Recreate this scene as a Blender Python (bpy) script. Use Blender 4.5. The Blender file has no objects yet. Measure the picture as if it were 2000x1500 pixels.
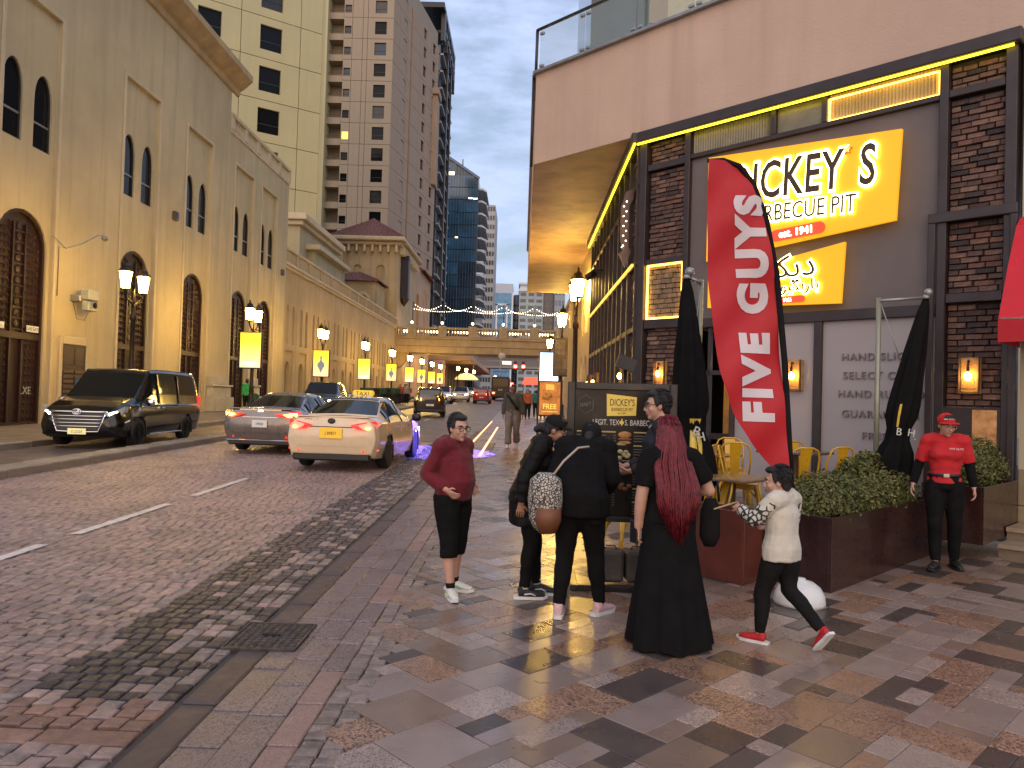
import bpy, bmesh, math, random
from mathutils import Vector, Matrix, noise, geometry
random.seed(11)
SC = bpy.context.scene
COL = SC.collection
R = math.radians

# ---------------------------------------------------------------- camera
EYE = Vector((0, 0, 1.72))
_ya, _pi, _ro = R(0.75), R(1.1), R(1.67)
_F = Vector((-math.sin(_ya)*math.cos(_pi), math.cos(_ya)*math.cos(_pi), math.sin(_pi)))
_R0 = Vector((math.cos(_ya), math.sin(_ya), 0)); _U0 = _R0.cross(_F)
_R = _R0*math.cos(_ro) + _U0*math.sin(_ro); _U = _U0*math.cos(_ro) - _R0*math.sin(_ro)
cam = bpy.data.cameras.new('camera'); cam.lens = 27.0; cam.sensor_width = 36.0
cam.clip_start = 0.05; cam.clip_end = 4000
camo = bpy.data.objects.new('camera', cam); COL.objects.link(camo)
camo.matrix_world = Matrix(((_R.x, _U.x, -_F.x, EYE.x), (_R.y, _U.y, -_F.y, EYE.y), (_R.z, _U.z, -_F.z, EYE.z), (0, 0, 0, 1)))
SC.camera = camo

# ---------------------------------------------------------------- sky, sun, exposure
SUN_AZ, SUN_EL = R(187), R(4)            # low sun behind the camera (dusk)
W = bpy.data.worlds.new('World'); SC.world = W; W.use_nodes = True
nt = W.node_tree; nt.nodes.clear()
def _n(t, **k):
    n = nt.nodes.new(t)
    for a, b in k.items(): setattr(n, a, b)
    return n
out = _n('ShaderNodeOutputWorld'); bg = _n('ShaderNodeBackground')
sky = _n('ShaderNodeTexSky', sky_type='NISHITA', sun_disc=False, sun_elevation=SUN_EL, sun_rotation=SUN_AZ, altitude=10, air_density=1.0, dust_density=1.6, ozone_density=1.5)
tc = _n('ShaderNodeTexCoord'); mp = _n('ShaderNodeMapping'); mp.inputs['Scale'].default_value = (1.0, 1.0, 3.2)
nz = _n('ShaderNodeTexNoise'); nz.inputs['Scale'].default_value = 8.5; nz.inputs['Detail'].default_value = 8; nz.inputs['Roughness'].default_value = .58
rp = _n('ShaderNodeMapRange'); rp.inputs['From Min'].default_value = .38; rp.inputs['From Max'].default_value = .64; rp.inputs['To Min'].default_value = .46; rp.inputs['To Max'].default_value = .98
mx = _n('ShaderNodeMix', data_type='RGBA'); mx.inputs['B'].default_value = (3.3, 3.95, 5.7, 1)
L = nt.links.new
L(tc.outputs['Generated'], mp.inputs['Vector']); L(mp.outputs['Vector'], nz.inputs['Vector']); L(nz.outputs['Fac'], rp.inputs['Value'])
L(rp.outputs['Result'], mx.inputs['Factor']); L(sky.outputs['Color'], mx.inputs['A']); L(mx.outputs['Result'], bg.inputs['Color'])
bg.inputs['Strength'].default_value = 0.125
L(bg.outputs['Background'], out.inputs['Surface'])
sl = bpy.data.lights.new('sun', 'SUN'); sl.energy = 1.1; sl.angle = R(90); sl.color = (1.0, .76, .54)
so = bpy.data.objects.new('sun', sl); COL.objects.link(so)
_e = R(26); _d = Vector((math.sin(SUN_AZ)*math.cos(_e), math.cos(SUN_AZ)*math.cos(_e), math.sin(_e)))
so.rotation_euler = (-_d).to_track_quat('-Z', 'Y').to_euler(); so.location = _d*60
VS = SC.view_settings; VS.view_transform = 'Standard'; VS.look = 'None'; VS.gamma = 1; VS.exposure = 0.70
try: VS.use_curve_mapping = False
except Exception: pass
CY = SC.cycles
CY.use_denoising = True; CY.max_bounces = 6; CY.diffuse_bounces = 3; CY.glossy_bounces = 3; CY.transmission_bounces = 4; CY.transparent_max_bounces = 8
CY.sample_clamp_indirect = 6.0; CY.caustics_reflective = False; CY.caustics_refractive = False
try: CY.use_light_tree = True
except Exception: pass

# ---------------------------------------------------------------- helpers
_SC2 = bpy.data.scenes.new('bench')      # empty side scene in which modifiers and lettering are evaluated quickly
def evaluate(o):
    _SC2.collection.objects.link(o); vl = _SC2.view_layers[0]; vl.update()
    dg = vl.depsgraph; me = bpy.data.meshes.new_from_object(o.evaluated_get(dg)); return me
SLOPE = 0.013
def gz(y): return SLOPE*y

class MB:
    """collects geometry, then links it as ONE mesh object"""
    def __init__(s): s.v = []; s.f = []; s.mi = []; s.sm = []
    def add(s, vs, fs, m=0, smooth=False):
        b = len(s.v); s.v += [tuple(v) for v in vs]
        for f in fs: s.f.append([b+i for i in f]); s.mi.append(m); s.sm.append(smooth)
        return s
    def box(s, x0, x1, y0, y1, z0, z1, m=0):
        v = [(x, y, z) for z in (z0, z1) for y in (y0, y1) for x in (x0, x1)]
        return s.add(v, [(0, 2, 3, 1), (4, 5, 7, 6), (0, 1, 5, 4), (2, 6, 7, 3), (0, 4, 6, 2), (1, 3, 7, 5)], m)
    def cbox(s, x0, x1, y0, y1, z0, z1, b, m=0, smooth=False):
        """box with chamfered edges"""
        b = min(b, (x1-x0)*.45, (y1-y0)*.45, (z1-z0)*.45)
        bm = bmesh.new(); bmesh.ops.create_cube(bm, size=1)
        for v in bm.verts: v.co = ((x0+x1)/2+v.co.x*(x1-x0), (y0+y1)/2+v.co.y*(y1-y0), (z0+z1)/2+v.co.z*(z1-z0))
        bmesh.ops.bevel(bm, geom=bm.edges[:], offset=b, segments=1, profile=.5, affect='EDGES')
        bm.verts.index_update()
        s.add([v.co for v in bm.verts], [[v.index for v in f.verts] for f in bm.faces], m, smooth); bm.free(); return s
    def obox(s, c, ax, ay, az, m=0):
        """box at c with half-axis vectors"""
        c, ax, ay, az = Vector(c), Vector(ax), Vector(ay), Vector(az)
        v = [c+ax*i+ay*j+az*k for k in (-1, 1) for j in (-1, 1) for i in (-1, 1)]
        return s.add(v, [(0, 2, 3, 1), (4, 5, 7, 6), (0, 1, 5, 4), (2, 6, 7, 3), (0, 4, 6, 2), (1, 3, 7, 5)], m)
    def bar(s, p, q, w, h, m=0, up=(0, 0, 1)):
        p, q = Vector(p), Vector(q); d = (q-p); l = d.length; d.normalize()
        u = Vector(up); x = d.cross(u)
        if x.length < 1e-4: x = d.cross(Vector((0, 1, 0)))
        x.normalize(); z = x.cross(d)
        return s.obox((p+q)/2, x*(w/2), d*(l/2), z*(h/2), m)
    def tube(s, pts, rad, n=8, m=0, caps=True, smooth=True, flat=None):
        """tube through pts; rad a number, list, or list of (rx, ry) with flat = the direction of rx"""
        P = [Vector(p) for p in pts]; k = len(P)
        if not isinstance(rad, (list, tuple)): rad = [rad]*k
        vs = []; x = None
        for i in range(k):
            t = (P[min(i+1, k-1)]-P[max(i-1, 0)])
            if t.length < 1e-9: t = Vector((0, 0, 1))
            t.normalize()
            if flat is not None: x = Vector(flat) - t*Vector(flat).dot(t)
            elif x is None: x = t.cross(Vector((0, 0, 1))) if abs(t.z) < .9 else t.cross(Vector((1, 0, 0)))
            else: x = x - t*x.dot(t)
            if x.length < 1e-6: x = t.cross(Vector((.3, .7, .2)))
            x.normalize(); y = t.cross(x)
            r = rad[i]; rx, ry = (r if isinstance(r, (list, tuple)) else (r, r))
            for j in range(n):
                a = 2*math.pi*j/n; vs.append(P[i]+x*(math.cos(a)*rx)+y*(math.sin(a)*ry))
        fs = [[i*n+j, i*n+(j+1) % n, (i+1)*n+(j+1) % n, (i+1)*n+j] for i in range(k-1) for j in range(n)]
        if caps: fs += [list(range(n))[::-1], [(k-1)*n+j for j in range(n)]]
        return s.add(vs, fs, m, smooth)
    def lathe(s, prof, n=16, c=(0, 0, 0), m=0, smooth=True, a0=0, sx=1, sy=1):
        vs = []; fs = []; k = len(prof)
        for r, z in prof:
            for j in range(n):
                a = a0+2*math.pi*j/n; vs.append((c[0]+r*math.cos(a)*sx, c[1]+r*math.sin(a)*sy, c[2]+z))
        for i in range(k-1):
            for j in range(n): fs.append([i*n+j, i*n+(j+1) % n, (i+1)*n+(j+1) % n, (i+1)*n+j])
        fs.append(list(range(n))[::-1]); fs.append([(k-1)*n+j for j in range(n)])
        return s.add(vs, fs, m, smooth)
    def ball(s, c, r, n=12, m=0, q=None):
        """ellipsoid; r number or (rx,ry,rz); q optional rotation matrix"""
        if not isinstance(r, (list, tuple)): r = (r, r, r)
        k = max(4, n*2//3); vs = []; fs = []; c = Vector(c)
        for i in range(k+1):
            t = math.pi*i/k
            for j in range(n):
                a = 2*math.pi*j/n
                d = Vector((math.sin(t)*math.cos(a)*r[0], math.sin(t)*math.sin(a)*r[1], -math.cos(t)*r[2]))
                if q is not None: d = q @ d
                vs.append(c+d)
        for i in range(k):
            for j in range(n): fs.append([i*n+j, i*n+(j+1) % n, (i+1)*n+(j+1) % n, (i+1)*n+j])
        return s.add(vs, fs, m, True)
    def prism(s, poly, f, d0, d1, m=0, smooth=False, caps=True):
        """extrude 2-D polygon; f(u,v,d)->3D"""
        n = len(poly); vs = [f(u, v, d0) for u, v in poly]+[f(u, v, d1) for u, v in poly]
        fs = [[i, (i+1) % n, n+(i+1) % n, n+i] for i in range(n)]
        s.add(vs, fs, m, smooth)
        if caps:
            tr = geometry.tessellate_polygon([[Vector((u, v, 0)) for u, v in poly]])
            s.add(vs, [list(t)[::-1] for t in tr]+[[n+i for i in t] for t in tr], m)
        return s
    def wall(s, outer, holes, f, d=0, m=0):
        """flat sheet with holes; f(u,v,d)->3D"""
        pl = [outer]+holes
        tr = geometry.tessellate_polygon([[Vector((u, v, 0)) for u, v in p] for p in pl])
        vs = [f(u, v, d) for p in pl for u, v in p]
        return s.add(vs, [list(t) for t in tr], m)
    def rim(s, poly, f, d0, d1, m=0):
        n = len(poly); vs = [f(u, v, d0) for u, v in poly]+[f(u, v, d1) for u, v in poly]
        return s.add(vs, [[i, (i+1) % n, n+(i+1) % n, n+i] for i in range(n)], m)
    def mesh(s, name, mats):
        me = bpy.data.meshes.new(name); me.from_pydata(s.v, [], s.f)
        for a in (mats if isinstance(mats, (list, tuple)) else [mats]): me.materials.append(a)
        me.polygons.foreach_set('material_index', s.mi); me.polygons.foreach_set('use_smooth', s.sm); me.update()
        return me
    def build(s, name, mats, parent=None, loc=None, rz=0, fix=False, **kw):
        me = s.mesh(name, mats)
        if fix:
            bm = bmesh.new(); bm.from_mesh(me); bmesh.ops.recalc_face_normals(bm, faces=bm.faces[:]); bm.to_mesh(me); bm.free()
        return put(name, me, parent, loc, rz, **kw)

def put(name, data, parent=None, loc=None, rz=0, label=None, cat=None, group=None, kind=None):
    o = bpy.data.objects.new(name, data); COL.objects.link(o)
    if parent is not None: o.parent = parent
    if loc is not None: o.location = loc
    if rz: o.rotation_euler = (0, 0, rz)
    return tag(o, label, cat, group, kind)
def tag(o, label=None, cat=None, group=None, kind=None):
    if label: o['label'] = label
    if cat: o['category'] = cat
    if group: o['group'] = group
    if kind: o['kind'] = kind
    return o
def thing(name, label, cat, loc=(0, 0, 0), rz=0, group=None):
    o = bpy.data.objects.new(name, None); COL.objects.link(o); o.empty_display_size = .1
    o.location = loc; o.rotation_euler = (0, 0, rz)
    return tag(o, label, cat, group)
def dup(root, loc, rz=None, label=None, group=None, scale=None):
    """a copy of a thing with copies of its parts and sub-parts (mesh data shared)"""
    r = root.copy(); COL.objects.link(r); r.location = loc
    if rz is not None: r.rotation_euler = (0, 0, rz)
    if scale is not None: r.scale = (scale,)*3
    if label: r['label'] = label
    if group: r['group'] = group
    for ch in list(root.children):
        c = ch.copy(); COL.objects.link(c); c.parent = r
        for g in list(ch.children):
            d = g.copy(); COL.objects.link(d); d.parent = c
    return r
def share(src, name, parent, loc, rz=0):
    """another piece that shares the mesh of src"""
    o = bpy.data.objects.new(name, src.data if hasattr(src, 'data') else src); COL.objects.link(o); o.parent = parent; o.location = loc
    if rz: o.rotation_euler = (0, 0, rz)
    return o

# ---------------------------------------------------------------- materials
MATS = {}
def mat(name, col, rough=.6, metal=0., var=.12, scale=5., bump=0., bscale=60., emit=None, es=0., rnd=0., streak=0., spec=.5, coat=0., sheen=0., alpha=1., speck=None, dirt=0., trans=0., world=False, stain=0.):
    if name in MATS: return MATS[name]
    m = bpy.data.materials.new(name); MATS[name] = m; m.use_nodes = True
    t = m.node_tree; b = t.nodes['Principled BSDF']; lk = t.links.new
    b.inputs['Roughness'].default_value = rough; b.inputs['Metallic'].default_value = metal
    b.inputs['Specular IOR Level'].default_value = spec; b.inputs['Coat Weight'].default_value = coat; b.inputs['Coat Roughness'].default_value = .06
    b.inputs['Sheen Weight'].default_value = sheen; b.inputs['Alpha'].default_value = alpha; b.inputs['Transmission Weight'].default_value = trans
    c4 = (*col, 1); b.inputs['Base Color'].default_value = c4
    tcn = t.nodes.new('ShaderNodeTexCoord'); src = None
    co = t.nodes.new('ShaderNodeNewGeometry').outputs['Position'] if world else tcn.outputs['Object']
    def mixer(a, bcol, fac, mode='MIX'):
        n = t.nodes.new('ShaderNodeMix'); n.data_type = 'RGBA'; n.blend_type = mode
        if isinstance(a, tuple): n.inputs['A'].default_value = a
        else: lk(a, n.inputs['A'])
        if isinstance(bcol, tuple): n.inputs['B'].default_value = bcol
        else: lk(bcol, n.inputs['B'])
        if isinstance(fac, float): n.inputs['Factor'].default_value = fac
        else: lk(fac, n.inputs['Factor'])
        return n.outputs['Result']
    def nse(sc, det=4, ro=.55, map_=None):
        n = t.nodes.new('ShaderNodeTexNoise'); n.inputs['Scale'].default_value = sc; n.inputs['Detail'].default_value = det; n.inputs['Roughness'].default_value = ro
        if map_:
            q = t.nodes.new('ShaderNodeMapping'); q.inputs['Scale'].default_value = map_; lk(co, q.inputs['Vector']); lk(q.outputs['Vector'], n.inputs['Vector'])
        else: lk(co, n.inputs['Vector'])
        return n.outputs['Fac']
    def rng(s, a, bb, c=0., d=1.):
        n = t.nodes.new('ShaderNodeMapRange'); n.inputs['From Min'].default_value = a; n.inputs['From Max'].default_value = bb; n.inputs['To Min'].default_value = c; n.inputs['To Max'].default_value = d
        lk(s, n.inputs['Value']); return n.outputs['Result']
    if var > 0:
        lo = tuple(max(0, x*(1-var)) for x in col)+(1,); hi = tuple(min(1, x*(1+var)) for x in col)+(1,)
        src = mixer(lo, hi, rng(nse(scale), .3, .7))
    if streak > 0:
        dk = tuple(x*(1-streak) for x in col)+(1,)
        src = mixer(src or c4, dk, rng(nse(1.0, 5, .6, (2.2, 2.2, .12)), .48, .78))
    if dirt > 0:
        dk = (col[0]*.35, col[1]*.33, col[2]*.3, 1)
        src = mixer(src or c4, dk, rng(nse(2.3, 8, .65), .5, .85, 0, dirt))
    if speck:
        n = t.nodes.new('ShaderNodeTexVoronoi'); n.inputs['Scale'].default_value = speck[1]; lk(co, n.inputs['Vector'])
        rr = t.nodes.new('ShaderNodeSeparateColor'); lk(n.outputs['Color'], rr.inputs['Color'])
        src = mixer(src or c4, (*speck[0], 1), rng(rr.outputs['Red'], speck[2], speck[2]+.12))
    if rnd > 0:
        oi = t.nodes.new('ShaderNodeObjectInfo'); h = t.nodes.new('ShaderNodeHueSaturation')
        lk(rng(oi.outputs['Random'], 0, 1, 1-rnd, 1+rnd), h.inputs['Value'])
        if src is None: h.inputs['Color'].default_value = c4
        else: lk(src, h.inputs['Color'])
        src = h.outputs['Color']
    if stain > 0:      # worn-in grime and gum spots that run on from piece to piece
        src = mixer(src or c4, (*[x*(1-stain) for x in col], 1), rng(nse(.85, 7, .62), .46, .66, 0, .85))
        vz = t.nodes.new('ShaderNodeTexVoronoi'); vz.inputs['Scale'].default_value = 3.1; lk(co, vz.inputs['Vector'])
        src = mixer(src, (*[x*.45 for x in col], 1), rng(vz.outputs['Distance'], .035, .055, stain*1.4, 0.))
    if src is not None: lk(src, b.inputs['Base Color'])
    if rough > .12 and var > 0:
        lk(rng(nse(scale*1.7, 5), .3, .7, max(.02, rough-.08), min(1, rough+.08)), b.inputs['Roughness'])
    if bump > 0:
        bn = t.nodes.new('ShaderNodeBump'); bn.inputs['Strength'].default_value = min(1, bump*1.0); bn.inputs['Distance'].default_value = .02
        lk(nse(bscale, 6, .6), bn.inputs['Height']); lk(bn.outputs['Normal'], b.inputs['Normal'])
    if emit is not None:
        b.inputs['Emission Color'].default_value = (*emit, 1); b.inputs['Emission Strength'].default_value = es
    return m
def text_mesh(s, size=1., xs=1., ext=.01, align='CENTER', off=0., res=3, space=1.):
    """flat lettering as a mesh in the XZ plane, front face towards -Y"""
    c = bpy.data.curves.new('lettering', 'FONT'); c.body = s; c.size = size; c.align_x = align; c.extrude = ext; c.offset = off; c.resolution_u = res; c.space_character = space; c.fill_mode = 'BOTH'
    o = bpy.data.objects.new('lettering', c); me = evaluate(o)
    bpy.data.objects.remove(o); bpy.data.curves.remove(c)
    me.transform(Matrix(((xs, 0, 0, 0), (0, 0, -1, 0), (0, 1, 0, 0), (0, 0, 0, 1))))
    return me
def text(name, s, m, parent, loc, rz=0, **k):
    me = text_mesh(s, **k); me.name = name; me.materials.clear(); me.materials.append(m)
    o = put(name, me, parent, loc, rz); return o
def grid_noise(p, a, s): return noise.noise(Vector(p)*s)*a
def arch(cx, w, z0, zs, zt, n=6):
    """pointed (ogee-free) arch outline, counter-clockwise from bottom left"""
    h = w/2; pts = [(cx-h, z0), (cx+h, z0), (cx+h, zs)]
    H = zt-zs
    for i in range(1, n+1):
        t = i/n; x = h*math.cos(t*math.pi/2)**.85 if t < 1 else 0; z = zs+H*(math.sin(t*math.pi/2)**.9*.82+.18*t)
        pts.append((cx+x, z))
    for i in range(n-1, 0, -1):
        t = i/n; x = h*math.cos(t*math.pi/2)**.85; z = zs+H*(math.sin(t*math.pi/2)**.9*.82+.18*t)
        pts.append((cx-x, z))
    pts.append((cx-h, zs)); return pts
def rect(u0, u1, v0, v1): return [(u0, v0), (u1, v0), (u1, v1), (u0, v1)]
def inset(poly, d):
    """shrink a convex-ish outline about its centre by about d"""
    us = [p[0] for p in poly]; vs = [p[1] for p in poly]
    cu, cv = (min(us)+max(us))/2, (min(vs)+max(vs))/2; su = max(.05, 1-2*d/(max(us)-min(us))); sv = max(.05, 1-2*d/(max(vs)-min(vs)))
    return [(cu+(u-cu)*su, cv+(v-cv)*sv) for u, v in poly]
# ================================================================ GROUND
def sheet(name, x0, x1, y0, y1, dz, m, kind='structure', ny=40):
    b = MB(); vs = []; fs = []
    for i in range(ny+1):
        y = y0+(y1-y0)*i/ny
        vs += [(x0, y, gz(y)+dz), (x1, y, gz(y)+dz)]
    for i in range(ny): fs.append((2*i, 2*i+1, 2*i+3, 2*i+2))
    b.add(vs, fs); return b.build(name, m, kind=kind)
M_ground = mat('ground_mat', (.16, .14, .12), .9, scale=.4)
M_mortar = mat('mortar', (.075, .062, .052), .85, scale=30, bump=.4, bscale=120)
M_cob = [mat('cobble_a', (.300, .205, .178), .42, var=.28, scale=14, bump=.5, bscale=70, rnd=.25, world=True, stain=.24),
         mat('cobble_b', (.262, .182, .160), .40, var=.28, scale=14, bump=.5, bscale=70, rnd=.25, world=True, stain=.24),
         mat('cobble_salmon', (.235, .130, .095), .5, var=.3, scale=14, bump=.5, bscale=70, rnd=.3, world=True, stain=.24),
         mat('cobble_dark', (.047, .037, .039), .36, var=.5, scale=16, bump=.7, bscale=60, rnd=.4, world=True, stain=.24),
         mat('cobble_strip', (.235, .180, .155), .5, var=.3, scale=14, bump=.7, bscale=60, rnd=.25, world=True, stain=.24)]
M_kerb = mat('kerb_stone', (.088, .060, .054), .5, var=.2, scale=6, bump=.3, bscale=160, rnd=.12, world=True, stain=.24)
M_gran = mat('granite_slab_mat', (.250, .182, .166), .38, var=.15, scale=3, speck=((.07, .055, .05), 130, .62), rnd=.1, dirt=.3, world=True, stain=.24)
M_pink = mat('pink_slab_mat', (.30, .185, .155), .42, var=.15, scale=4, speck=((.20, .12, .10), 130, .6), rnd=.1, world=True, stain=.24)
M_tile = [mat('tile_grey', (.275, .192, .152), .31, var=.18, scale=3, speck=((.26, .21, .19), 150, .62), rnd=.14, dirt=.25, world=True, stain=.20),  # tile colours lightened and warmed to stand in for unbuilt shop light
          mat('tile_dark', (.085, .062, .053), .30, var=.22, scale=3, bump=.1, bscale=200, rnd=.2, dirt=.2, world=True, stain=.20),
          mat('tile_orange', (.350, .200, .125), .33, var=.2, scale=4, speck=((.09, .055, .045), 110, .55), rnd=.15, dirt=.25, world=True, stain=.20),
          mat('tile_light', (.410, .295, .235), .31, var=.14, scale=3, speck=((.15, .12, .11), 150, .6), rnd=.12, dirt=.25, world=True, stain=.20),
          mat('tile_brown', (.220, .146, .104), .31, var=.2, scale=3, speck=((.2, .14, .11), 140, .68), rnd=.15, dirt=.25, world=True, stain=.20)]
M_white_paint = mat('road_paint', (.66, .60, .55), .6, var=.15, scale=9, bump=.4, bscale=60, dirt=.8)
M_asph = mat('far_paving', (.15, .115, .098), .4, var=.25, scale=1.2, bump=.6, bscale=9)

sheet('ground', -900, 900, -25, 1800, -.35, M_ground)
road = sheet('road', -8.5, -1.6, -3, 24, -.022, M_mortar)
sheet('road', -8.5, -1.6, 24, 420, -.002, M_asph, ny=60)
sheet('road', -11.8, -8.9, -3, 420, -.006, M_asph, ny=60)

# --- cobbles of the near lane: rows across the street
rc = random.Random(5)
cob_list = []          # (x, y, w, d, mat, tilt)
y = 2.3
row = 0
while y < 23.8:
    dep = .118*rc.uniform(.95, 1.06)
    salmon = 3.72 < y < 4.12 or 2.9 < y < 3.1
    if 3.52 < y < 3.72: dep = .16
    x = -1.80
    if y > 12: xs = -8.45
    else: xs = max(-8.45, -1.05*y-1.4)
    zig = 0
    while x > xs:
        dark = x > -2.68 and y > 4.1 or (x > -2.2 and y < 3.0)
        w = (.108 if dark else .122)*rc.uniform(.9, 1.1)
        if 3.52 < y < 3.72: w = rc.uniform(.3, .5)
        if dark and rc.random() < .10: mi = 0
        elif dark: mi = 3 if x > -2.6 and (x < -2.15 or rc.random() < .55) else 4
        elif salmon and rc.random() < .75: mi = 2
        elif 3.52 < y < 3.72: mi = 2
        else: mi = rc.choice((0, 0, 0, 1, 1, 4))
        oy = (.03 if int((-x)/.122) % 2 and not dark else 0)+rc.uniform(-.006, .006)
        cob_list.append((x-w/2, y+oy+dep/2, w-.013, dep-.013, mi, rc.uniform(-.003, .003)))
        x -= w
    y += dep; row += 1
def stone(b, cx, cy, w, d, z, h, m, rs, sl=SLOPE):
    """a low stone with chamfered, slightly uneven top"""
    e = min(.009, w*.12)
    j = lambda: rs.uniform(-.003, .003)
    x0, x1, y0, y1 = cx-w/2, cx+w/2, cy-d/2, cy+d/2
    lo = [(x0, y0, z-h), (x1, y0, z-h), (x1, y1, z-h), (x0, y1, z-h)]
    mid = [(x0+j(), y0+j(), z-e*.8), (x1+j(), y0+j(), z-e*.8), (x1+j(), y1+j(), z-e*.8), (x0+j(), y1+j(), z-e*.8)]
    top = [(x0+e, y0+e, z+j()*.6), (x1-e, y0+e, z+j()*.6), (x1-e, y1-e, z+j()*.6), (x0+e, y1-e, z+j()*.6)]
    f = [(8, 9, 10, 11)]+[(i, (i+1) % 4, 4+(i+1) % 4, 4+i) for i in range(4)]+[(4+i, 4+(i+1) % 4, 8+(i+1) % 4, 8+i) for i in range(4)]
    b.add(lo+mid+top, f, m)
# nearest 300 as separate pieces of the road
def seen(c): # rough test: in front of the camera and inside its view
    return c[1] > 2.9 and abs(c[0]/c[1]) < .70
vis = sorted([c for c in cob_list if seen(c)], key=lambda c: c[1]+abs(c[0])*.15)
near = set(id(c) for c in vis[:300])
proto = {}
for c in vis[:300]:
    key = (c[4], rc.randint(0, 3), round(c[2]/.03))
    if key not in proto:
        b = MB(); stone(b, 0, 0, 1, 1, 0, .05, 0, rc)
        b = MB(); stone(b, 0, 0, c[2], c[3], 0, .05, 0, rc); proto[key] = (b.mesh('cobble', M_cob[c[4]]), c[2], c[3])
    me, w0, d0 = proto[key]
    o = share(me, 'cobble', road, (c[0], c[1], gz(c[1])+c[5])); o.scale = (c[2]/w0, c[3]/d0, 1)
b = MB()
for c in cob_list:
    if id(c) not in near: stone(b, c[0], c[1], c[2], c[3], gz(c[1])+c[5], .03, c[4], rc)
b.build('cobbles', M_cob, road, kind='stuff')
# white lane dashes
ds = MB()
for y0, y1 in ((4.3, 5.6), (6.3, 7.75), (8.3, 10.5), (11.3, 13.5), (38.2, 40.4), (43, 45), (50, 52), (58, 60), (67, 69)):
    n = 24 if y1 < 20 else 1
    for i in range(n):
        a, c = y0+(y1-y0)*i/n, y0+(y1-y0)*(i+1)/n
        j = rc.uniform(-.006, .006) if y1 < 20 else 0
        ds.add([(-4.86+j, a, gz(a)+.009), (-4.74+j, a, gz(a)+.009), (-4.74+j, c, gz(c)+.009), (-4.86+j, c, gz(c)+.009)], [(0, 1, 2, 3)])
ds.build('road_marking', M_white_paint, road)

# --- right kerb, granite slabs, sett strip
pave = sheet('pavement', -1.76, 14, -3, 40, -.028, M_mortar)
sheet('pavement', -1.76, 5, 40, 300, -.005, mat('far_pavement_mat', (.26, .19, .15), .33, var=.3, scale=1.1, bump=.2, bscale=5, rnd=0), ny=50)
kb = MB(); kb.cbox(-.095, .095, -.47, .47, -.12, 0, .012); kme = kb.mesh('kerbstone', M_kerb)
y = 2.2
while y < 30:
    if not (4.88-.47 < y < 5.5+.0): pass
    share(kme, 'kerbstone', pave, (-1.665, y+.47, gz(y+.47)+.004)); y += .945
kb = MB(); kb.cbox(-.1, .1, -.2, .2, -.1, 0, .006); slab = [kb.mesh('granite_slab', M_gran)]
kb = MB(); kb.cbox(-.1, .1, -.3, .3, -.1, 0, .006); slab.append(kb.mesh('granite_slab', M_gran))
kb = MB(); kb.cbox(-.075, .075, -.24, .24, -.1, 0, .006); pks = kb.mesh('pink_slab', M_pink)
gks = MB().cbox(-.075, .075, -.24, .24, -.1, 0, .006).mesh('granite_slab', M_gran)
for k, cx in enumerate((-1.465, -1.265)):
    y = 2.2+.17*k
    while y < 19:
        i = rc.randint(0, 1); h = (.2, .3)[i]
        share(slab[i], 'granite_slab', pave, (cx, y+h, gz(y+h)+.001+rc.uniform(-.001, .001))); y += 2*h+.005
y = 2.2
while y < 19:
    o = share(pks if (2.5 < y < 4.2 or 5.6 < y < 7.0 or y > 7.6 and rc.random() < .5) else gks, 'border_slab', pave, (-1.086, y+.24, gz(y+.24)+.001)); y += .485
# two rows of setts
sp = [MB() for _ in range(5)]; sm = []
for q in sp: stone(q, 0, 0, .105, .078, 0, .05, 0, rc); sm.append(q.mesh('sett', M_cob[4]))
bfar = MB(); k = 0
y = 2.4
while y < 24:
    for cx in (-.955, -.845):
        if y < 9.5: share(rc.choice(sm), 'sett', pave, (cx+rc.uniform(-.003, .003), y+rc.uniform(-.004, .004), gz(y)+rc.uniform(-.004, .003)))
        else: stone(bfar, cx, y, .105, .078, gz(y)+rc.uniform(-.004, .003), .03, 0, rc)
    y += .086
bfar.build('setts', M_cob[4], pave, kind='stuff')
# drain cover
M_iron = mat('cast_iron', (.075, .058, .048), .5, .35, var=.4, scale=12, bump=.3, bscale=80)
dc = thing('drain_cover', 'square cast iron drain cover with studded top beside the kerb', 'drain cover', (-1.64, 5.18, gz(5.18)+.012))
dc.rotation_euler = (SLOPE, 0, 0)
b = MB(); b.cbox(-.24, .24, -.27, .27, -.05, -.004, .004)
for s in (-1, 1): b.cbox(-.24, .24, s*.262-.008, s*.262+.008, -.02, .006, .002); b.cbox(s*.232-.008, s*.232+.008, -.25, .25, -.02, .006, .002)
b.build('cover_plate', M_iron, dc)
b = MB()
for i in range(9):
    for j in range(10):
        a = R(45); cx, cy = -.2+.05*i, -.225+.05*j
        b.lathe([(.022, 0), (.022, .005), (.014, .009)], 6, (cx, cy, -.005), smooth=False)
b.build('studs', M_iron, dc, kind='stuff')
b = MB(); b.box(-.06, .06, -.012, .012, -.004, .0105); b.build('lifting_slot', mat('black_hole', (.008, .008, .008), .9, var=0), dc)

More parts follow.
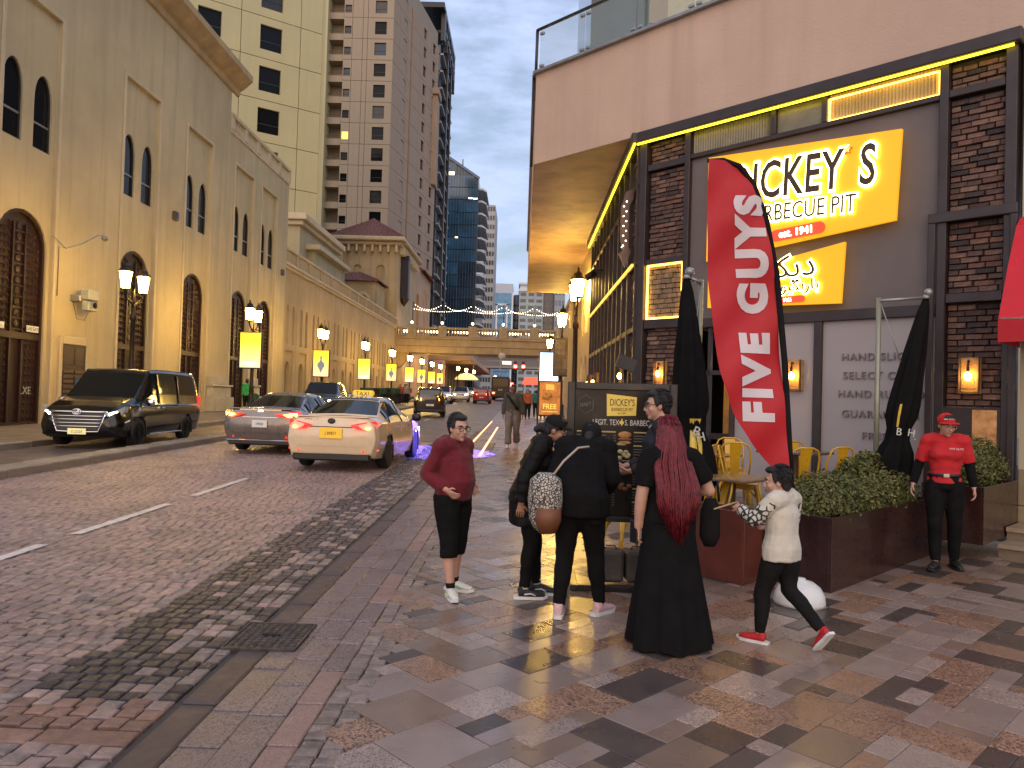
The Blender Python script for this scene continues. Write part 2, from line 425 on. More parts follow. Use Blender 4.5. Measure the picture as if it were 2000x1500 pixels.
# --- diagonal tiles of the pavement, packed on a 0.135 m grid turned by 45 degrees
U = .135; rt = random.Random(23)
S2 = math.sqrt(.5)
def ab(x, y): return ((x+y)*S2, (y-x)*S2)
def xy(a, b): return ((a-b)*S2, (a+b)*S2)
A0, A1, B0, B1 = 5, 160, -62, 150
occ = set(); tiles = []
def ok_xy(x, y): return x > -.77 and 2.2 < y < 20.5 and (x+y < 15.4 or x < 1.9) and x < 8.6 and abs(x/y) < .95 and not (y-x < 3.2 and x+y > 13.7)
for ia in range(A0, A1):
    for ib in range(B0, B1):
        if (ia, ib) in occ: continue
        x, y = xy((ia+.5)*U, (ib+.5)*U)
        if not ok_xy(x, y): continue
        for _ in range(6):
            w, h = rt.choice(((2, 2), (3, 2), (2, 3), (3, 2), (2, 3), (1, 2), (2, 1), (1, 1), (3, 3), (4, 2), (2, 4), (3, 1)))
            cells = [(ia+i, ib+j) for i in range(w) for j in range(h)]
            if all(c not in occ for c in cells): break
        else: w = h = 1; cells = [(ia, ib)]
        occ.update(cells)
        far = y > 9
        mi = rt.choices((0, 1, 2, 3, 4), (30, 22, 22, 16, 12))[0]
        tiles.append(((ia+w/2)*U, (ib+h/2)*U, w, h, mi))
def tile_key(t):
    x, y = xy(t[0], t[1]); return y+abs(x)*.25
tv = sorted([t for t in tiles if xy(t[0], t[1])[1] > 3.0 and abs(xy(t[0], t[1])[0]/xy(t[0], t[1])[1]) < .72], key=tile_key)
tn = set(id(t) for t in tv[:300]); tp = {}
for t in tv[:300]:
    key = t[2:]
    if key not in tp: tp[key] = MB().cbox(-t[2]*U/2+.0015, t[2]*U/2-.0015, -t[3]*U/2+.0015, t[3]*U/2-.0015, -.03, 0, .003).mesh('tile', M_tile[t[4]])
    x, y = xy(t[0], t[1]); o = share(tp[key], 'tile', pave, (x, y, gz(y)+rt.uniform(-.0012, .0012)))
    o.rotation_euler = (SLOPE, 0, R(45))
b = MB()
for t in tiles:
    if id(t) in tn: continue
    a, c, w, h = t[0], t[1], t[2]*U/2-.0015, t[3]*U/2-.0015; dz = rt.uniform(-.0012, .0012)
    P = [xy(a-w, c-h), xy(a+w, c-h), xy(a+w, c+h), xy(a-w, c+h)]
    top = [(p[0], p[1], gz(p[1])+dz) for p in P]; bot = [(p[0], p[1], gz(p[1])-.03) for p in P]
    b.add(top+bot, [(0, 1, 2, 3)]+[(4+i, 4+(i+1) % 4, (i+1) % 4, i) for i in range(4)], t[4])
b.build('tiles', M_tile, pave, kind='stuff')
# brick-like paving farther along the pavement
b = MB(); y = 20.4
while y < 40:
    x = -.77
    while x < 2.2:
        w = rt.choice((.4, .6, .8)); w = min(w, 2.25-x+.01)
        P = [(x+.003, y+.003), (x+w-.003, y+.003), (x+w-.003, y+.297), (x+.003, y+.297)]
        b.add([(p[0], p[1], gz(p[1])) for p in P]+[(p[0], p[1], gz(p[1])-.03) for p in P], [(0, 1, 2, 3)]+[(4+i, 4+(i+1) % 4, (i+1) % 4, i) for i in range(4)], rt.choices((0, 1, 2, 3, 4), (25, 15, 25, 20, 20))[0])
        x += w
    y += .3
y = 19.0
while y < 40:
    for x0, x1 in (((-1.56, -1.02),) if y < 24 else ((-1.56, -1.02), (-1.015, -.775))):
        P = [(x0, y+.003), (x1, y+.003), (x1, y+.297), (x0, y+.297)]
        b.add([(p[0], p[1], gz(p[1])) for p in P]+[(p[0], p[1], gz(p[1])-.03) for p in P], [(0, 1, 2, 3)]+[(4+i, 4+(i+1) % 4, (i+1) % 4, i) for i in range(4)], rt.choices((0, 2, 3, 4), (30, 25, 20, 25))[0])
    y += .3
b.build('tiles', M_tile, pave, kind='stuff')
# light lines set in the pavement
M_led = mat('ground_light', (.5, .3, .2), .3, var=0, emit=(1, .42, .20), es=1.6)
M_gold = mat('ground_gold_light', (.5, .4, .2), .3, var=0, emit=(1, .62, .25), es=1.1)
for xx, ya, yb in ((-1.02, 19.3, 34), (-1.50, 20.5, 40)):
    b = MB(); b.add([(xx-.035, ya, gz(ya)+.006), (xx+.035, ya, gz(ya)+.006), (xx+.035, yb, gz(yb)+.006), (xx-.035, yb, gz(yb)+.006)], [(0, 1, 2, 3)])
    b.build('ground_light_line', M_led, label='glowing orange light line set in the pavement '+('beside the walking man' if xx > -1.2 else 'nearer the road'), cat='ground light', group='light lines in the pavement')

# --- raised median and left pavement
M_conc = mat('kerb_concrete', (.27, .215, .15), .7, var=.2, scale=2, bump=.3, bscale=50, rnd=.12, dirt=.5)
med = sheet('median', -9.0, -8.44, -2, 75, .10, M_conc)
mk = MB().cbox(-.28, .28, -.595, .595, -.15, .05, .02).mesh('kerbstone', M_conc)
y = 6.0
while y < 74:
    o = share(mk, 'kerbstone', med, (-8.72, y, gz(y)+.10)); y += 1.2
M_pv2 = mat('left_paving', (.22, .175, .12), .55, var=.22, scale=1.3, bump=.3, bscale=8, dirt=.4)
lp = sheet('pavement', -16.3, -11.85, -3, 300, .14, M_pv2, ny=60)
b = MB(); b.cbox(-.1, .1, -.595, .595, -.2, .0, .02); lk_ = b.mesh('kerbstone', M_conc)
y = 8
while y < 110: share(lk_, 'kerbstone', lp, (-11.76, y, gz(y)+.146)); y += 1.2
# far island the white car stands behind
sheet('pavement', -9.6, -7.7, 75, 110, .12, M_conc)
# ================================================================ LEFT SIDE BUILDINGS
M_stL = mat('stucco_beige', (.51, .415, .235), .85, var=.12, scale=.35, bump=.25, bscale=35, streak=.22, dirt=.12)
M_stL2 = mat('stucco_trim', (.56, .45, .28), .8, var=.1, scale=.6, bump=.2, bscale=35, dirt=.2)
M_stLow = mat('stucco_ochre', (.47, .35, .185), .85, var=.14, scale=.3, bump=.25, bscale=30, streak=.25, dirt=.12)
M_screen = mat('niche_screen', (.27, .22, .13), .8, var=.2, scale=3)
M_glassd = mat('dark_glass', (.008, .008, .008), .10, var=0, spec=.16)
M_frame = mat('window_frame', (.030, .027, .024), .4, var=.1)
M_wood = mat('brown_wood', (.022, .008, .005), .5, var=.35, scale=9, bump=.25, bscale=40)
M_wood2 = mat('brown_wood_stud', (.036, .013, .008), .42, var=.3, scale=9)
M_plinth = mat('plinth_stone', (.46, .41, .31), .7, var=.15, scale=1.5, bump=.2, bscale=30, dirt=.35)
M_metal_grey = mat('grey_metal', (.30, .30, .29), .4, .6, var=.15)
M_white = mat('white_plastic', (.72, .72, .70), .45, var=.08, dirt=.2)
M_blackp = mat('black_paint', (.012, .011, .011), .35, var=.2)

XL = -15.57
fL = lambda u, v, d: (XL-d, u, v)
bl = thing('arched_building', 'long beige stucco building with pointed arch windows and tall brown doors along the left pavement', 'building', (0, 0, 0))
bays = (23.66, 30.55, 36.03, 41.85, 46.07)
hw, bh = 1.37, 13.75
outer = [(12, 0), (49.7, 0), (49.7, 15.2), (39.6, 15.2), (39.6, 17.6), (12, 17.6)]
w = MB(); holes = [rect(c-hw, c+hw, .02, bh) for c in bays]
w.wall(outer, holes, fL)
for c in bays: w.rim(rect(c-hw, c+hw, .02, bh), fL, 0, .12)
for c in bays:
    wins = [arch(c+s*.74, .92, 9.25, 10.75, 11.68) for s in (-1, 1)]
    dz = gz(c)+.12
    door = arch(c, 2.42, dz, 6.0, 7.2)
    w.wall(rect(c-hw, c+hw, .02, bh), wins+[door], fL, .12)
    for p in wins: w.rim(p, fL, .12, .26)
    w.rim(door, fL, .12, .32)
# return and roof slabs so that the volume is solid
w.box(XL-14, XL-.01, 12, 39.6, 17.5, 17.6); w.box(XL-14, XL-.01, 39.6, 49.7, 15.1, 15.2)
w.box(XL-14, XL-.01, 39.58, 39.6, 15.1, 17.55); w.box(XL-14, XL-.01, 49.68, 49.7, 0, 15.15)
w.build('wall', M_stL, bl)
b = MB()
for c in bays:
    for p in ((c-1.52, c-hw), (c+hw, c+1.52)): b.cbox(XL+.002, XL+.05, p[0], p[1]-.002, .1, bh+.14, .012)
    b.cbox(XL+.002, XL+.05, c-hw, c+hw, bh+.002, bh+.14, .012)
b.build('bay_trim', M_stL2, bl)
# cornice
b = MB(); prof = [(0, 17.3), (.12, 17.34), (.16, 17.6), (.34, 17.7), (.72, 18.05), (.80, 18.12), (.80, 18.42), (0, 18.5)]
b.prism(prof, lambda u, v, d: (XL+u, d, v), 10, 40.35); b.build('cornice', mat('cornice_stone', (.46, .33, .16), .8, var=.2, scale=1.2, bump=.2, dirt=.4), bl)
b = MB(); b.cbox(XL-.25, XL+.10, 39.61, 49.75, 16.05, 16.25, .02); b.cbox(XL-.2, XL+.06, 39.61, 49.72, 15.2, 15.36, .02)
b.build('parapet_rail', M_stL2, bl)
pst = MB().cbox(-.14, .14, -.2, .2, 0, .69, .02).mesh('baluster_post', M_stL2)
bal = MB().lathe([(.05, 0), (.05, .06), (.035, .1), (.075, .28), (.04, .5), (.055, .6), (.055, .69)], 6).mesh('baluster', M_stL2)
y = 39.8
k = 0
while y < 49.6:
    if k % 8 == 0: share(pst, 'baluster_post', bl, (XL-.06, y, 15.36))
    else: share(bal, 'baluster', bl, (XL-.06, y, 15.36))
    y += .245; k += 1
# windows and doors (parts; their panes, bars and studs are sub-parts)
for c in bays:
    for s in (-1, 1):
        p = arch(0, .92, 9.25, 10.75, 11.68); q = inset(p, .055)
        fw = lambda u, v, d: (-d, u, v)
        b = MB(); b.wall(p, [q], fw, .36); b.rim(q, fw, .36, .42)
        wf = b.build('window', M_frame, bl, (XL+.18, c+s*.74, 0))
        b = MB(); b.wall(q, [], fw, .41); b.build('pane', M_glassd, wf)
        b = MB(); b.box(-.41, -.37, -.4, .4, 10.06, 10.12); b.build('glazing_bar', M_metal_grey, wf)
def arch_door(c, y0, lattice_bottom):
    z0 = gz(c)+.12; p = arch(0, 2.42, z0, 6.0, 7.2)
    fd = lambda u, v, d: (-d, u, v)
    b = MB(); b.wall(p, [], fd, .54)
    dr = b.build('door', M_wood, bl, (XL+.25, c, 0))
    b = MB()
    for u in (-1.16, 1.16): b.box(-.54, -.44, u-.06, u+.06, z0, 6.0)
    for u in (-.29, .29): b.box(-.54, -.45, u-.035, u+.035, z0, 6.75)
    b.box(-.54, -.44, -1.1, 1.1, 2.72+z0, 2.92+z0)
    q = inset(p, .1); b.wall([x for x in p], [q], fd, .43); b.rim(q, fd, .43, .54)
    b.build('door_frame', M_wood2, dr)
    b = MB(); k = 0
    for v in [z0+3.05+.23*i for i in range(20)]:
        for j in range(-5, 6):
            u = j*.2
            if abs(u) < .33 or abs(u) > 1.05: continue
            lim = 1.05 if v < 5.9 else 1.05*math.cos(min(1.5, (v-5.9)/1.2*1.45))
            if abs(u) > lim: continue
            b.add([(-.53, u-.08, v+.09), (-.53, u+.08, v+.09), (-.53, u, v-.1), (-.46, u, v+.03)], [(0, 3, 1), (1, 3, 2), (2, 3, 0)])
    for v in [z0+.2+.23*i for i in range(11)]:
        for j in range(-5, 6):
            u = j*.2
            if abs(u) < .33: continue
            b.add([(-.53, u-.07, v+.09), (-.53, u+.07, v+.09), (-.53, u, v-.09), (-.49, u, v+.03)], [(0, 3, 1), (1, 3, 2), (2, 3, 0)])
    b.build('lattice', M_wood2, dr, kind='stuff')
    b = MB()
    for i in range(14):
        v = z0+3.0+.34*i
        if v > 6.5: break
        b.box(-.50, -.47, -.25, .25, v, v+.035); b.lathe([(.10, -.012), (.13, 0), (.10, .012)], 8, (0, 0, 0))
        vs = b.v[-24:]; b.v[-24:] = [(-.5+z, x*.9, v+.19+y) for x, y, z in vs]
    b.build('carved_panel', M_wood2, dr)
    return dr
for c in bays: arch_door(c, 0, 0)
# notices on the first door
dn = bl
for (u, s) in ((-.95, 'B05K1'), (.70, 'GAB GATE')):
    n = thing('notice', 'white notice reading %s on the first tall brown door' % s, 'notice', (XL-.15, bays[0]+u, 3.5))
    b = MB(); b.cbox(-.01, .01, -.30, .30, -.10, .10, .004); b.build('board', M_white, n)
    o = text('lettering', s, M_blackp, n, (.012, 0, -.055), R(90), size=.17, xs=.75, ext=.001)
t = thing('door_lettering', 'small pale lettering on the lower leaf of the first door', 'lettering', (XL-.215, bays[0]+.55, 1.42))
text('lettering', 'LXE', mat('pale_letter', (.45, .42, .36), .6), t, (0, 0, 0), R(90), size=.34, ext=.004)
# small side door between the first two bays
sd = thing('side_door', 'small brown panelled side door in the stucco wall behind the van', 'door', (XL, 26.35, gz(26.3)+.14))
b = MB(); b.cbox(.002, .09, -.86, -.70, 0, 2.92, .015); b.cbox(.002, .09, .70, .86, 0, 2.92, .015); b.cbox(.002, .09, -.70, .70, 2.66, 2.92, .015); b.build('frame', M_stL2, sd)
b = MB(); b.box(.003, .05, -.70, .70, 0, 2.66); lf = b.build('leaf', M_wood, sd)
b = MB()
for u0, u1 in ((-.62, -.04), (.04, .62)):
    b.cbox(.05, .065, u0, u1, 1.95, 2.55, .01)
    for i in range(9): b.obox((.062, (u0+u1)/2, .35+i*.17), (.012, 0, .02), (0, (u1-u0)/2, 0), (-.004, 0, .05))
b.build('louvre', M_wood2, sd)
b = MB(); b.box(.075, .078, .1, .42, 1.0, 1.5); b.build('poster', mat('blue_paper', (.03, .08, .22), .6), sd)
# floodlight housing and curved lamp arm on the wall
fl = thing('wall_floodlight', 'grey boxy floodlight unit on a bracket above the side door', 'floodlight', (XL, 26.35, 4.75))
b = MB(); b.cbox(.3, .62, -.22, .42, -.05, .32, .03); b.cbox(.34, .6, -.18, .36, -.42, -.1, .03); b.build('housing', mat('grey_plastic', (.36, .37, .33), .5, var=.2, scale=5, dirt=.4), fl)
b = MB(); b.cbox(.0, .36, -.3, -.02, -.12, .10, .02); b.tube([(.0, -.1, -.1), (.1, 0, -.7), (.3, .1, -.75), (.45, .12, -.4)], .015, 6); b.build('bracket', M_metal_grey, fl)
b = MB(); b.lathe([(.09, 0), (.11, .05), (.0, .06)], 10); b.v = [(.63+z, x+.1, y+.13-.35) for x, y, z in b.v]; b.build('lens', M_glassd, fl)
la = thing('lamp_arm', 'thin curved steel lamp arm with small head high on the stucco wall', 'wall lamp', (XL, 25.3, 6.4))
b = MB(); b.tube([(0, -.35, .25), (.25, 0, -.1), (.5, .5, .15), (.75, 1.0, .55), (.8, 1.25, .6)], .022, 6); b.tube([(.02, 0, -1.7), (.02, 0, -.05), (.25, 0, -.1)], .015, 5); b.build('arm', M_metal_grey, la)
b = MB(); b.ball((.8, 1.35, .52), (.1, .16, .1), 8); b.build('head', M_metal_grey, la)
for yy, zz in ((33.55, 9.35), (48.7, 9.35)):
    jb = thing('junction_box', 'small dark square box on the stucco wall between arch windows' if yy < 40 else 'small dark vent box near the far corner of the stucco building', 'box', (XL, yy, zz))
    b = MB(); b.cbox(0.001, .16, -.16, .16, -.19, .19, .02); b.build('case', mat('rust_box', (.10, .075, .05), .7), jb)
    b = MB(); b.cbox(.162, .18, -.12, .12, -.14, .14, .01); b.build('cover', M_frame, jb)
# plinth blocks
pb = thing('stone_plinth', 'stepped pale stone plinth at the foot of the stucco wall', 'plinth', (XL, 38.95, gz(39)+.14))
b = MB(); b.cbox(0.002, .42, -1.35, 1.35, 0, .72, .02); b.build('base', M_plinth, pb)
b = MB(); b.cbox(0.002, .30, -1.22, 1.22, .722, 1.25, .02); b.build('block', M_plinth, pb)
b = MB(); b.cbox(0.002, .38, -1.3, 1.3, 1.252, 1.36, .02); b.cbox(.002, .2, -1.15, 1.15, 1.362, 1.75, .02); b.build('cap', M_plinth, pb)
pb2 = dup(pb, (XL, 44.0, gz(44)+.14), label='stone plinth between the last two brown doors'); pb['group'] = pb2['group'] = 'plinths along the stucco wall'; pb2.scale = (1, .45, 1)

# ---------------------------------------------------------------- lower terrace wall
XW = -16.0
fW = lambda u, v, d: (XW-d, u, v)
lw = thing('terrace_wall_building', 'lower ochre building with narrow blind arches and a parapet beyond the tall one', 'building')
w = MB(); holes = []; back = MB(); lowh = []
nich = [52.4+3.25*i for i in range(13)]
for i, c in enumerate(nich):
    r = rect(c-.95, c+.95, gz(c)+.2, 4.55); lowh.append((c, r))
    for s in (-.48, .48): holes.append(arch(c+s*1.35, .56, 5.0, 7.1, 7.7, 4))
holes2 = [r for c, r in lowh]
w.wall([(49.7, 0), (97, 0), (97, 10.2), (49.7, 10.2)], holes+holes2, fW)
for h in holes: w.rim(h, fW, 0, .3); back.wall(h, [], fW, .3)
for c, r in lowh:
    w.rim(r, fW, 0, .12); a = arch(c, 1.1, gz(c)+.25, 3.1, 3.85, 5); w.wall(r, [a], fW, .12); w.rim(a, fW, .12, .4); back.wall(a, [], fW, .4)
w.box(XW-10, XW-.01, 49.72, 97, 10.05, 10.19)
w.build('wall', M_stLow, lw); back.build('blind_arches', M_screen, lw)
b = MB(); b.cbox(XW, XW+.22, 49.72, 97.3, 10.2, 10.42, .03); b.cbox(XW, XW+.14, 49.72, 97.2, 10.0, 10.198, .03); b.build('string_course', M_stL2, lw)
b = MB(); b.cbox(XW-.3, XW+.12, 49.72, 97, 11.25, 11.45, .03); b.build('parapet_rail', M_stL2, lw)
pm = MB().cbox(-.15, .1, -.28, .28, 0, .83, .02).mesh('parapet_post', M_stLow)
bm_ = MB().cbox(-.06, .06, -.1, .1, 0, .83, .02).mesh('baluster', M_stLow)
y = 50.2; k = 0
while y < 96.5:
    if y < 66:
        if k == 0:
            b = MB(); b.box(XW-.1, XW+.02, 49.72, 66, 10.42, 11.25); b.build('parapet_panel', M_stLow, lw); k = 1
        share(pm, 'parapet_post', lw, (XW+.0, y, 10.42)); y += 3.2
    else:
        if k % 9 == 0: share(pm, 'parapet_post', lw, (XW, y, 10.42))
        else: share(bm_, 'baluster', lw, (XW, y, 10.42))
        y += .42; k += 1
# podium of the pale tower, seen above the terrace wall
M_pod = mat('podium_stucco', (.44, .36, .20), .85, var=.1, scale=.4, streak=.2)
pd = thing('tower_podium', 'ochre podium with heavy cornice under the pale panelled tower', 'building')
b = MB(); b.box(-34, -19.6, 66, 80, 0, 16.6); b.box(-34, -18.9, 68.5, 80, 0, 14.5); b.build('wall', M_pod, pd)
b = MB(); b.cbox(-34.3, -18.9, 65.3, 80, 16.6, 17.15, .05); b.cbox(-34.1, -19.25, 65.65, 80, 16.2, 16.598, .05); b.cbox(-34, -18.3, 67.9, 80, 14.5, 14.95, .05); b.cbox(-34, -19.5, 65.9, 66, 12.2, 12.5, .02); b.build('cornice', M_stL2, pd)
b = MB(); b.cbox(-22.4, -22.2, 65.86, 66, 10.2, 16.2, .02); b.build('pilaster', M_stL2, pd)
# ---------------------------------------------------------------- tile roofed block
M_rtile = mat('roof_tile', (.20, .085, .065), .75, var=.3, scale=3, bump=.5, bscale=14)
bk = thing('tile_roofed_block', 'ochre corner block with red tiled hip roof and bracketed eaves beside the footbridge', 'building')
w = MB(); fB = lambda u, v, d: (u, 95+d, v)
nh = [arch(-20.9, 1.1, 16.0, 17.2, 17.9, 4), arch(-18.0, 1.1, 16.0, 17.2, 17.9, 4)]
w.wall(rect(-23.3, -15.9, 0, 20.6), nh, fB)
for h in nh: w.rim(h, fB, 0, .25); w.wall(h, [], fB, .25)
w.box(-23.3, -15.9, 95.3, 110, 0, 20.6)
w.box(-23.6, -22.6, 94.6, 95, 0, 20.2)
w.build('wall', M_stLow, bk)
b = MB(); b.cbox(-24.6, -14.9, 93.7, 111.3, 20.75, 21.25, .1); b.cbox(-24.0, -15.4, 94.4, 110.6, 20.3, 20.748, .1)
b.build('eaves', M_stL2, bk)
brk = MB().cbox(-.14, .14, -.35, .35, -.9, 0, .05).mesh('bracket', M_stL2)
for i in range(8): share(brk, 'bracket', bk, (-22.9+i*.98, 94.62, 20.3))
for i in range(12): share(brk, 'bracket', bk, (-15.55, 96+i*1.2, 20.3), R(90))
def hip(name, x0, x1, y0, y1, z0, z1, parent, rows=9):
    """hip roof whose tile courses step"""
    b = MB(); cx, cy = (x0+x1)/2, (y0+y1)/2; r = min(x1-x0, y1-y0)/2
    for i in range(rows):
        t0, t1 = i/rows, (i+1)/rows; za, zb = z0+(z1-z0)*t0, z0+(z1-z0)*t1
        A = [(x0+r*t0, y0+r*t0), (x1-r*t0, y0+r*t0), (x1-r*t0, y1-r*t0), (x0+r*t0, y1-r*t0)]
        B = [(x0+r*t1, y0+r*t1), (x1-r*t1, y0+r*t1), (x1-r*t1, y1-r*t1), (x0+r*t1, y1-r*t1)]
        v = [(*p, za+.09) for p in A]+[(*p, zb+.02) for p in B]+[(*p, za) for p in A]
        b.add(v, [(j, (j+1) % 4, 4+(j+1) % 4, 4+j) for j in range(4)]+[(8+j, 8+(j+1) % 4, (j+1) % 4, j) for j in range(4)])
        # rolls on the front slope
        n = int((x1-x0)*2.2*(1-t0))
        for j in range(n):
            ua = x0+r*t0+(x1-x0-2*r*t0)*(j+.5)/max(1, n); ub = cx+(ua-cx)*max(0, (x1-x0-2*r*t1)/max(.01, (x1-x0-2*r*t0)))
            b.bar((ua, y0+r*t0, za+.1), (ub, y0+r*t1, zb+.05), .2, .1)
        n = int((y1-y0)*1.6*(1-t0))
        for j in range(n):
            ua = y0+r*t0+(y1-y0-2*r*t0)*(j+.5)/max(1, n)
            b.bar((x1-r*t0, ua, za+.1), (x1-r*t1, ua, zb+.05), .2, .1)
    return b.build(name, M_rtile, parent)
hip('roof', -24.5, -15.0, 93.8, 111.2, 21.2, 24.4, bk, 10)
lwg = thing('low_annexe', 'small ochre annexe with its own red tiled roof in front of the corner block', 'building')
w = MB(); fA = lambda u, v, d: (u, 89+d, v); a = arch(-18.9, 1.5, 10, 12.4, 13.4, 5)
w.wall(rect(-23.3, -17.3, 0, 14.9), [a], fA); w.rim(a, fA, 0, .3); w.wall(a, [], fA, .3); w.box(-23.3, -17.3, 89.35, 94.98, 0, 14.9); w.build('wall', M_stLow, lwg)
b = MB()
p = arch(-18.9, 1.5, 10, 12.4, 13.4, 5); q = arch(-18.9, 1.9, 9.9, 12.5, 13.75, 5)
b.wall(q, [p], fA, -.06); b.rim(q, fA, -.06, .0); b.build('arch_trim', M_stL2, lwg)
hip('roof', -23.8, -16.8, 88.5, 94.5, 14.9, 16.3, lwg, 5)
# carved dark bay window
ml = thing('bay_window_box', 'dark carved wooden bay window hanging on the street side of the corner block', 'bay window', (-15.85, 98.5, 13.2))
b = MB(); P = [(0, -1.1), (.9, -.7), (.9, .7), (0, 1.1)]
b.prism(P, lambda u, v, d: (u, v, d), .9, 6.0); b.build('box', M_wood, ml)
b = MB(); b.prism([(x*1.1, y*1.1) for x, y in P], lambda u, v, d: (u, v, d), 6.002, 6.4); b.lathe([(.0, -.1), (.35, .3), (.85, .898)], 8, (.35, 0, 0), sx=.8, smooth=False); b.build('cap', M_wood2, ml)
# wing beyond the block
wg = thing('street_wing', 'orange lit wing with tall arch beyond the footbridge on the left', 'building')
M_wing = mat('stucco_wing', (.50, .32, .18), .85, var=.12, scale=.3, streak=.2)
w = MB(); fG = lambda u, v, d: (-15.9-d, u, v)
hs = [arch(114, 3.2, 9.5, 15, 17, 5)]+[arch(121+i*1.7, .7, 13, 18, 18.7, 3) for i in range(4)]
w.wall(rect(110, 129, 0, 20.8), hs, fG)
for h in hs: w.rim(h, fG, 0, .5); w.wall(h, [], fG, .5)
w.box(-26, -15.95, 110, 110.3, 0, 20.8); w.box(-26, -15.95, 128.7, 129, 0, 20.8)
w.build('wall', M_wing, wg)
hip('roof', -26, -15.2, 116, 130, 20.8, 23.3, wg, 5)
b = MB(); b.tube([(-15.0, 133, 0), (-15, 133, 8)], 1.6, 16); b.build('column', mat('red_wash_column', (.50, .25, .15), .8), wg)
# arcade soffit past the bridge
ac = thing('street_arcade', 'long warm lit colonnade under an overhang past the footbridge', 'building')
b = MB(); b.box(-22, -9.0, 134, 215, 8.2, 9.2); b.build('overhang', M_wing, ac)
b = MB()
for y in range(138, 215, 7): b.cbox(-16.4, -15.6, y-.5, y+.5, 0, 8.2, .1)
b.build('pier', M_stLow, ac); b = MB(); b.box(-22, -18.5, 134, 215, 0, 8.2); b.build('rear_wall', M_stLow, ac)

# ---------------------------------------------------------------- footbridge
M_br = mat('bridge_stone', (.40, .30, .165), .8, var=.14, scale=.8, bump=.2, streak=.25)
fb = thing('footbridge', 'ochre stone footbridge with balustrade crossing the whole street', 'footbridge', (0, 0, 0))
b = MB(); b.prism([(0, 7.2), (0, 8.0), (-.12, 8.05), (-.12, 8.85), (-.3, 8.95), (-.3, 9.15), (5.3, 9.15), (5.3, 8.95), (5.0, 8.9), (5.0, 7.2)], lambda u, v, d: (d, 96+u, v), -16.2, 4.6); b.build('deck', M_br, fb)
b = MB(); b.cbox(-16.2, 4.6, 95.72, 96.2, 10.15, 10.4, .04); b.build('handrail', M_br, fb)
b = MB(); b.box(-16.1, 4.5, 95.9, 96.1, 9.15, 9.36); b.build('balustrade_base', M_br, fb)
pst = MB().cbox(-.52, .52, -.3, .3, 0, 1.42, .05).mesh('pedestal', M_br)
bb = MB().lathe([(.09, 0), (.06, .1), (.13, .3), (.07, .6), (.10, .79)], 6).mesh('baluster', M_br)
PX = (-14.0, -10.2, -6.4, -2.55, 1.35)
for x in PX: share(pst, 'pedestal', fb, (x, 95.96, 9.152))
x = -15.8
while x < 4.4:
    if min(abs(x-p) for p in PX) > .66: share(bb, 'baluster', fb, (x, 96, 9.36))
    x += .34
M_bulb = mat('string_bulb', (.8, .7, .5), .3, var=0, emit=(1, .80, .50), es=7)
M_warm = mat('warm_lamp', (.8, .7, .5), .3, var=0, emit=(1, .66, .30), es=9)
b = MB()
for x0, x1 in zip((-15.9,)+PX, PX+(4.4,)):
    n = 7
    for i in range(n):
        x = x0+.75+(x1-x0-1.5)*i/(n-1)
        if x1-x0 > 1.6: b.cbox(x-.1, x+.1, 96.9, 97.0, 9.75, 10.02, .02)
b.build('walkway_light', M_warm, fb)
cb = MB(); cb.prism([(0, 7.2), (0, 5.2), (.4, 5.3), (1.4, 6.4), (1.5, 7.2)], lambda u, v, d: (-15.9+u, d, v), 96.4, 97.6); cb.build('corbel', M_br, fb)
# poles with festoon bulbs over the bridge
M_pole = mat('iron_pole', (.018, .015, .013), .4, .5, var=.2)
fest = thing('festoon_lights', 'string of white bulbs sagging between thin poles above the footbridge', 'string lights', (0, 0, 0))
for x in PX: b = MB(); b.tube([(x, 96.4, 10.5), (x, 96.4, 13.6)], .05, 6); b.build('pole', M_pole, fest)
b = MB(); wv = MB()
pxs = (-14.0, -10.2, -6.4, -2.55, 1.35, 5.0)
for row, (dy, sag) in enumerate(((0, 1.0), (1.2, .75))):
    for x0, x1 in (zip(pxs[:-1], pxs[1:]) if row == 0 else ((-14.0, -7.5), (-7.5, -1.2), (-1.2, 5.0))):
        n = 13 if row == 0 else 22; pts = []
        for i in range(n+1):
            t = i/n; z = 13.5-.6*row-sag*4*t*(1-t)*.8*(.45 if row else 1)-(x0+14)*.012; pts.append((x0+(x1-x0)*t, 96.4+dy, z))
        wv.tube(pts, .012, 4, caps=False)
        for p in pts[:-1]: b.ball((p[0], p[1], p[2]-.08), .045, 6)
wv.build('cable', M_pole, fest); b.build('bulbs', M_bulb, fest, kind='stuff')
gl = MB()
fl2 = []
for i, x in enumerate(PX):
    o = thing('pedestal_lamp', 'white globe lamp on the %s footbridge pedestal from the tiled block' % ('first', 'second', 'third', 'fourth', 'fifth')[i], 'lamp', (x, 95.9, 10.58), group='globe lamps on the footbridge')
    b = MB(); b.lathe([(.1, 0), (.1, .06), (.04, .1), (.04, .22)], 8); b.build('stem', M_pole, o)
    b = MB(); b.ball((0, 0, .36), .16, 10); b.build('globe', M_bulb, o)
# second, grey bridge farther on
sb = thing('station_bridge', 'grey covered bridge crossing the street far behind the stone footbridge', 'bridge')
M_gb = mat('grey_bridge', (.23, .21, .19), .7, var=.1, scale=.2)
b = MB(); b.box(-14, 22, 210, 222, 10.2, 15.6); b.build('deck', M_gb, sb)
b = MB(); b.box(-14.2, 22.2, 209.6, 210, 14.5, 15.2); b.box(-14, 22, 209.8, 210, 10.0, 10.6); b.build('edge_beam', mat('light_beam', (.34, .31, .27), .6), sb)
b = MB()
for i in range(26): b.box(-12+i*1.35, -11.3+i*1.35, 209.5, 209.99, 13.0, 14.4)
b.build('vent', M_blackp, sb)
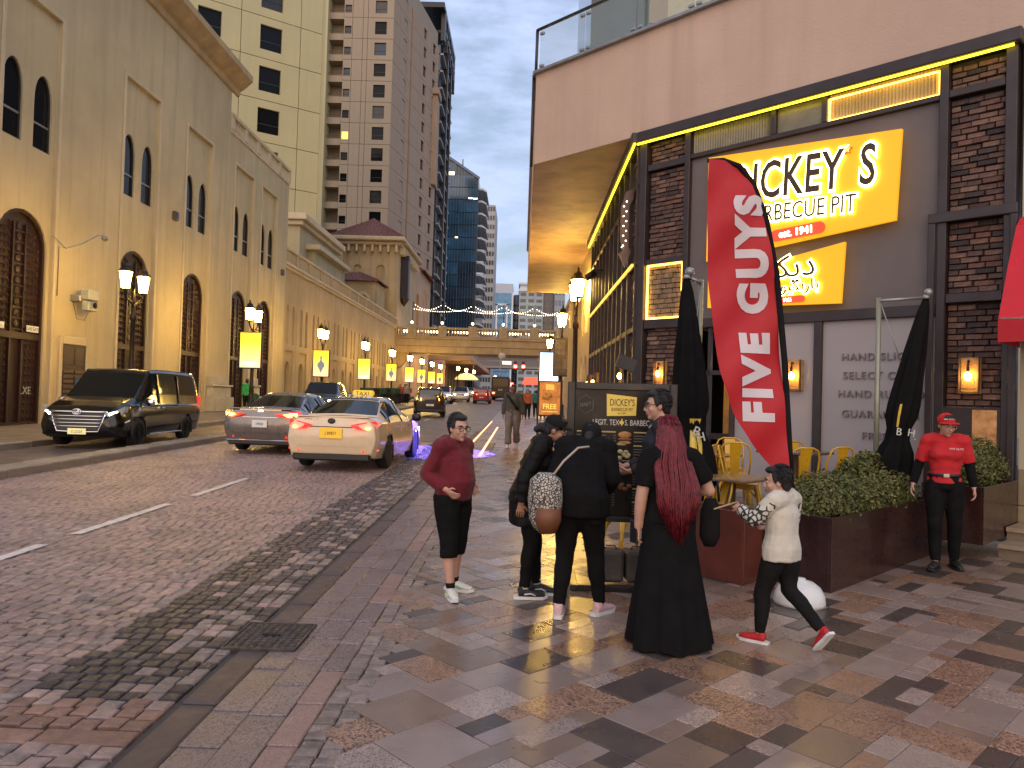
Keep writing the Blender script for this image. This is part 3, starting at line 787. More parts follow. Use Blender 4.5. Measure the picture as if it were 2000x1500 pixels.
# ================================================================ TOWERS
M_t1 = mat('tower_panel_pale', (.47, .41, .215), .8, var=.06, scale=.3, streak=.06)
M_t2 = mat('tower_panel_tan', (.34, .265, .180), .8, var=.07, scale=.3, streak=.06)
M_t2p = mat('tower_panel_pink_lit', (.37, .255, .165), .8, var=.07, scale=.3, streak=.06)  # tan cladding with the pink light on these facets put into the colour
M_dk = mat('tower_core_dark', (.05, .045, .04), .8, var=.1)
rp_ = random.Random(77); M_curt = [mat('curtain_grey', (.022, .020, .018), .25, var=.4, scale=2), mat('curtain_blind', (.055, .048, .038), .4, var=.3, scale=3), mat('curtain_blue', (.02, .035, .05), .1, var=.3)]
M_lit = mat('lit_window', (.8, .5, .15), .4, var=.3, scale=2, emit=(1, .50, .08), es=1.3)
M_litw = mat('lit_window_white', (.8, .7, .5), .4, var=.3, scale=2, emit=(1, .80, .45), es=2.2)
def panels(parent, P, e, cols, z0, n, fh, m, win_z, lit=(), gap=.06, seed=1, thick=.25):
    """storey-high cladding panels along direction e from P; cols = (u0, u1, window width or 0, window height)"""
    e = Vector((e[0], e[1], 0)).normalized(); ang = math.atan2(e.y, e.x)
    f = lambda u, v, d: (u, d, v)     # local: x along wall, y into the wall
    for ci, (u0, u1, ww, wh) in enumerate(cols):
        w = u1-u0; b = MB(); o = rect(gap/2, w-gap/2, gap/2, fh-gap/2)
        h = [rect(w/2-ww/2, w/2+ww/2, win_z, win_z+wh)] if ww else []
        b.wall(o, h, f); b.rim(o, f, 0, thick)
        if h: b.rim(h[0], f, 0, thick+.15)
        me = b.mesh('panel', m)
        if ww:
            b = MB(); b.box(w/2-ww/2, w/2+ww/2, thick, thick+.05, win_z, win_z+wh); pm = b.mesh('window', M_glassd); pv = [pm]
            for mm_ in M_curt: q_ = pm.copy(); q_.materials.clear(); q_.materials.append(mm_); pv.append(q_)
            b = MB(); b.box(w/2-ww/2, w/2+ww/2, thick-.04, thick-.001, win_z+wh*.36, win_z+wh*.36+.06); bme = b.mesh('window_bar', M_frame)
        for r in range(n):
            p = Vector(P)+e*u0+Vector((0, 0, z0+fh*r))
            if ww:
                pn = share(me, 'panel', parent, p, ang)
                wn = share(rp_.choices(pv, (60, 22, 10, 8))[0], 'window', pn, (0, 0, 0))
                if (ci, r) in lit:
                    wn.data = pm.copy(); wn.data.materials.clear(); wn.data.materials.append(lit[(ci, r)])
                else: share(bme, 'window_bar', pn, (0, 0, 0))
            else: share(me, 'panel', parent, p, ang)
t1 = thing('pale_panel_tower', 'pale yellow-green panelled tower with square dark windows behind the left building', 'tower')
a1 = R(54); e1 = Vector((math.sin(a1), math.cos(a1), 0)); C1 = Vector((-20.7, 75, 0))
panels(t1, C1, e1, [(-19.0, -13.4, 2.08, 2.35), (-13.4, -7.85, 2.08, 2.35), (-7.85, -2.2, 2.08, 2.35), (-2.2, 0, 0, 0)], 17.4, 8, 3.95, M_t1, .85)
b = MB(); n1 = Vector((-e1.y, e1.x, 0))
c0, c1_ = C1+n1*.27+e1*-19, C1+n1*.27+e1*-.05
b.prism([(c0.x, c0.y), (c1_.x, c1_.y), ((c1_+n1*12).x, (c1_+n1*12).y), ((c0+n1*12).x, (c0+n1*12).y)], lambda u, v, d: (u, v, d), 14, 50); b.build('core', M_dk, t1)
b = MB(); p = C1; q = C1+Vector((-.25, 1.6, 0)); b.prism([(p.x, p.y), (p.x+.2, p.y+.2), (q.x, q.y), (q.x-2, q.y)], lambda u, v, d: (u, v, d), 14, 50); b.build('side_wall', M_t1, t1)

t2 = thing('tan_tower', 'tall tan tower with stacked square windows and a recessed balcony strip', 'tower')
Z2, N2, F2 = 24.0, 13, 3.3
P2 = Vector((0, 118, 0))
panels(t2, P2, (1, 0), [(-29.3, -27.95, 1.05, 1.25), (-27.95, -26.3, 0, 0), (-26.3, -25.55, 0, 0), (-25.55, -21.5, 1.82, 2.0)], Z2, N2, F2, M_t2, .72, lit={(0, 5): M_lit})
e2 = Vector((4.6, 26, 0)).normalized()
panels(t2, Vector((-21.6, 118.2, 0)), e2, [(0, 3.0, 0, 0), (3.0, 8.6, 1.7, 1.9)], Z2, N2, F2, M_t2p, .8)
panels(t2, Vector((-19.9, 127.1, 0)), e2, [(0, 4, 0, 0), (4.0, 9.6, 1.7, 1.9)], Z2, N2, F2, M_t2p, .8)
panels(t2, Vector((-18.3, 136.8, 0)), e2, [(0, 5.6, 1.7, 1.9)], Z2, N2, F2, M_t2p, .8)
b = MB(); b.prism([(-29.2, 118.35), (-21.6, 118.35), (-20.2, 127), (-18.6, 137), (-17.7, 143), (-38, 143), (-38, 120.5), (-29.2, 120.5)], lambda u, v, d: (u, v, d), 0, 70); b.build('core', M_t2, t2)
slabm = MB().box(-31.6, -29.25, 118.4, 120.4, 0, 1.0).mesh('balcony', M_t2)
rail = MB().box(-31.6, -29.25, 118.38, 118.42, 1.35, 1.42).mesh('balcony_rail', M_frame)
for r in range(N2+3): s = share(slabm, 'balcony', t2, (0, 0, 14+F2*r)); share(rail, 'balcony_rail', s, (0, 0, 0))
b = MB(); b.box(-33.2, -31.6, 117.2, 120.4, 0, 70); b.build('fin', M_t1, t2)
b = MB(); b.cbox(-18.2, -17.0, 139.5, 143.2, 40.5, 57, .1); b.build('bay', M_t2p, t2)
b = MB(); b.cbox(-18.4, -16.7, 139, 143.6, 57, 58.2, .1); b.build('bay_cornice', M_t2p, t2)
bl_ = thing('balcony_lamp', 'glowing yellow lamp in the balcony recess of the tan tower', 'lamp', (-30.0, 118.8, 57.3))
b = MB(); b.ball((0, 0, 0), .35, 8); b.build('globe', M_warm, bl_); b = MB(); b.tube([(0, 0, .3), (0, .4, .6)], .04, 5); b.build('bracket', M_pole, bl_)
# dark striped glass tower
M_dg = mat('tower_dark_glass', (.035, .045, .055), .12, var=.3, scale=.5, spec=.7)
M_slab = mat('slab_edge', (.30, .32, .33), .6, var=.1)
t3 = thing('dark_balcony_tower', 'dark glass tower with pale slab lines and a black crown frame', 'tower')
b = MB(); b.box(-40, -18.2, 152, 172, 0, 72); b.build('curtain_wall', M_dg, t3)
sm = MB().box(-20.2, -17.6, 152, 172, 0, .35).mesh('floor_slab', M_slab)
for i in range(21): share(sm, 'floor_slab', t3, (0, 0, 2+3.4*i))
for yy in (158.5, 166):
    b = MB(); b.box(-18.1, -17.3, yy, yy+.9, 0, 72.5); b.build('mullion', M_blackp, t3)
b = MB(); b.box(-22, -17.2, 148, 172, 77.6, 78.6); b.box(-18, -17.2, 171, 172, 70, 78.6); b.box(-18, -17.2, 150, 151, 72, 78.6)
for i in range(6): b.box(-18, -17.2, 152+3.4*i, 152.5+3.4*i, 72, 77.6)
b.box(-20.5, -17.2, 152, 172, 74.5, 75); b.build('crown_frame', M_blackp, t3)
# blue glass tower with slanted top
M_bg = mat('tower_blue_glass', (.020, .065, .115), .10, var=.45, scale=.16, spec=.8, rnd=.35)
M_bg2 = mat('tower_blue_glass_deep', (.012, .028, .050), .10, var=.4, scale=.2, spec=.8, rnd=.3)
t4 = thing('blue_glass_tower', 'blue glass tower with slanted roofline and zigzag balconies on its street edge', 'tower')
def roofz(x): return 72.3-(x+25.2)*.66
fl_h = 3.6
for i in range(20):
    z = 1.0+fl_h*i
    x1 = -14.2
    xe = min(x1, -25.2+(72.3-(z+fl_h))/.66) if z+fl_h > roofz(x1) else x1
    if xe < -25: continue
    seg = [(-27, -19.5), (-19.5, xe)] if xe > -19.5 else [(-27, xe)]
    for k, (xa, xb) in enumerate(seg):
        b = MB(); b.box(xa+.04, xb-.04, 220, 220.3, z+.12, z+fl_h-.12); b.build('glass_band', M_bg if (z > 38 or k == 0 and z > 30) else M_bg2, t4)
b = MB(); b.prism([(-27, 0), (-14.2, 0), (-14.2, roofz(-14.2)-.1), (-27, roofz(-27)-.1)], lambda u, v, d: (u, d, v), 220.35, 262); b.build('core', M_dg, t4)
b = MB()
for i in range(17): x = -26.8+.8*i; b.box(x-.04, x+.04, 219.88, 219.999, 0, roofz(x)-.2)
b.build('mullions', mat('blue_mullion', (.05, .08, .11), .4, .3, var=.1), t4, kind='stuff')
b = MB(); b.bar((-27.2, 220, roofz(-27.2)), (-14, 220, roofz(-14)), .6, .7); b.build('roof_edge', mat('blue_edge', (.10, .16, .22), .4), t4)
bz = MB()
bz.prism([(0, 0), (1.1, 0), (2.4, -.6), (2.4, -.2), (1.2, .55), (0, .5)], lambda u, v, d: (u, d, v), 0, 16)
bzm = bz.mesh('balcony', mat('balcony_white', (.50, .50, .50), .6, var=.08))
for i in range(17): share(bzm, 'balcony', t4, (-14.2, 221, 5+3.55*i))
b = MB()
for x, z, w in ((-25.3, 65.6, 1.1), (-23.4, 65.7, 2.2), (-17, 58.9, 1.2), (-15.6, 58.8, 1.2), (-20.5, 47.5, .8)): b.box(x, x+w, 219.8, 219.87, z, z+(.9 if z > 60 else .35))
b.build('lit_pane', M_litw, t4, kind='stuff')
b = MB(); b.tube([(-19, 221, roofz(-19)), (-19, 221, roofz(-19)+2.4)], .25, 6); b.build('mast', M_slab, t4)
# far towers
def far_tower(name, label, x0, x1, y, z, m, m2, bands=18, cols=5, lit=False):
    t = thing(name, label, 'tower', (0, 0, 0)); b = MB(); b.box(x0, x1, y, y+25, 0, z); b.build('body', m, t)
    b = MB(); h = z/bands
    for i in range(bands):
        for c in range(cols):
            w = (x1-x0)/cols
            b.box(x0+w*c+w*.15, x0+w*c+w*.85, y-.12, y-.01, h*i+h*.3, h*i+h*.8)
    b.build('windows', m2, t, kind='stuff'); return t
M_pale = mat('far_pale', (.42, .40, .37), .7, var=.1, scale=.2)
M_blu = mat('far_blue', (.09, .24, .38), .25, var=.25, scale=.3)
M_wht = mat('far_white', (.62, .64, .66), .6)
M_tealg = mat('far_teal', (.30, .36, .37), .4, var=.15, scale=.3)
M_brn = mat('far_brown', (.16, .135, .12), .6, var=.15)
M_wind = mat('far_window', (.055, .06, .07), .2, var=.3, scale=.7)
far_tower('slim_pale_tower', 'slim pale concrete tower edge just right of the blue glass tower', -16.2, -12.0, 290, 75, M_pale, M_wind, 22, 4)
t6 = thing('blue_framed_tower', 'bright blue far tower with white rectangular frame lines', 'tower', (0, 0, 0))
b = MB(); b.box(-17.8, -5.9, 400, 425, 0, 56.8); b.build('body', M_blu, t6)
for x0, x1, z0, z1 in ((-14.8, -13.9, 22, 51), (-9.4, -8.5, 22, 51), (-14.8, -8.5, 50.2, 51.2), (-17.8, -13.9, 21, 22), (-6.7, -5.8, 10, 57), (-9.4, -6, 21, 22)):
    b = MB(); b.box(x0, x1, 399.4, 399.99, z0, z1); b.build('white_frame', M_wht, t6)
b = MB()
for i in range(15): b.box(-17.7, -6.8, 399.8, 399.99, 3.5*i+1.6, 3.5*i+2.0)
b.build('spandrels', mat('far_blue_dark', (.05, .12, .19), .3), t6, kind='stuff')
b = MB(); b.box(-17.6, -6.2, 402, 424, 56.8, 62); b.build('plant_room', mat('far_pale_blue', (.45, .47, .52), .6), t6)
t7 = thing('curved_dark_tower', 'dark curved slender tower between the blue and the teal towers', 'tower', (0, 0, 0))
b = MB(); b.lathe([(4.4, 0), (4.4, 50), (3.6, 55), (1.5, 57.5)], 16, (-4.0, 412, 0), sy=.8); b.build('body', mat('far_slate', (.14, .16, .20), .3, var=.2, scale=.4), t7)
b = MB()
for i in range(13): b.lathe([(4.45, 0), (4.5, .5), (4.45, 1.0)], 16, (-4, 412, 3+4*i), sy=.8)
b.build('floor_bands', M_wind, t7, kind='stuff')
far_tower('teal_glass_tower', 'grey-teal far tower with a white crown band under the overhang', -2.8, 9.8, 400, 58, M_tealg, M_wind, 17, 3)
b = MB(); b.box(-3.2, 10.2, 399.5, 426, 58, 59.2); b.box(-3.2, 10.2, 399.5, 426, 61.5, 62.6); b.box(-2.5, 9.5, 401, 425, 59.2, 61.5); b.build('crown', M_wht, bpy.data.objects['teal_glass_tower'])
far_tower('brown_far_tower', 'dark brown far tower beside the teal one', 9.8, 15.4, 402, 60, M_brn, M_wind, 16, 2)
far_tower('gridded_far_tower', 'grey far tower with a grid of blue windows at the edge of the overhang', 15.6, 21, 398, 60, M_slab, mat('far_window_blue', (.10, .14, .18), .2), 11, 3)
# tower seen through the glass balustrade above the restaurant
tr = thing('beige_tower_behind_glass', 'beige tower with small square windows seen through the glass balustrade', 'tower')
panels(tr, Vector((0, 46, 0)), (1, 0), [(7.0, 9.6, 0, 0), (9.6, 13, 1.3, 1.5), (13, 16, 1.3, 1.5), (16, 22, 0, 0)], 18, 7, 3.3, M_t2, .8)
b = MB(); b.box(7.1, 30, 46.4, 60, 0, 42); b.build('core', M_t2, tr)
b = MB(); b.box(3.6, 6.95, 47, 60, 0, 42); b.build('dark_wing', M_dg, tr)
t8 = thing('arched_upper_house', 'yellowish upper storey with one large arched window behind the glass balustrade', 'building')
f8 = lambda u, v, d: (u, 26+d, v); b = MB(); a8 = arch(7.9, 2.6, 9, 14.6, 16.2)
b.wall(rect(4.6, 16, 8, 19), [a8], f8); b.rim(a8, f8, 0, .3); b.build('wall', mat('upper_stucco', (.47, .42, .25), .8, var=.08), t8); b = MB(); b.wall(a8, [], f8, .3); b.build('window', M_glassd, t8)
# ================================================================ RIGHT SIDE: RESTAURANT AND OVERHANG
S2_ = math.sqrt(.5)
CX, CY_ = 2.02, 13.48                         # street corner of the diagonal front
eF = Vector((S2_, -S2_, 0)); nF = Vector((-S2_, -S2_, 0))
AF = math.atan2(eF.y, eF.x)                   # local x runs along the front, local y points INTO the building
def sx(x): return (x-CX)*math.sqrt(2)
fF = lambda u, v, d: (CX+u*S2_+d*S2_, CY_-u*S2_+d*S2_, v)
M_mul = mat('dark_mullion', (.050, .036, .034), .45, .3, var=.2, scale=3, dirt=.2)
M_greyp = mat('grey_render', (.14, .118, .112), .75, var=.1, scale=1.0, bump=.15, bscale=30, dirt=.15)
M_greyw = mat('grey_glass_film', (.37, .325, .315), .4, var=.06, scale=.8)
M_brick = mat('brick', (.115, .058, .042), .8, var=.35, scale=9, bump=.6, bscale=45, rnd=.55)
M_brick2 = [mat('brick_red', (.135, .066, .047), .8, var=.35, scale=12, bump=.6, bscale=45, rnd=.3), mat('brick_brown', (.090, .052, .041), .8, var=.35, scale=12, bump=.6, bscale=45, rnd=.3), mat('brick_dark', (.048, .032, .029), .8, var=.35, scale=12, bump=.6, bscale=45, rnd=.3), mat('brick_tan', (.175, .100, .072), .8, var=.3, scale=12, bump=.6, bscale=45, rnd=.2)]
M_stoneb = mat('pale_stone_brick', (.20, .14, .085), .8, var=.35, scale=12, bump=.6, bscale=45, rnd=.3)
M_ledY = mat('yellow_led', (.9, .8, .1), .4, var=0, emit=(1, .80, .02), es=3.2)
M_ledG = mat('gold_led', (.9, .7, .2), .4, var=0, emit=(1, .52, .06), es=6)
M_pinkst = mat('stucco_pink', (.55, .39, .295), .85, var=.10, scale=.5, bump=.3, bscale=26, streak=.16)
M_sof = mat('soffit', (.50, .36, .19), .65, var=.25, scale=1.6, bump=.15, bscale=18)
M_btile = mat('mortar_dark', (.050, .038, .033), .9, var=.2, scale=20)
rs = thing('restaurant_front', 'two storey brick and dark metal restaurant front set diagonally across the corner', 'building')
def band(u0, u1, v0, v1, d0, d1, name='mullion', m=None, bev=.008):
    b = MB(); b.cbox(u0, u1, d0, d1, v0, v1, bev); return b.build(name, m or M_mul, rs, (CX, CY_, 0), AF)
U = lambda x: sx(x)
zt = 6.27
band(-.02, .12, 0.15, zt, -.07, .2)                                  # corner post
for x0, x1, zb in ((2.65, 2.72, .15), (5.40, 5.475, .3), (5.93, 6.02, .3)): band(U(x0), U(x1), zb, zt, -.06, .2)
for x0, x1, z0, z1 in ((2.11, 2.65, 5.75, 5.86), (2.11, 2.65, 4.11, 4.2), (2.11, 2.65, 3.0, 3.16), (5.475, 5.93, 5.80, 5.90), (5.475, 5.93, 4.18, 4.31), (5.475, 5.93, 3.12, 3.24),
                       (2.72, 5.40, 5.80, 5.875), (2.72, 5.40, 2.97, 3.12)):
    band(U(x0)+.001, U(x1)-.001, z0, z1, -.045, .18)
band(U(5.33), U(6.04), 4.17, 4.30, -.10, -.064)
band(U(5.33), U(5.39), .35, 4.168, -.10, -.064); band(U(5.985), U(6.04), .35, 4.168, -.10, -.064)
for x in (3.75, 4.31): band(U(x)-.04, U(x)+.04, 5.876, zt, -.04, .15)
band(U(4.25), U(4.33), .3, 2.969, -.04, .15); band(U(3.30), U(3.35), .3, 2.969, -.04, .15)
band(-.05, U(6.06), zt+.002, 6.45, -.16, .2, 'header', M_mul, .015)
band(-.05, U(6.0), zt-.034, zt-.008, -.130, -.10, 'led_strip', M_ledY, .003)
# infill
def fill(x0, x1, z0, z1, d, m, name): b = MB(); b.box(U(x0), U(x1), d, d+.04, z0, z1); return b.build(name, m, rs, (CX, CY_, 0), AF)
fill(2.72, 5.40, 3.12, 5.80, .03, M_greyp, 'grey_panel')
fill(3.35, 4.25, .3, 2.97, .03, M_greyw, 'film_panel'); fill(4.33, 5.40, .3, 2.97, .03, M_greyw, 'film_panel')
M_rib = mat('ribbed_glass', (.20, .17, .11), .25, var=.2, scale=3)
M_lpan = mat('lit_panel', (.30, .22, .10), .4, var=.25, scale=2.0, emit=(1, .55, .12), es=.05)
def ribbed(x0, x1, z0, z1, m, name):
    b = MB(); n = int((U(x1)-U(x0))/.045)
    for i in range(n):
        u0 = U(x0)+(U(x1)-U(x0))*i/n; u1 = U(x0)+(U(x1)-U(x0))*(i+1)/n
        b.add([(u0, .05, z0), ((u0+u1)/2, .03, z0), (u1, .05, z0), (u0, .05, z1), ((u0+u1)/2, .03, z1), (u1, .05, z1)], [(0, 1, 4, 3), (1, 2, 5, 4)])
    return b.build(name, m, rs, (CX, CY_, 0), AF)
ribbed(2.72, 3.72, 5.876, zt, M_rib, 'ribbed_glass'); fill(3.78, 4.28, 5.876, zt, .03, M_rib, 'transom_pane'); lp_ = ribbed(4.34, 5.40, 5.876, zt, M_lpan, 'lit_ribbed_panel')
for u0, u1, z0, z1 in ((U(4.345), U(5.395), 5.88, 5.898), (U(4.345), U(5.395), 6.195, 6.213), (U(4.345), U(4.36), 5.90, 6.19), (U(5.38), U(5.395), 5.90, 6.19)):
    b = MB(); b.box(u0, u1, -.0, .02, z0, z1); b.build('led_edge', M_ledG, rs, (CX, CY_, 0), AF)
for x0, x1, z0, z1 in ((2.11, 2.65, .15, zt), (5.475, 5.93, .3, zt)): fill(x0, x1, z0, z1, .10, M_btile, 'mortar_bed')
# bricks: the 300 largest in view are parts of their own
rb = random.Random(3); brick_me = {}
bricks = []
def lay(x0, x1, z0, z1, L=.215, H=.0765, lit=False):
    z = z0; r = 0
    while z < z1-.03:
        h = min(H, z1-z); u = U(x0)-(L/2 if r % 2 else 0)*rb.uniform(.7, 1.2)
        while u < U(x1)-.012:
            l = L*rb.uniform(.8, 1.12); a, c = max(u, U(x0)), min(u+l, U(x1))
            if c-a > .03: bricks.append((a, c, z, z+h-.010, rb.uniform(.035, .075), lit))
            u += l
        z += h; r += 1
for z0, z1 in ((.35, 3.11), (3.25, 4.17), (4.32, 5.79), (5.91, 6.21)): lay(5.48, 5.925, z0, z1)
for z0, z1 in ((.2, 2.99), (4.21, 5.74), (5.87, 6.21)): lay(2.12, 2.645, z0, z1)
lay(2.13, 2.63, 3.18, 4.09, .19, .085, True)
vis_b = sorted([b_ for b_ in bricks if b_[2] > .9 and not b_[5]], key=lambda q: -(q[1]-q[0])*(1.4 if q[0] > 3 else .9))
chosen = set(id(q) for q in vis_b[:300])
for q in bricks:
    if id(q) not in chosen: continue
    key = (round((q[1]-q[0])/.02), rb.randint(0, 3))
    if key not in brick_me:
        b = MB(); w = q[1]-q[0]-.010; j = lambda: rb.uniform(-.006, .006)
        f = [(0, .0+j(), 0), (w, j(), 0), (w, j(), .0655), (0, j(), .0655)]
        vs = [(x+(.006 if x == 0 else -.006), y-.012, z+(.006 if z == 0 else -.006)) for x, y, z in f]+f+[(x, .07, z) for x, _, z in f]
        b.add(vs, [(0, 1, 2, 3)]+[(4+i, 4+(i+1) % 4, (i+1) % 4, i) for i in range(4)]+[(8+i, 8+(i+1) % 4, 4+(i+1) % 4, 4+i) for i in range(4)])
        brick_me[key] = b.mesh('brick', rb.choices(M_brick2, (35, 30, 20, 15))[0])
    p = fF(q[0]+.005, q[2], q[4]); share(brick_me[key], 'brick', rs, p, AF)
b = MB(); bs = MB()
for q in bricks:
    if id(q) in chosen: continue
    (bs if q[5] else b).cbox(q[0]+.005, q[1]-.005, q[4]-.01, q[4]+.06, q[2], q[3], .006, 0 if q[5] else rb.choices((0, 1, 2, 3), (35, 30, 20, 15))[0])
b.build('bricks', M_brick2, rs, (CX, CY_, 0), AF, kind='stuff'); bs.build('stone_bricks', M_stoneb, rs, (CX, CY_, 0), AF, kind='stuff')
for u0, u1, z0, z1 in ((U(2.12), U(2.64), 3.165, 3.19), (U(2.12), U(2.64), 4.08, 4.105), (U(2.12), U(2.14), 3.195, 4.075), (U(2.62), U(2.64), 3.195, 4.075)):
    b = MB(); b.box(u0, u1, -.005, .02, z0, z1); b.build('led_edge', M_ledG, rs, (CX, CY_, 0), AF)
# door opening with warm interior
b = MB(); b.box(U(2.72), U(3.30), 1.2, 1.25, .3, 2.97); b.build('interior_wall', mat('interior_timber', (.50, .30, .10), .6, var=.5, scale=3), rs, (CX, CY_, 0), AF)
b = MB(); b.box(U(2.72), U(3.30), .05, 1.2, 2.97, 3.0); b.build('interior_ceiling', M_frame, rs, (CX, CY_, 0), AF)
b = MB(); b.box(U(2.74), U(2.80), 0, .06, .3, 2.96); b.box(U(3.0), U(3.04), 0, .06, .3, 2.96); b.box(U(2.74), U(3.3), 0, .06, 2.2, 2.27); b.box(U(2.80), U(3.28), .3, .34, 1.15, 1.25)
b.build('door_frame', M_mul, rs, (CX, CY_, 0), AF)
b = MB()
for i in range(5):
    for j in range(2): b.cbox(U(2.84)+j*.26, U(2.84)+j*.26+.2, 1.12, 1.19, 1.3+i*.22, 1.5+i*.22, .01)
b.build('interior_glow_plank', mat('plank_glow', (.5, .30, .10), .5, var=.4, scale=6, emit=(1, .5, .1), es=.35), rs, (CX, CY_, 0), AF, kind='stuff')  # planks emit by themselves, painting in the warm light of the interior
pnd = thing('pendant_lamp', 'warm pendant bulb glowing just inside the restaurant door', 'pendant lamp', fF(U(3.05), 2.45, .75)); b = MB(); b.tube([(0, 0, .08), (0, 0, .5)], .006, 5); b.build('cord', M_frame, pnd); b = MB(); b.ball((0, 0, 0), .06, 10); b.build('bulb', mat('pendant_bulb', (1, .7, .3), .3, var=0, emit=(1, .55, .14), es=70), pnd)
# raised lettering on the film panel
ft = [('HAND SLICED', 2.40), ('SELECT CUTS', 2.14), ('HAND RUBBED', 1.88), ('GUARANTEES', 1.60), ('FRESH', 1.30)]
M_gl = mat('relief_shaded_letter', (.20, .172, .168), .5, var=.05)  # same colour as the panel, darkened to paint in the relief's shade
for s, z in ft:
    o = text('raised_lettering', s, M_gl, rs, fF(U(4.90), z, .015), AF, size=.145, xs=1.02, ext=.012, space=1.16)
# ---- street side of the restaurant
M_gls = mat('shop_glass', (.010, .009, .008), .05, var=0, spec=.7)
st = thing('restaurant_street_side', 'tall dark glazed side of the restaurant with slim mullions along the pavement', 'building')
ys = [13.6, 14.5, 15.3, 16.1, 16.9, 17.7, 18.5, 19.3, 20.1, 20.9, 21.7, 22.5]
for i, y in enumerate(ys):
    b = MB(); b.cbox(1.93, 2.05, y-.04, y+.04, .2, 6.25, .01); b.build('mullion', M_mul, st)
for z0, z1, m in ((2.98, 3.08, M_mul), (4.14, 4.24, M_mul), (5.55, 5.65, M_mul)):
    b = MB(); b.cbox(1.945, 2.06, 13.5, 22.6, z0, z1, .01); b.build('transom', m, st)
b = MB(); b.cbox(1.90, 1.943, 13.8, 22.5, 4.16, 4.21, .005); b.build('gold_edge', mat('gold_edge_mat', (.4, .3, .1), .4, var=0, emit=(1, .6, .08), es=.9), st)
b = MB(); b.cbox(1.80, 2.06, 13.4, 22.7, 6.27, 6.45, .015); b.build('header', M_mul, st)
b = MB(); b.box(1.84, 1.87, 13.4, 22.6, 6.235, 6.262); b.build('led_strip', M_ledY, st)
for (ya, yb) in zip(ys[:-1], ys[1:]):
    for z0, z1 in ((.35, 2.98), (3.08, 4.14), (4.24, 5.55), (5.65, 6.26)):
        if ya == 13.6: continue
        b = MB(); b.box(2.03, 2.05, ya+.041, yb-.041, z0+.001, z1-.001); b.build('pane', M_gls, st)
    if ya > 14:
        b = MB(); b.box(1.97, 2.028, (ya+yb)/2-.015, (ya+yb)/2+.015, .35, 5.55); b.build('glazing_bar', M_metal_grey, st)
b = MB(); b.box(2.08, 2.12, 13.5, 14.5, .2, 6.2); b.build('mortar_bed', M_btile, st)
b = MB()
z = .3; r = 0
while z < 6.15:
    y = 13.62-(.1 if r % 2 else 0)
    while y < 14.46:
        l = .205*rb.uniform(.8, 1.1); a, c = max(13.62, y), min(14.46, y+l); d = rb.uniform(0, .03)
        if c-a > .03: b.cbox(2.0+d, 2.09, a+.005, c-.005, z, z+.066, .006, rb.choices((0, 1, 2, 3), (35, 30, 20, 15))[0])
        y += l
    z += .0765; r += 1
b.build('bricks', M_brick2, st, kind='stuff')
b = MB(); b.box(2.3, 8, 14.4, 23, 6.20, 6.26); b.box(3.8, 3.85, 14.5, 23, 0, 6.2); b.build('inside_shell', mat('inside_dark', (.03, .022, .016), .8), st)
for i, (y, z, w) in enumerate(((22.0, 3.6, .25), (21.2, 5.0, .2), (19.9, 3.5, .22), (18.7, 5.0, .2))):
    b = MB(); b.box(2.06, 2.07, y-w/2, y+w/2, z-.4, z+.4); b.build('lit_interior', mat('lit_interior_mat', (.6, .4, .1), .4, emit=(1, .6, .12), es=.8), st)
# beige wall with arches beyond, and the overhang
M_stR = mat('stucco_right', (.53, .42, .25), .85, var=.1, scale=.5, bump=.2, bscale=30, streak=.12)
aw = thing('arched_street_wall', 'warm lit beige wall with narrow pointed arches under the overhang past the glass front', 'building')
fR = lambda u, v, d: (1.98+d, u, v)
w = MB(); hs = [arch(y, .8, 3.9, 5.3, 5.95) for y in (24.4, 26.0, 29.2, 30.8)]; h2 = [arch(y, .8, .5, 2.6, 3.2) for y in (24.4, 26.0, 29.2, 30.8)]
w.wall(rect(22.72, 34, .1, 6.45), hs+h2, fR)
for h in hs+h2: w.rim(h, fR, 0, .25); w.wall(h, [], fR, .25)
w.box(1.98, 9, 33.9, 34, 0, 6.45); w.build('wall', M_stR, aw)
oh = thing('overhanging_storey', 'pink stucco upper storey overhanging the restaurant corner with a golden soffit', 'building')
pts = [(.11, 15.41), (8.6, 6.92), (14, 10), (14, 34), (.11, 34)]
b = MB(); b.prism(pts, lambda u, v, d: (u, v, d), 6.455, 8.28, caps=False); b.add([(u, v, 8.28) for u, v in pts], [(0, 1, 2, 3, 4)]); b.build('wall', M_pinkst, oh)
b = MB(); b.add([(u, v, 6.452) for u, v in pts], [(4, 3, 2, 1, 0)]); b.build('soffit', M_sof, oh)
b = MB(); e = Vector((.11, 15.41, 0)); b.bar(e+nF*.03+Vector((0, 0, 8.30)), e+eF*13+nF*.03+Vector((0, 0, 8.30)), .14, .05); b.bar((.10, 15.4, 8.30), (.10, 34, 8.30), .14, .05); b.build('coping', M_metal_grey, oh)
b = MB(); b.tube([(.06, 15.6, 6.46), (.06, 15.6, 8.28)], .03, 6); b.build('downpipe', M_frame, oh)
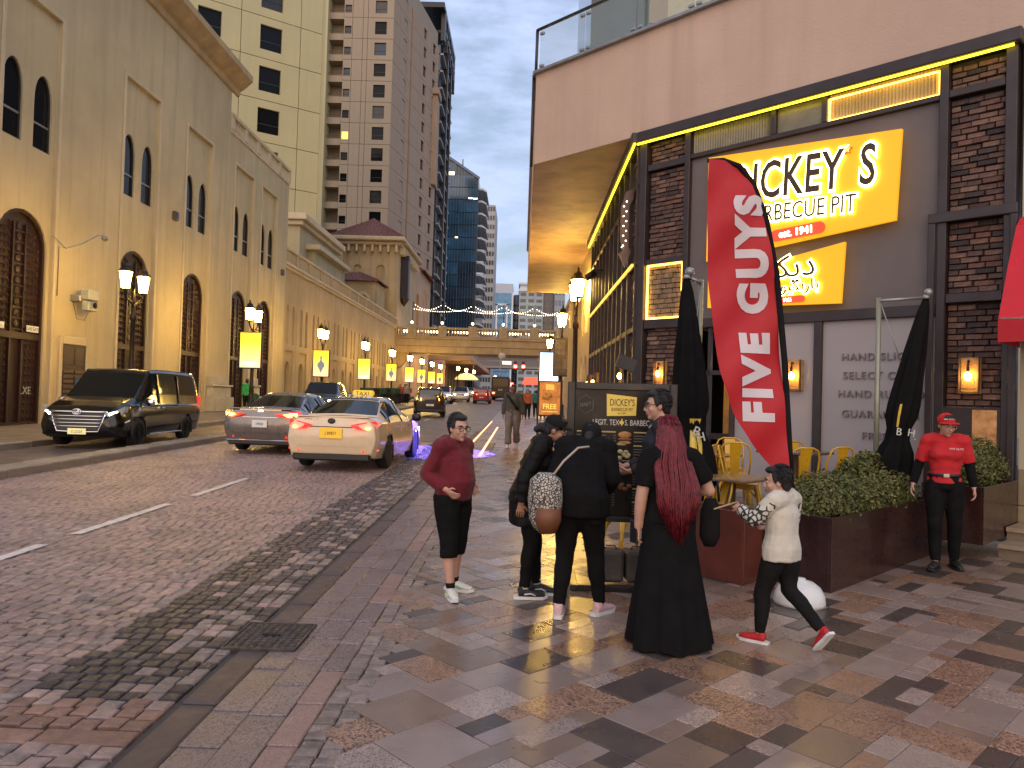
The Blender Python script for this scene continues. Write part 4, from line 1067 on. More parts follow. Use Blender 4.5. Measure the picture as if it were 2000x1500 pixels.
# glass balustrade
gb = thing('glass_balustrade', 'frameless glass balustrade with dark handrail on top of the pink storey', 'balustrade')
M_clear = mat('clear_glass', (.30, .40, .40), .03, var=0, alpha=.22, spec=.5)
L0 = .08; pane_w = 1.18
for i in range(9):
    p = e+eF*(L0+i*(pane_w+.03)); b = MB(); b.cbox(0, pane_w, -.008, .008, 0, .84, .004)
    b.build('glass_pane', M_clear, gb, (p.x, p.y, 8.33), AF)
for i in range(8):
    b = MB(); b.cbox(-.008, .008, 0, 2.2, 0, .84, .004); b.build('glass_pane', M_clear, gb, (.13, 15.5+2.25*i, 8.33))
b = MB(); b.tube([tuple(e+eF*(.0)+Vector((0, 0, 9.19))), tuple(e+eF*12+Vector((0, 0, 9.19)))], .032, 8); b.tube([(.11, 15.41, 9.19), (.11, 33.5, 9.19)], .032, 8); b.build('handrail', M_frame, gb)
b = MB(); b.tube([(.10, 15.42, 8.28), (.10, 15.42, 9.19)], .025, 8); b.build('end_post', M_frame, gb)
clip = MB().cbox(-.05, .05, -.03, .03, -.025, .025, .006).mesh('glass_clip', M_metal_grey)
for i in range(9):
    for dx in (.06, pane_w-.06):
        for z in (8.42, 9.08): p = e+eF*(L0+i*(pane_w+.03)+dx); share(clip, 'glass_clip', gb, (p.x, p.y, z), AF)
# ---- wall to the right of the restaurant, with red awning
rw = thing('right_shop_wall', 'pale beige wall on a stone base at the right edge beside the brick column', 'building')
b = MB(); b.box(U(6.06), 9, .02, .3, 1.04, 6.45); b.build('wall', mat('stucco_pale', (.50, .43, .28), .8, var=.08, scale=.6), rw, (CX, CY_, 0), AF)
b = MB(); b.cbox(U(6.06), 9, -.06, .3, .15, .60, .02); b.cbox(U(6.06), 9, -.03, .3, .602, 1.035, .015); b.build('stone_base', mat('stone_base', (.30, .24, .14), .7, var=.2, scale=2, dirt=.4), rw, (CX, CY_, 0), AF)
M_red = mat('red_fabric', (.58, .010, .022), .65, var=.08, scale=3, bump=.1, bscale=300)
an = thing('red_awning', 'bright red fabric shop awning at the right edge', 'awning', (CX, CY_, 0), AF)
u0, u1 = U(6.06), U(6.06)+2.6; b = MB()
prof = [(-.03, 4.12), (-.25, 3.98), (-.62, 3.42), (-.98, 2.78)]
vs = [(u, d, z) for d, z in prof for u in (u0, u1)]
b.add(vs, [(2*i, 2*i+1, 2*i+3, 2*i+2) for i in range(3)]); b.add([(u0, d, z) for d, z in prof]+[(u0, -.03, 2.78)], [(0, 1, 2, 3, 4)])
b.build('canopy', M_red, an)
b = MB(); b.box(u0, u1, -.99, -.98, 2.52, 2.775); b.box(u0, u0+.01, -.98, -.03, 2.52, 2.775); b.build('valance', mat('red_fabric_dark', (.46, .006, .012), .65, var=.08), an)
b = MB(); b.tube([(u0+.02, -.97, 2.78), (u1, -.97, 2.78)], .015, 6); b.build('front_bar', M_metal_grey, an)
# right side street wall past the overhang, closing the view to the bridge
rw2 = thing('far_right_wall', 'ochre wall on the right pavement between the overhang and the footbridge', 'building')
w = MB(); fQ = lambda u, v, d: (4.5+d, u, v); hs = [arch(y, 2.2, 1.5+gz(y), 4.6, 6.0) for y in (76, 82, 88)]
w.wall(rect(44, 96, 0, 11.2), hs, fQ)
for h in hs: w.rim(h, fQ, 0, .4); w.wall(h, [], fQ, .4)
w.box(4.5, 20, 43.9, 44, 0, 11.2); w.build('wall', M_stR, rw2); b = MB(); b.cbox(4.3, 5, 43.8, 96, 11.2, 11.6, .05); b.build('coping', M_stL2, rw2)
b = MB(); b.cbox(4.1, 4.498, 94.6, 95.9, 0, 11, .05); b.build('pier', M_stR, rw2)
# ================================================================ STREET LAMPS, BOXES, SIGNALS
M_lamp = mat('lantern_glass', (.9, .8, .6), .3, var=0, emit=(1, .60, .12), es=115)
M_iron2 = mat('lamp_iron', (.035, .022, .014), .4, .5, var=.2, bump=.1)
def lamp_post(label, x, y, base=0.0, two=True):
    z0 = gz(y)+base; H = 5.55-z0
    t = thing('street_lamp', label, 'street lamp', (x, y, z0), group='old style lantern posts along the street')
    b = MB(); b.lathe([(.24, 0), (.24, .12), (.19, .16), (.17, .55), (.20, .6), (.12, .68), (.10, 1.2), (.115, 1.24), (.115, 1.3), (.085, 1.36), (.07, H-1.75), (.10, H-1.7), (.10, H-1.6), (.05, H-1.5), (.06, H-1.32), (.04, H-1.25)], 10); b.build('pole', M_iron2, t)
    b = MB()
    for s in (-1, 1):
        pts = [(0, 0, H-1.35), (0, s*.12, H-1.2), (0, s*.42, H-1.1), (0, s*.55, H-.95), (0, s*.55, H-.82)]
        b.tube(pts, [.04, .035, .03, .03, .05], 6)
        b.tube([(0, s*.10, H-1.25), (0, s*.3, H-1.28), (0, s*.33, H-1.14), (0, s*.22, H-1.12)], .018, 5)
    b.tube([(0, 0, H-1.3), (0, 0, H-.75)], [.035, .01], 6); b.build('arm', M_iron2, t)
    for s in (-1, 1):
        c = (0, s*.55, H-.80)
        b = MB(); b.lathe([(.13, 0), (.20, .50)], 6, c, smooth=False); g = b.build('lantern', M_lamp, t)
        b = MB(); b.lathe([(.05, -.06), (.15, -.02), (.15, .0)], 6, c, smooth=False); b.lathe([(.245, .502), (.23, .54), (.15, .62), (.13, .70), (.06, .76), (.03, .80), (.045, .84), (.0, .92)], 6, c, smooth=False)
        for k in range(6):
            a = 2*math.pi*k/6; b.tube([(c[0]+.135*math.cos(a), c[1]+.135*math.sin(a), c[2]), (c[0]+.205*math.cos(a), c[1]+.205*math.sin(a), c[2]+.5)], .011, 4)
        b.build('lantern_frame', M_iron2, g)
    return t
def grad_mat(name, top, bot, es, noise_=0.):
    m = bpy.data.materials.new(name); m.use_nodes = True; t = m.node_tree; b = t.nodes['Principled BSDF']; lk = t.links.new
    g = t.nodes.new('ShaderNodeTexCoord'); s = t.nodes.new('ShaderNodeSeparateXYZ'); r = t.nodes.new('ShaderNodeValToRGB')
    lk(g.outputs['Generated'], s.inputs['Vector']); lk(s.outputs['Z'], r.inputs['Fac'])
    r.color_ramp.elements[0].color = (*bot, 1); r.color_ramp.elements[1].color = (*top, 1); r.color_ramp.elements[0].position = .1; r.color_ramp.elements[1].position = .75
    lk(r.outputs['Color'], b.inputs['Base Color']); lk(r.outputs['Color'], b.inputs['Emission Color']); b.inputs['Emission Strength'].default_value = es; b.inputs['Roughness'].default_value = .3
    return m
M_box_y = grad_mat('lightbox_yellow', (1, .78, .04), (1, .62, .36), .72)
M_grey_print = mat('grey_print', (.22, .25, .30), .5, var=.1, emit=(.16, .18, .23), es=.5)
M_white_print = mat('white_print', (.9, .85, .8), .5, var=0, emit=(1, .9, .85), es=.9)
def lightbox(label, x, y, zc, w, h, motif):
    t = thing('lightbox_sign', label, 'lightbox', (x, y, zc), group='yellow lightboxes on the lamp posts')
    b = MB(); b.cbox(-w/2-.05, w/2+.05, -.30, -.10, -h/2-.05, h/2+.05, .02); b.build('case', M_frame, t)
    b = MB(); b.box(-w/2, w/2, -.312, -.302, -h/2, h/2); f = b.build('face', M_box_y, t)
    if motif:                      # a plain slender vase outline
        P = [(.03, -.62), (.10, -.42), (.26, -.16), (.22, .02), (.07, .16), (.05, .34), (.09, .44), (.03, .52)]
        s = h/1.6*.9; poly = [(u*s*1.0, v*s) for u, v in P]+[(-u*s*1.0, v*s) for u, v in P[::-1]]
        b = MB(); b.prism(poly, lambda u, v, d: (u, d, v), -.318, -.314); b.build('motif', M_grey_print, f)
    else:
        b = MB()
        for i in range(5): b.box(-w*.32, w*(.1+.2*((i*7) % 3)/2), -.318, -.314, h*(.02-.055*i)-.01, h*(.02-.055*i)+.012)
        b.build('print_line', mat('orange_print', (.8, .45, .1), .5, var=0, emit=(1, .5, .1), es=.4), f, kind='stuff')
        b = MB(); b.box(-w*.33, w*.33, -.318, -.314, -h*.40, -h*.34); b.box(-w*.2, w*.2, -.318, -.314, -h*.45, -h*.43); b.build('print_line', M_white_print, f)
    b = MB(); b.box(-.08, .08, -.1, .0, -.08, .08); b.build('bracket', M_iron2, t)
    return t
LX = -12.2
order = ('first', 'second', 'third', 'fourth', 'fifth', 'sixth', 'seventh', 'eighth', 'ninth', 'tenth')
lefts = (23.8, 34.5, 46.6, 59.3, 71.6, 83.0, 93.0, 103.5, 114.0)
src_lamp = None
for i, y in enumerate(lefts):
    lab = 'tall black lamp post with two lit lanterns on the left pavement, %s along the wall' % order[i]
    if src_lamp is None: src_lamp = lamp_post(lab, LX, y, .14); SZ = src_lamp.location.z
    else:
        o = dup(src_lamp, (LX, y, gz(y)+.14), label=lab)
    if i >= 1:
        z = gz(y)+2.86 if i > 1 else 3.5
        lightbox(('yellow lightbox with a grey vase outline' if i % 2 == 0 else 'yellow lightbox with printed text lines')+' on the %s left lamp post' % order[i], LX, y, z+.05, .92, 1.55, i % 2 == 0)
for i, y in enumerate((124, 134, 146)): dup(src_lamp, (-10.4+.6*i, y, gz(y)+.14), label='distant lamp post with bright globes under the arcade, %s past the footbridge' % order[i])
dup(src_lamp, (1.62, 23.9, gz(23.9)+.28), label='black lamp post with two lit lanterns in front of the glazed restaurant side')
dup(src_lamp, (1.78, 35.6, gz(35.6)+.40), label='lamp post with lit lanterns and a dark poster box on the right pavement')
dup(src_lamp, (1.85, 53.2, gz(53.2)+.35), label='farther lamp post with a lit lantern on the right pavement, left of the poster box')
# poster box on the second right lamp
pbx = thing('poster_box', 'unlit brown and grey poster box hung on the second right lamp post', 'poster box', (1.80, 35.2, 3.75))
b = MB(); b.cbox(-.42, .42, -.14, .10, -.95, .85, .03); b.build('case', M_frame, pbx)
b = MB(); b.box(-.37, .37, -.152, -.142, -.9, .8); f = b.build('face', mat('poster_brown', (.16, .135, .10), .5, var=.5, scale=3), pbx)
b = MB(); b.box(-.33, .10, -.160, -.154, .05, .72); b.build('print_panel', mat('poster_tan', (.30, .25, .19), .5, var=.5, scale=5), f)
b = MB(); b.box(.02, .33, -.165, -.161, -.6, .0); b.build('print_panel', mat('poster_sand', (.26, .20, .13), .5, var=.5, scale=6), f)
# screen totem
tt = thing('screen_totem', 'tall bright blue-white advertising screen on the right pavement', 'screen', (1.62, 47, gz(47)+.3))
b = MB(); b.cbox(-.62, .62, -.12, .12, 1.7, 3.75, .03); b.cbox(-.15, .15, -.1, .1, 0, 1.7, .02); b.build('case', M_blackp, tt)
b = MB(); b.box(-.56, .56, -.135, -.125, 1.78, 3.68); b.build('screen', grad_mat('screen_print', (.30, .52, 1.0), (.75, .82, 1.0), 2.2), tt)
# poster stand reading FREE
ps = thing('poster_stand', 'standing orange food poster reading FREE beside the yellow chairs', 'poster stand', (1.03, 28.2, gz(28.2)))
b = MB(); b.cbox(-.42, .42, -.05, .05, .75, 2.05, .02); b.cbox(-.46, -.40, -.05, .05, 0, 2.3, .01); b.cbox(.40, .46, -.05, .05, 0, 2.1, .01); b.build('frame', M_blackp, ps)
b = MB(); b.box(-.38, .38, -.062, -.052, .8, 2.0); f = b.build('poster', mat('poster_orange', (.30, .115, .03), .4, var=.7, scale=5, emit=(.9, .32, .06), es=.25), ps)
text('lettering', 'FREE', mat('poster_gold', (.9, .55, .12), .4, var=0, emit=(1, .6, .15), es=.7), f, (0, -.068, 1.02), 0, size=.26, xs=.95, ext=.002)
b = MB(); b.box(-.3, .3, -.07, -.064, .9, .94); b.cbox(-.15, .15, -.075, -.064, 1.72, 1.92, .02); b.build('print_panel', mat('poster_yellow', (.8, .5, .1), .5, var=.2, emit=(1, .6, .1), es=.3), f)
b = MB(); b.ball((-.1, -.06, 1.48), (.2, .02, .16), 10); b.build('burger_print', mat('bun', (.50, .24, .06), .5, var=.5, scale=9), f)
# signal mast with two red lights
sg = thing('signal_mast', 'traffic signal mast with arm across the far street and two red lights', 'traffic light', (-9.6, 150, gz(150)))
b = MB(); b.tube([(0, 0, 0), (0, 0, 7.0), (9.9, 0, 7.1)], [.16, .12, .07], 6); b.build('mast', M_metal_grey, sg)
M_redl = mat('red_signal', (.9, .05, .03), .3, var=0, emit=(1, .04, .02), es=26)
for x in (8.2, 9.75):
    b = MB(); b.cbox(x-.3, x+.3, -.25, .1, 5.2, 7.1, .08); h = b.build('signal_head', M_blackp, sg)
    b = MB(); b.lathe([(.34, 0), (.32, .05), (.0, .08)], 10); b.v = [(p[0]+x, -.26-p[2], p[1]+6.1) for p in b.v]; b.build('red_light', M_redl, h)
b = MB(); b.box(5.6, 7.4, -.1, 0, 6.4, 7.1); b.build('sign_plate', mat('sign_white', (.8, .78, .75), .5, emit=(1, .9, .8), es=.5), sg)
b = MB(); b.tube([(5.2, .5, 0), (5.2, .5, 9)], .12, 6); b.build('post', M_metal_grey, sg)
cl = thing('round_sign', 'small round white sign hanging under the footbridge deck', 'sign', (-2.6, 95.6, 7.0))
b = MB(); b.lathe([(.42, -.04), (.44, 0), (.42, .04)], 14); b.v = [(x, z, y) for x, y, z in b.v]; b.build('disc', mat('sign_globe', (.5, .46, .4), .5, var=.2), cl); b = MB(); b.tube([(0, 0, .4), (0, 0, .9)], .03, 5); b.build('hanger', M_pole, cl)
# far string of street lights and red bus stop lights
for i, (x, y, z) in enumerate(((-6.2, 175, 6.6), (-5.6, 185, 6.2), (-5.0, 195, 5.8), (-4.3, 205, 5.4))):
    o = thing('far_street_light', 'distant small bright street light under the grey bridge, %s of the slanting row' % order[i], 'street light', (x, y, gz(y)), group='slanting row of distant street lights')
    b = MB(); b.ball((0, 0, z-gz(y)), .3, 8); b.build('bulb', M_bulb, o); b = MB(); b.tube([(0, 0, 0), (0, 0, z-gz(y)-.3)], .06, 5); b.build('pole', M_pole, o)
rs_ = thing('red_shop_light', 'glowing red shop sign below the distant slanting street lights', 'sign', (-3.2, 190, gz(190)))
b = MB(); b.cbox(-1.0, 1.0, -.2, .2, 2.2, 3.2, .1); b.build('sign', M_redl, rs_); b = MB(); b.box(-1, 1, -.15, .3, 0, 2.2); b.build('kiosk', M_frame, rs_)
rk = thing('red_canopy', 'red lit canopy far down the right pavement behind the walking man', 'canopy', (2.0, 120, gz(120)))
b = MB(); b.prism([(-2, 2.5), (2, 2.5), (1.6, 3.6), (-1.6, 3.6)], lambda u, v, d: (u, d, v), 0, 4); b.build('cover', mat('red_canopy_mat', (.7, .12, .08), .5, emit=(1, .10, .05), es=.9), rk); b = MB(); b.tube([(-1.8, 0.1, 0), (-1.8, .1, 2.5)], .06, 5); b.tube([(1.8, .1, 0), (1.8, .1, 2.5)], .06, 5); b.build('leg', M_pole, rk)
cs = thing('lit_shop_column', 'pink and white lit shop front column far on the right pavement', 'shop sign', (3.0, 88, gz(88)))
b = MB(); b.cbox(-.6, .6, -.2, .3, 0, 4.6, .05); b.build('body', mat('shop_pink', (.7, .25, .2), .5, var=.6, scale=2, emit=(1, .35, .25), es=.8), cs); b = MB(); b.box(-.9, .5, -.3, -.21, 3.6, 4.8); b.build('lit_sign', M_warm, cs)
um = thing('far_parasol', 'small pale yellow lit parasol far down the left side', 'parasol', (-9.3, 128, gz(128)))
b = MB(); b.lathe([(2.0, 3.0), (1.9, 3.25), (1.1, 3.9), (.0, 4.2)], 10); b.build('canopy', mat('parasol_yellow', (.7, .6, .25), .6, emit=(1, .8, .3), es=.5), um); b = MB(); b.tube([(0, 0, 0), (0, 0, 3.4)], .06, 5); b.build('pole', M_pole, um)
# blue projector light on the road
pj = thing('logo_projector', 'small black projector on the restaurant side casting a blue patch on the road', 'projector', (1.72, 18.9, 4.9))
b = MB(); b.tube([(0, 0, 0), (-.22, -.0, -.16)], [.09, .08], 10); b.tube([(.2, 0, .05), (0, 0, .05)], .03, 5); b.build('housing', M_blackp, pj)
sp_ = bpy.data.lights.new('projector_beam', 'SPOT'); sp_.energy = 16000; sp_.color = (.13, .10, 1.0); sp_.spot_size = R(37); sp_.spot_blend = .12; sp_.shadow_soft_size = .03
spo = bpy.data.objects.new('projector_beam', sp_); COL.objects.link(spo); spo.parent = pj; spo.location = (-.3, 0, -.2)
spo.rotation_euler = (Vector((-2.75, 20.1, .27))-Vector((1.42, 18.9, 4.7))).to_track_quat('-Z', 'Y').to_euler()
# ================================================================ VEHICLES
def cr(p0, p1, p2, p3, t):
    return .5*((2*p1)+(-p0+p2)*t+(2*p0-5*p1+4*p2-p3)*t*t+(-p0+3*p1-3*p2+p3)*t**3)
M_tyre = mat('tyre', (.012, .012, .012), .8, var=.2, bump=.2); M_rim = mat('alloy', (.50, .48, .45), .3, .45, var=.1); M_under = mat('underbody', (.006, .006, .006), .8, var=0)
M_chrome = mat('chrome', (.75, .75, .76), .10, 1, var=0); M_cglass = mat('car_glass', (.008, .009, .009), .06, var=0, spec=.22)
M_head = mat('headlight', (.9, .9, .85), .1, var=0, emit=(1, .96, .80), es=26); M_headoff = mat('headlight_lens', (.5, .5, .5), .08, .3, var=0, coat=1)
M_tail = mat('tail_light', (.45, .008, .006), .12, var=0, coat=1, emit=(1, .03, .02), es=1.1); M_tailhot = mat('tail_light_lit', (.9, .2, .05), .2, var=0, emit=(1, .30, .05), es=9); M_brake = mat('brake_light', (.9, .05, .03), .2, var=0, emit=(1, .07, .03), es=16)
M_plate_w = mat('plate_white', (.72, .72, .68), .4, var=.05); M_plate_y = mat('plate_yellow', (.82, .50, .03), .4, var=.05, emit=(1, .55, .05), es=.15)
M_bk = mat('black_trim', (.012, .012, .012), .35, var=0)
def car_body(st, m_body, parent, cab, wheels, wr, nu=7, nv=3, glass=True):
    """st: stations rear->front (y, z_low, z_belt, w_low, w_mid, w_belt, z_top, w_top); cab=(iA,iB,iC,iD) rear glass foot, roof rear, roof front, windscreen foot"""
    prof = []
    for (y, zl, zb, wl, wm, wb, zt, wt) in st:
        prof.append([(0, zl), (wl*.9, zl), (wl, zl+.07), (wm, zl+(zb-zl)*.5), (wb, zb-.06), (wb*.975, zb+.01), (wt*1.0, zt-.10 if zt-zb > .2 else zt-.035), (wt*.80, zt-.02), (0, zt)])
    n = len(st); K = 9
    P = []  # fine grid: list of rows (y, [(x,z)..], ufloat)
    for i in range(n-1):
        for a in range(nu):
            t = a/nu; i0, i1, i2, i3 = max(i-1, 0), i, i+1, min(i+2, n-1)
            yy = st[i1][0]+(st[i2][0]-st[i1][0])*t
            row = []
            for k in range(K):
                row.append((prof[i1][k][0]+(prof[i2][k][0]-prof[i1][k][0])*(t*t*(3-2*t)*.4+t*.6), cr(prof[i0][k][1], prof[i1][k][1], prof[i2][k][1], prof[i3][k][1], t) if abs(st[i2][6]-st[i1][6]) < .12 and abs(st[i0][6]-st[i3][6]) < .35 else prof[i1][k][1]+(prof[i2][k][1]-prof[i1][k][1])*t))
            P.append((yy, row, i+t))
    P.append((st[-1][0], prof[-1], n-1.0))
    rows = []
    for yy, row, uf in P:
        fine = []
        for k in range(K-1):
            p0, p1, p2, p3 = row[max(k-1, 0)], row[k], row[k+1], row[min(k+2, K-1)]
            if k == 0: p0 = (-row[1][0], row[1][1])
            if k == K-2: p3 = (-row[K-2][0], row[K-2][1])
            for a in range(nv):
                t = a/nv; fine.append((cr(p0[0], p1[0], p2[0], p3[0], t), cr(p0[1], p1[1], p2[1], p3[1], t), k+t))
        fine.append((row[-1][0], row[-1][1], K-1.0)); rows.append((yy, fine, uf))
    m = len(rows[0][1]); vs = []
    for yy, fine, uf in rows: vs += [(x, yy, z) for x, z, v in fine]+[(-x, yy, z) for x, z, v in fine]
    body = []; gl = {'side_window': [], 'rear_window': [], 'windscreen': []}
    iA, iB, iC, iD = cab
    for i in range(len(rows)-1):
        uf = (rows[i][2]+rows[i+1][2])/2; yc = (rows[i][0]+rows[i+1][0])/2
        for j in range(m-1):
            v = (rows[i][1][j][2]+rows[i][1][j+1][2])/2; zc = (rows[i][1][j][1]+rows[i+1][1][j+1][1])/2; xc = rows[i][1][j][0]
            if v < 4.2 and abs(xc) > .45 and any((yc-w)**2+(zc-wr)**2 < (wr*1.12)**2 for w in wheels): continue
            for s in (0, 1):
                o = s*m; a, b_, c, d = i*2*m+o+j, i*2*m+o+j+1, (i+1)*2*m+o+j+1, (i+1)*2*m+o+j
                q = (a, d, c, b_) if s == 0 else (a, b_, c, d)
                key = None
                if glass:
                    if 5.35 < v < 6.0 and iA+.35 < uf < iD-.25: key = 'side_window'
                    elif v > 6.25 and iA+.06 < uf < iB-.08: key = 'rear_window'
                    elif v > 6.25 and iC+.08 < uf < iD-.04: key = 'windscreen'
                (gl[key] if key else body).append(q)
    def sub(faces, name, mm, off=0):
        ids = sorted(set(i for f in faces for i in f)); mp = {a: k for k, a in enumerate(ids)}
        b = MB(); b.add([vs[i] for i in ids], [[mp[i] for i in f] for f in faces], 0, True); return b.build(name, mm, parent)
    last = (len(rows)-1)*2*m
    body += [[j for j in range(m)]+[m+j for j in range(m-1, -1, -1)], ([last+j for j in range(m)]+[last+m+j for j in range(m-1, -1, -1)])[::-1]]
    ob = sub(body, 'body', m_body)
    for k, f in gl.items():
        if f: sub(f, k, M_cglass)
    # dark shell inside and wheel housings
    ys = [s[0] for s in st]; b = MB(); hwm = min(s[4] for s in st[2:-2])
    b.box(-hwm*.86, hwm*.86, ys[1]+.12, ys[-2]-.12, st[n//2][1]+.01, st[n//2][2]-.1); b.build('underbody', M_under, parent)
    return ob, hwm
def wheels_for(parent, ys, hw, r, width=.21, m_rim=None):
    tm = MB(); tm.lathe([(r*.66, -width/2), (r*.93, -width/2), (r, -width*.36), (r, width*.36), (r*.93, width/2), (r*.66, width/2)], 22)
    tm.v = [(z, x, y) for x, y, z in tm.v]; tme = tm.mesh('wheel', M_tyre)
    rm = MB(); rm.lathe([(r*.68, -.02), (r*.67, .0), (r*.60, -.03), (.0, -.035)], 20)
    for k in range(10):
        a = 2*math.pi*k/10; c, s = math.cos(a), math.sin(a)
        rm.bar((r*.10*c, r*.10*s, .0), (r*.64*c, r*.64*s, -.012), .045, .02)
    rm.lathe([(r*.14, -.02), (r*.12, .02), (0, .02)], 10)
    rm.v = [(z, x, y) for x, y, z in rm.v]; rme = rm.mesh('rim', m_rim or M_rim)
    bk = MB(); bk.lathe([(r*.64, -.045), (0, -.045)], 16); bk.v = [(z, x, y) for x, y, z in bk.v]; bke = bk.mesh('brake_disc', M_under)
    hs = MB(); hs.lathe([(r*1.15, -.20), (r*1.15, .0)], 22); hs.v = [(z, x, y) for x, y, z in hs.v]; hse = hs.mesh('wheel_housing', M_under)
    for s in (-1, 1):
        for y in ys:
            w = share(tme, 'wheel', parent, (s*(hw-width/2+.0), y, r)); rr = share(rme, 'rim', w, (s*width*.40, 0, 0)); share(bke, 'brake_disc', w, (s*width*.40, 0, 0))
            if s < 0: rr.rotation_euler = (0, 0, math.pi)
            b = MB(); pts = [(0, math.cos(t)*r*1.13, math.sin(t)*r*1.13) for t in [math.pi*(-.12+1.24*k/14) for k in range(15)]]; b.tube(pts, .022, 6)
            b.build('wheel_arch', M_bk, parent, (s*(hw-.005), y, r))
            h = MB(); h.box(-.26, .0, -r*1.08, r*1.08, -r*.4, r*1.08); hh = h.build('wheel_housing', M_under, parent, (s*hw-.16 if s > 0 else -hw+.42, y, r))
def plate(parent, y, z, w, h, mm, s, front, ts=.09):
    d = 1 if front else -1
    b = MB(); b.cbox(-w/2, w/2, min(y, y+d*.015), max(y, y+d*.015), z-h/2, z+h/2, .004); p = b.build('number_plate', mm, parent)
    text('plate_lettering', s, M_blackp, p, (0, y+d*.018, z-ts*.36), math.pi if front else 0, size=ts, xs=.9, ext=.001)
    return p
def shape(parent, name, poly, y0, y1, m, mirror=True):
    out = []
    for s in ((1, -1) if mirror else (1,)):
        b = MB(); b.prism([(u*s, v) for u, v in poly][::s], lambda u, v, d: (u, d, v), y0, y1); out.append(b.build(name, m, parent, fix=True))
    return out
def mirror_pair(parent, y, z, hw, m):
    for s in (-1, 1):
        b = MB(); b.cbox(s*(hw+.13)-.10, s*(hw+.13)+.10, y-.06, y+.07, z-.02, z+.15, .035, smooth=True); mm = b.build('wing_mirror', m, parent)
        b = MB(); b.bar((s*(hw-.04), y+.02, z-.03), (s*(hw+.08), y, z+.03), .05, .03); b.build('mirror_arm', M_bk, mm)
SEDAN = [(-2.40, .50, .80, .70, .74, .72, .93, .60), (-2.36, .34, .86, .80, .86, .84, 1.03, .70), (-2.22, .25, .90, .84, .91, .88, 1.07, .72), (-1.75, .22, .93, .86, .92, .885, 1.08, .73),
         (-1.62, .21, .935, .86, .92, .885, 1.10, .72), (-.70, .20, .935, .86, .915, .88, 1.42, .57), (.15, .20, .92, .86, .91, .875, 1.445, .57), (.55, .20, .91, .86, .91, .87, 1.40, .58), (1.28, .20, .90, .86, .915, .87, 1.01, .70),
         (1.5, .20, .885, .86, .915, .865, .965, .70), (2.05, .22, .81, .85, .90, .84, .88, .66), (2.32, .27, .72, .78, .82, .76, .77, .58), (2.42, .38, .62, .62, .66, .62, .66, .48)]
def sedan(name, label, mbody, loc, rz, taxi=False, roof=None):
    t = thing(name, label, 'taxi' if taxi else 'car', loc, rz)
    ob, hw = car_body(SEDAN, mbody, t, (4, 5, 7, 8), (-1.36, 1.46), .335)
    wheels_for(t, (-1.36, 1.46), .905, .335); mirror_pair(t, .95, .93, .88, mbody if not taxi else M_bk)
    # rear lights, plate recess, lower bumper
    for s in (1, -1):
        b = MB(); P = [(.38, .90), (.56, .94), (.84, .985), (.885, .93), (.86, .80), (.70, .79), (.50, .83)] if taxi else [(.36, .93), (.60, .955), (.86, 1.0), (.89, .95), (.86, .84), (.66, .84), (.46, .89)]
        P = [(u*s, v) for u, v in P][::s]
        f = lambda u, v, d: (u, d+ (max(0, abs(u)-.62)**1.5)*1.3 + (.02 if abs(u) > .5 else 0)+(.0), v)
        b.prism(P, f, -2.46, -2.30); tl = b.build('tail_light', M_tail, t, fix=True)
        Q = [(.66, .905), (.80, .93), (.835, .90), (.80, .845), (.70, .84)] if taxi else [(.56, .925), (.74, .955), (.86, .965), (.84, .875), (.68, .87)]
        if taxi: Q = [(.68, .86), (.76, .865), (.77, .825), (.69, .82)]
        b = MB(); b.prism([(u*s, v) for u, v in Q][::s], f, -2.475, -2.462); b.build('lit_bulb', M_tailhot, tl, fix=True)
        b = MB(); b.prism([(u*s, v) for u, v in [(.62, .37), (.88, .40), (.88, .44), (.62, .42)]][::s], lambda u, v, d: (u, d+max(0, abs(u)-.6)*.55, v), -2.40, -2.3); b.build('reflector', M_tail, t, fix=True)
        b = MB(); P = [(.50, .64), (.75, .68), (.84, .73), (.86, .63), (.70, .59)]; 
        P2 = [(u*s, v) for u, v in P][::s]; b.prism(P2, lambda u, v, d: (u, d-max(0, abs(u)-.5)*.45, v), 2.30, 2.37); b.build('headlight', M_head, t, fix=True)
    b = MB(); b.cbox(-.76, .76, -2.375, -2.2, .20, .345, .03); b.build('diffuser', M_bk, t)
    b = MB(); b.cbox(-.42, .42, -2.405, -2.38, .845, .862, .004); b.build('trunk_trim', M_chrome if not taxi else M_bk, t)
    b = MB(); b.bar((-.70, -2.30, 1.055), (.70, -2.30, 1.055), .09, .025); b.build('boot_lip', mbody, t)
    # glasshouse pillars and handles
    b = MB()
    for s in (-1, 1):
        b.bar((s*.885, -.05, .93), (s*.625, -.02, 1.36), .07, .03, up=(1, 0, 0)); b.bar((s*.88, -1.28, .95), (s*.70, -1.05, 1.24), .05, .03, up=(1, 0, 0))
    b.build('pillar', M_bk, t)
    for s in (-1, 1):
        for y in (-.62, .42):
            b = MB(); b.cbox(s*.925-.015, s*.925+.015, y-.1, y+.1, .80, .83, .008); b.build('door_handle', M_chrome, t)
    return t
M_cream = mat('taxi_cream', (.74, .57, .36), .22, var=.04, coat=.7)
M_navy = mat('taxi_roof_blue', (.018, .028, .085), .25, var=.05, coat=.6)
M_silver = mat('silver_paint', (.19, .165, .145), .28, .55, var=.05, coat=.7)
ty, tx = 17.15, -3.52
tx_ = sedan('taxi', 'cream taxi with dark blue roof and lit TAXI sign seen from behind', M_cream, (tx, ty, gz(ty)), R(-3), True)
b = MB()          # dark blue roof skin
vs = []; 
for y, w, z in ((-.80, .56, 1.395), (-.70, .565, 1.425), (-.3, .57, 1.445), (.15, .57, 1.455), (.5, .57, 1.42)):
    vs += [(-w, y, z-.075), (-w*.85, y, z-.012), (0, y, z+.006), (w*.85, y, z-.012), (w, y, z-.075)]
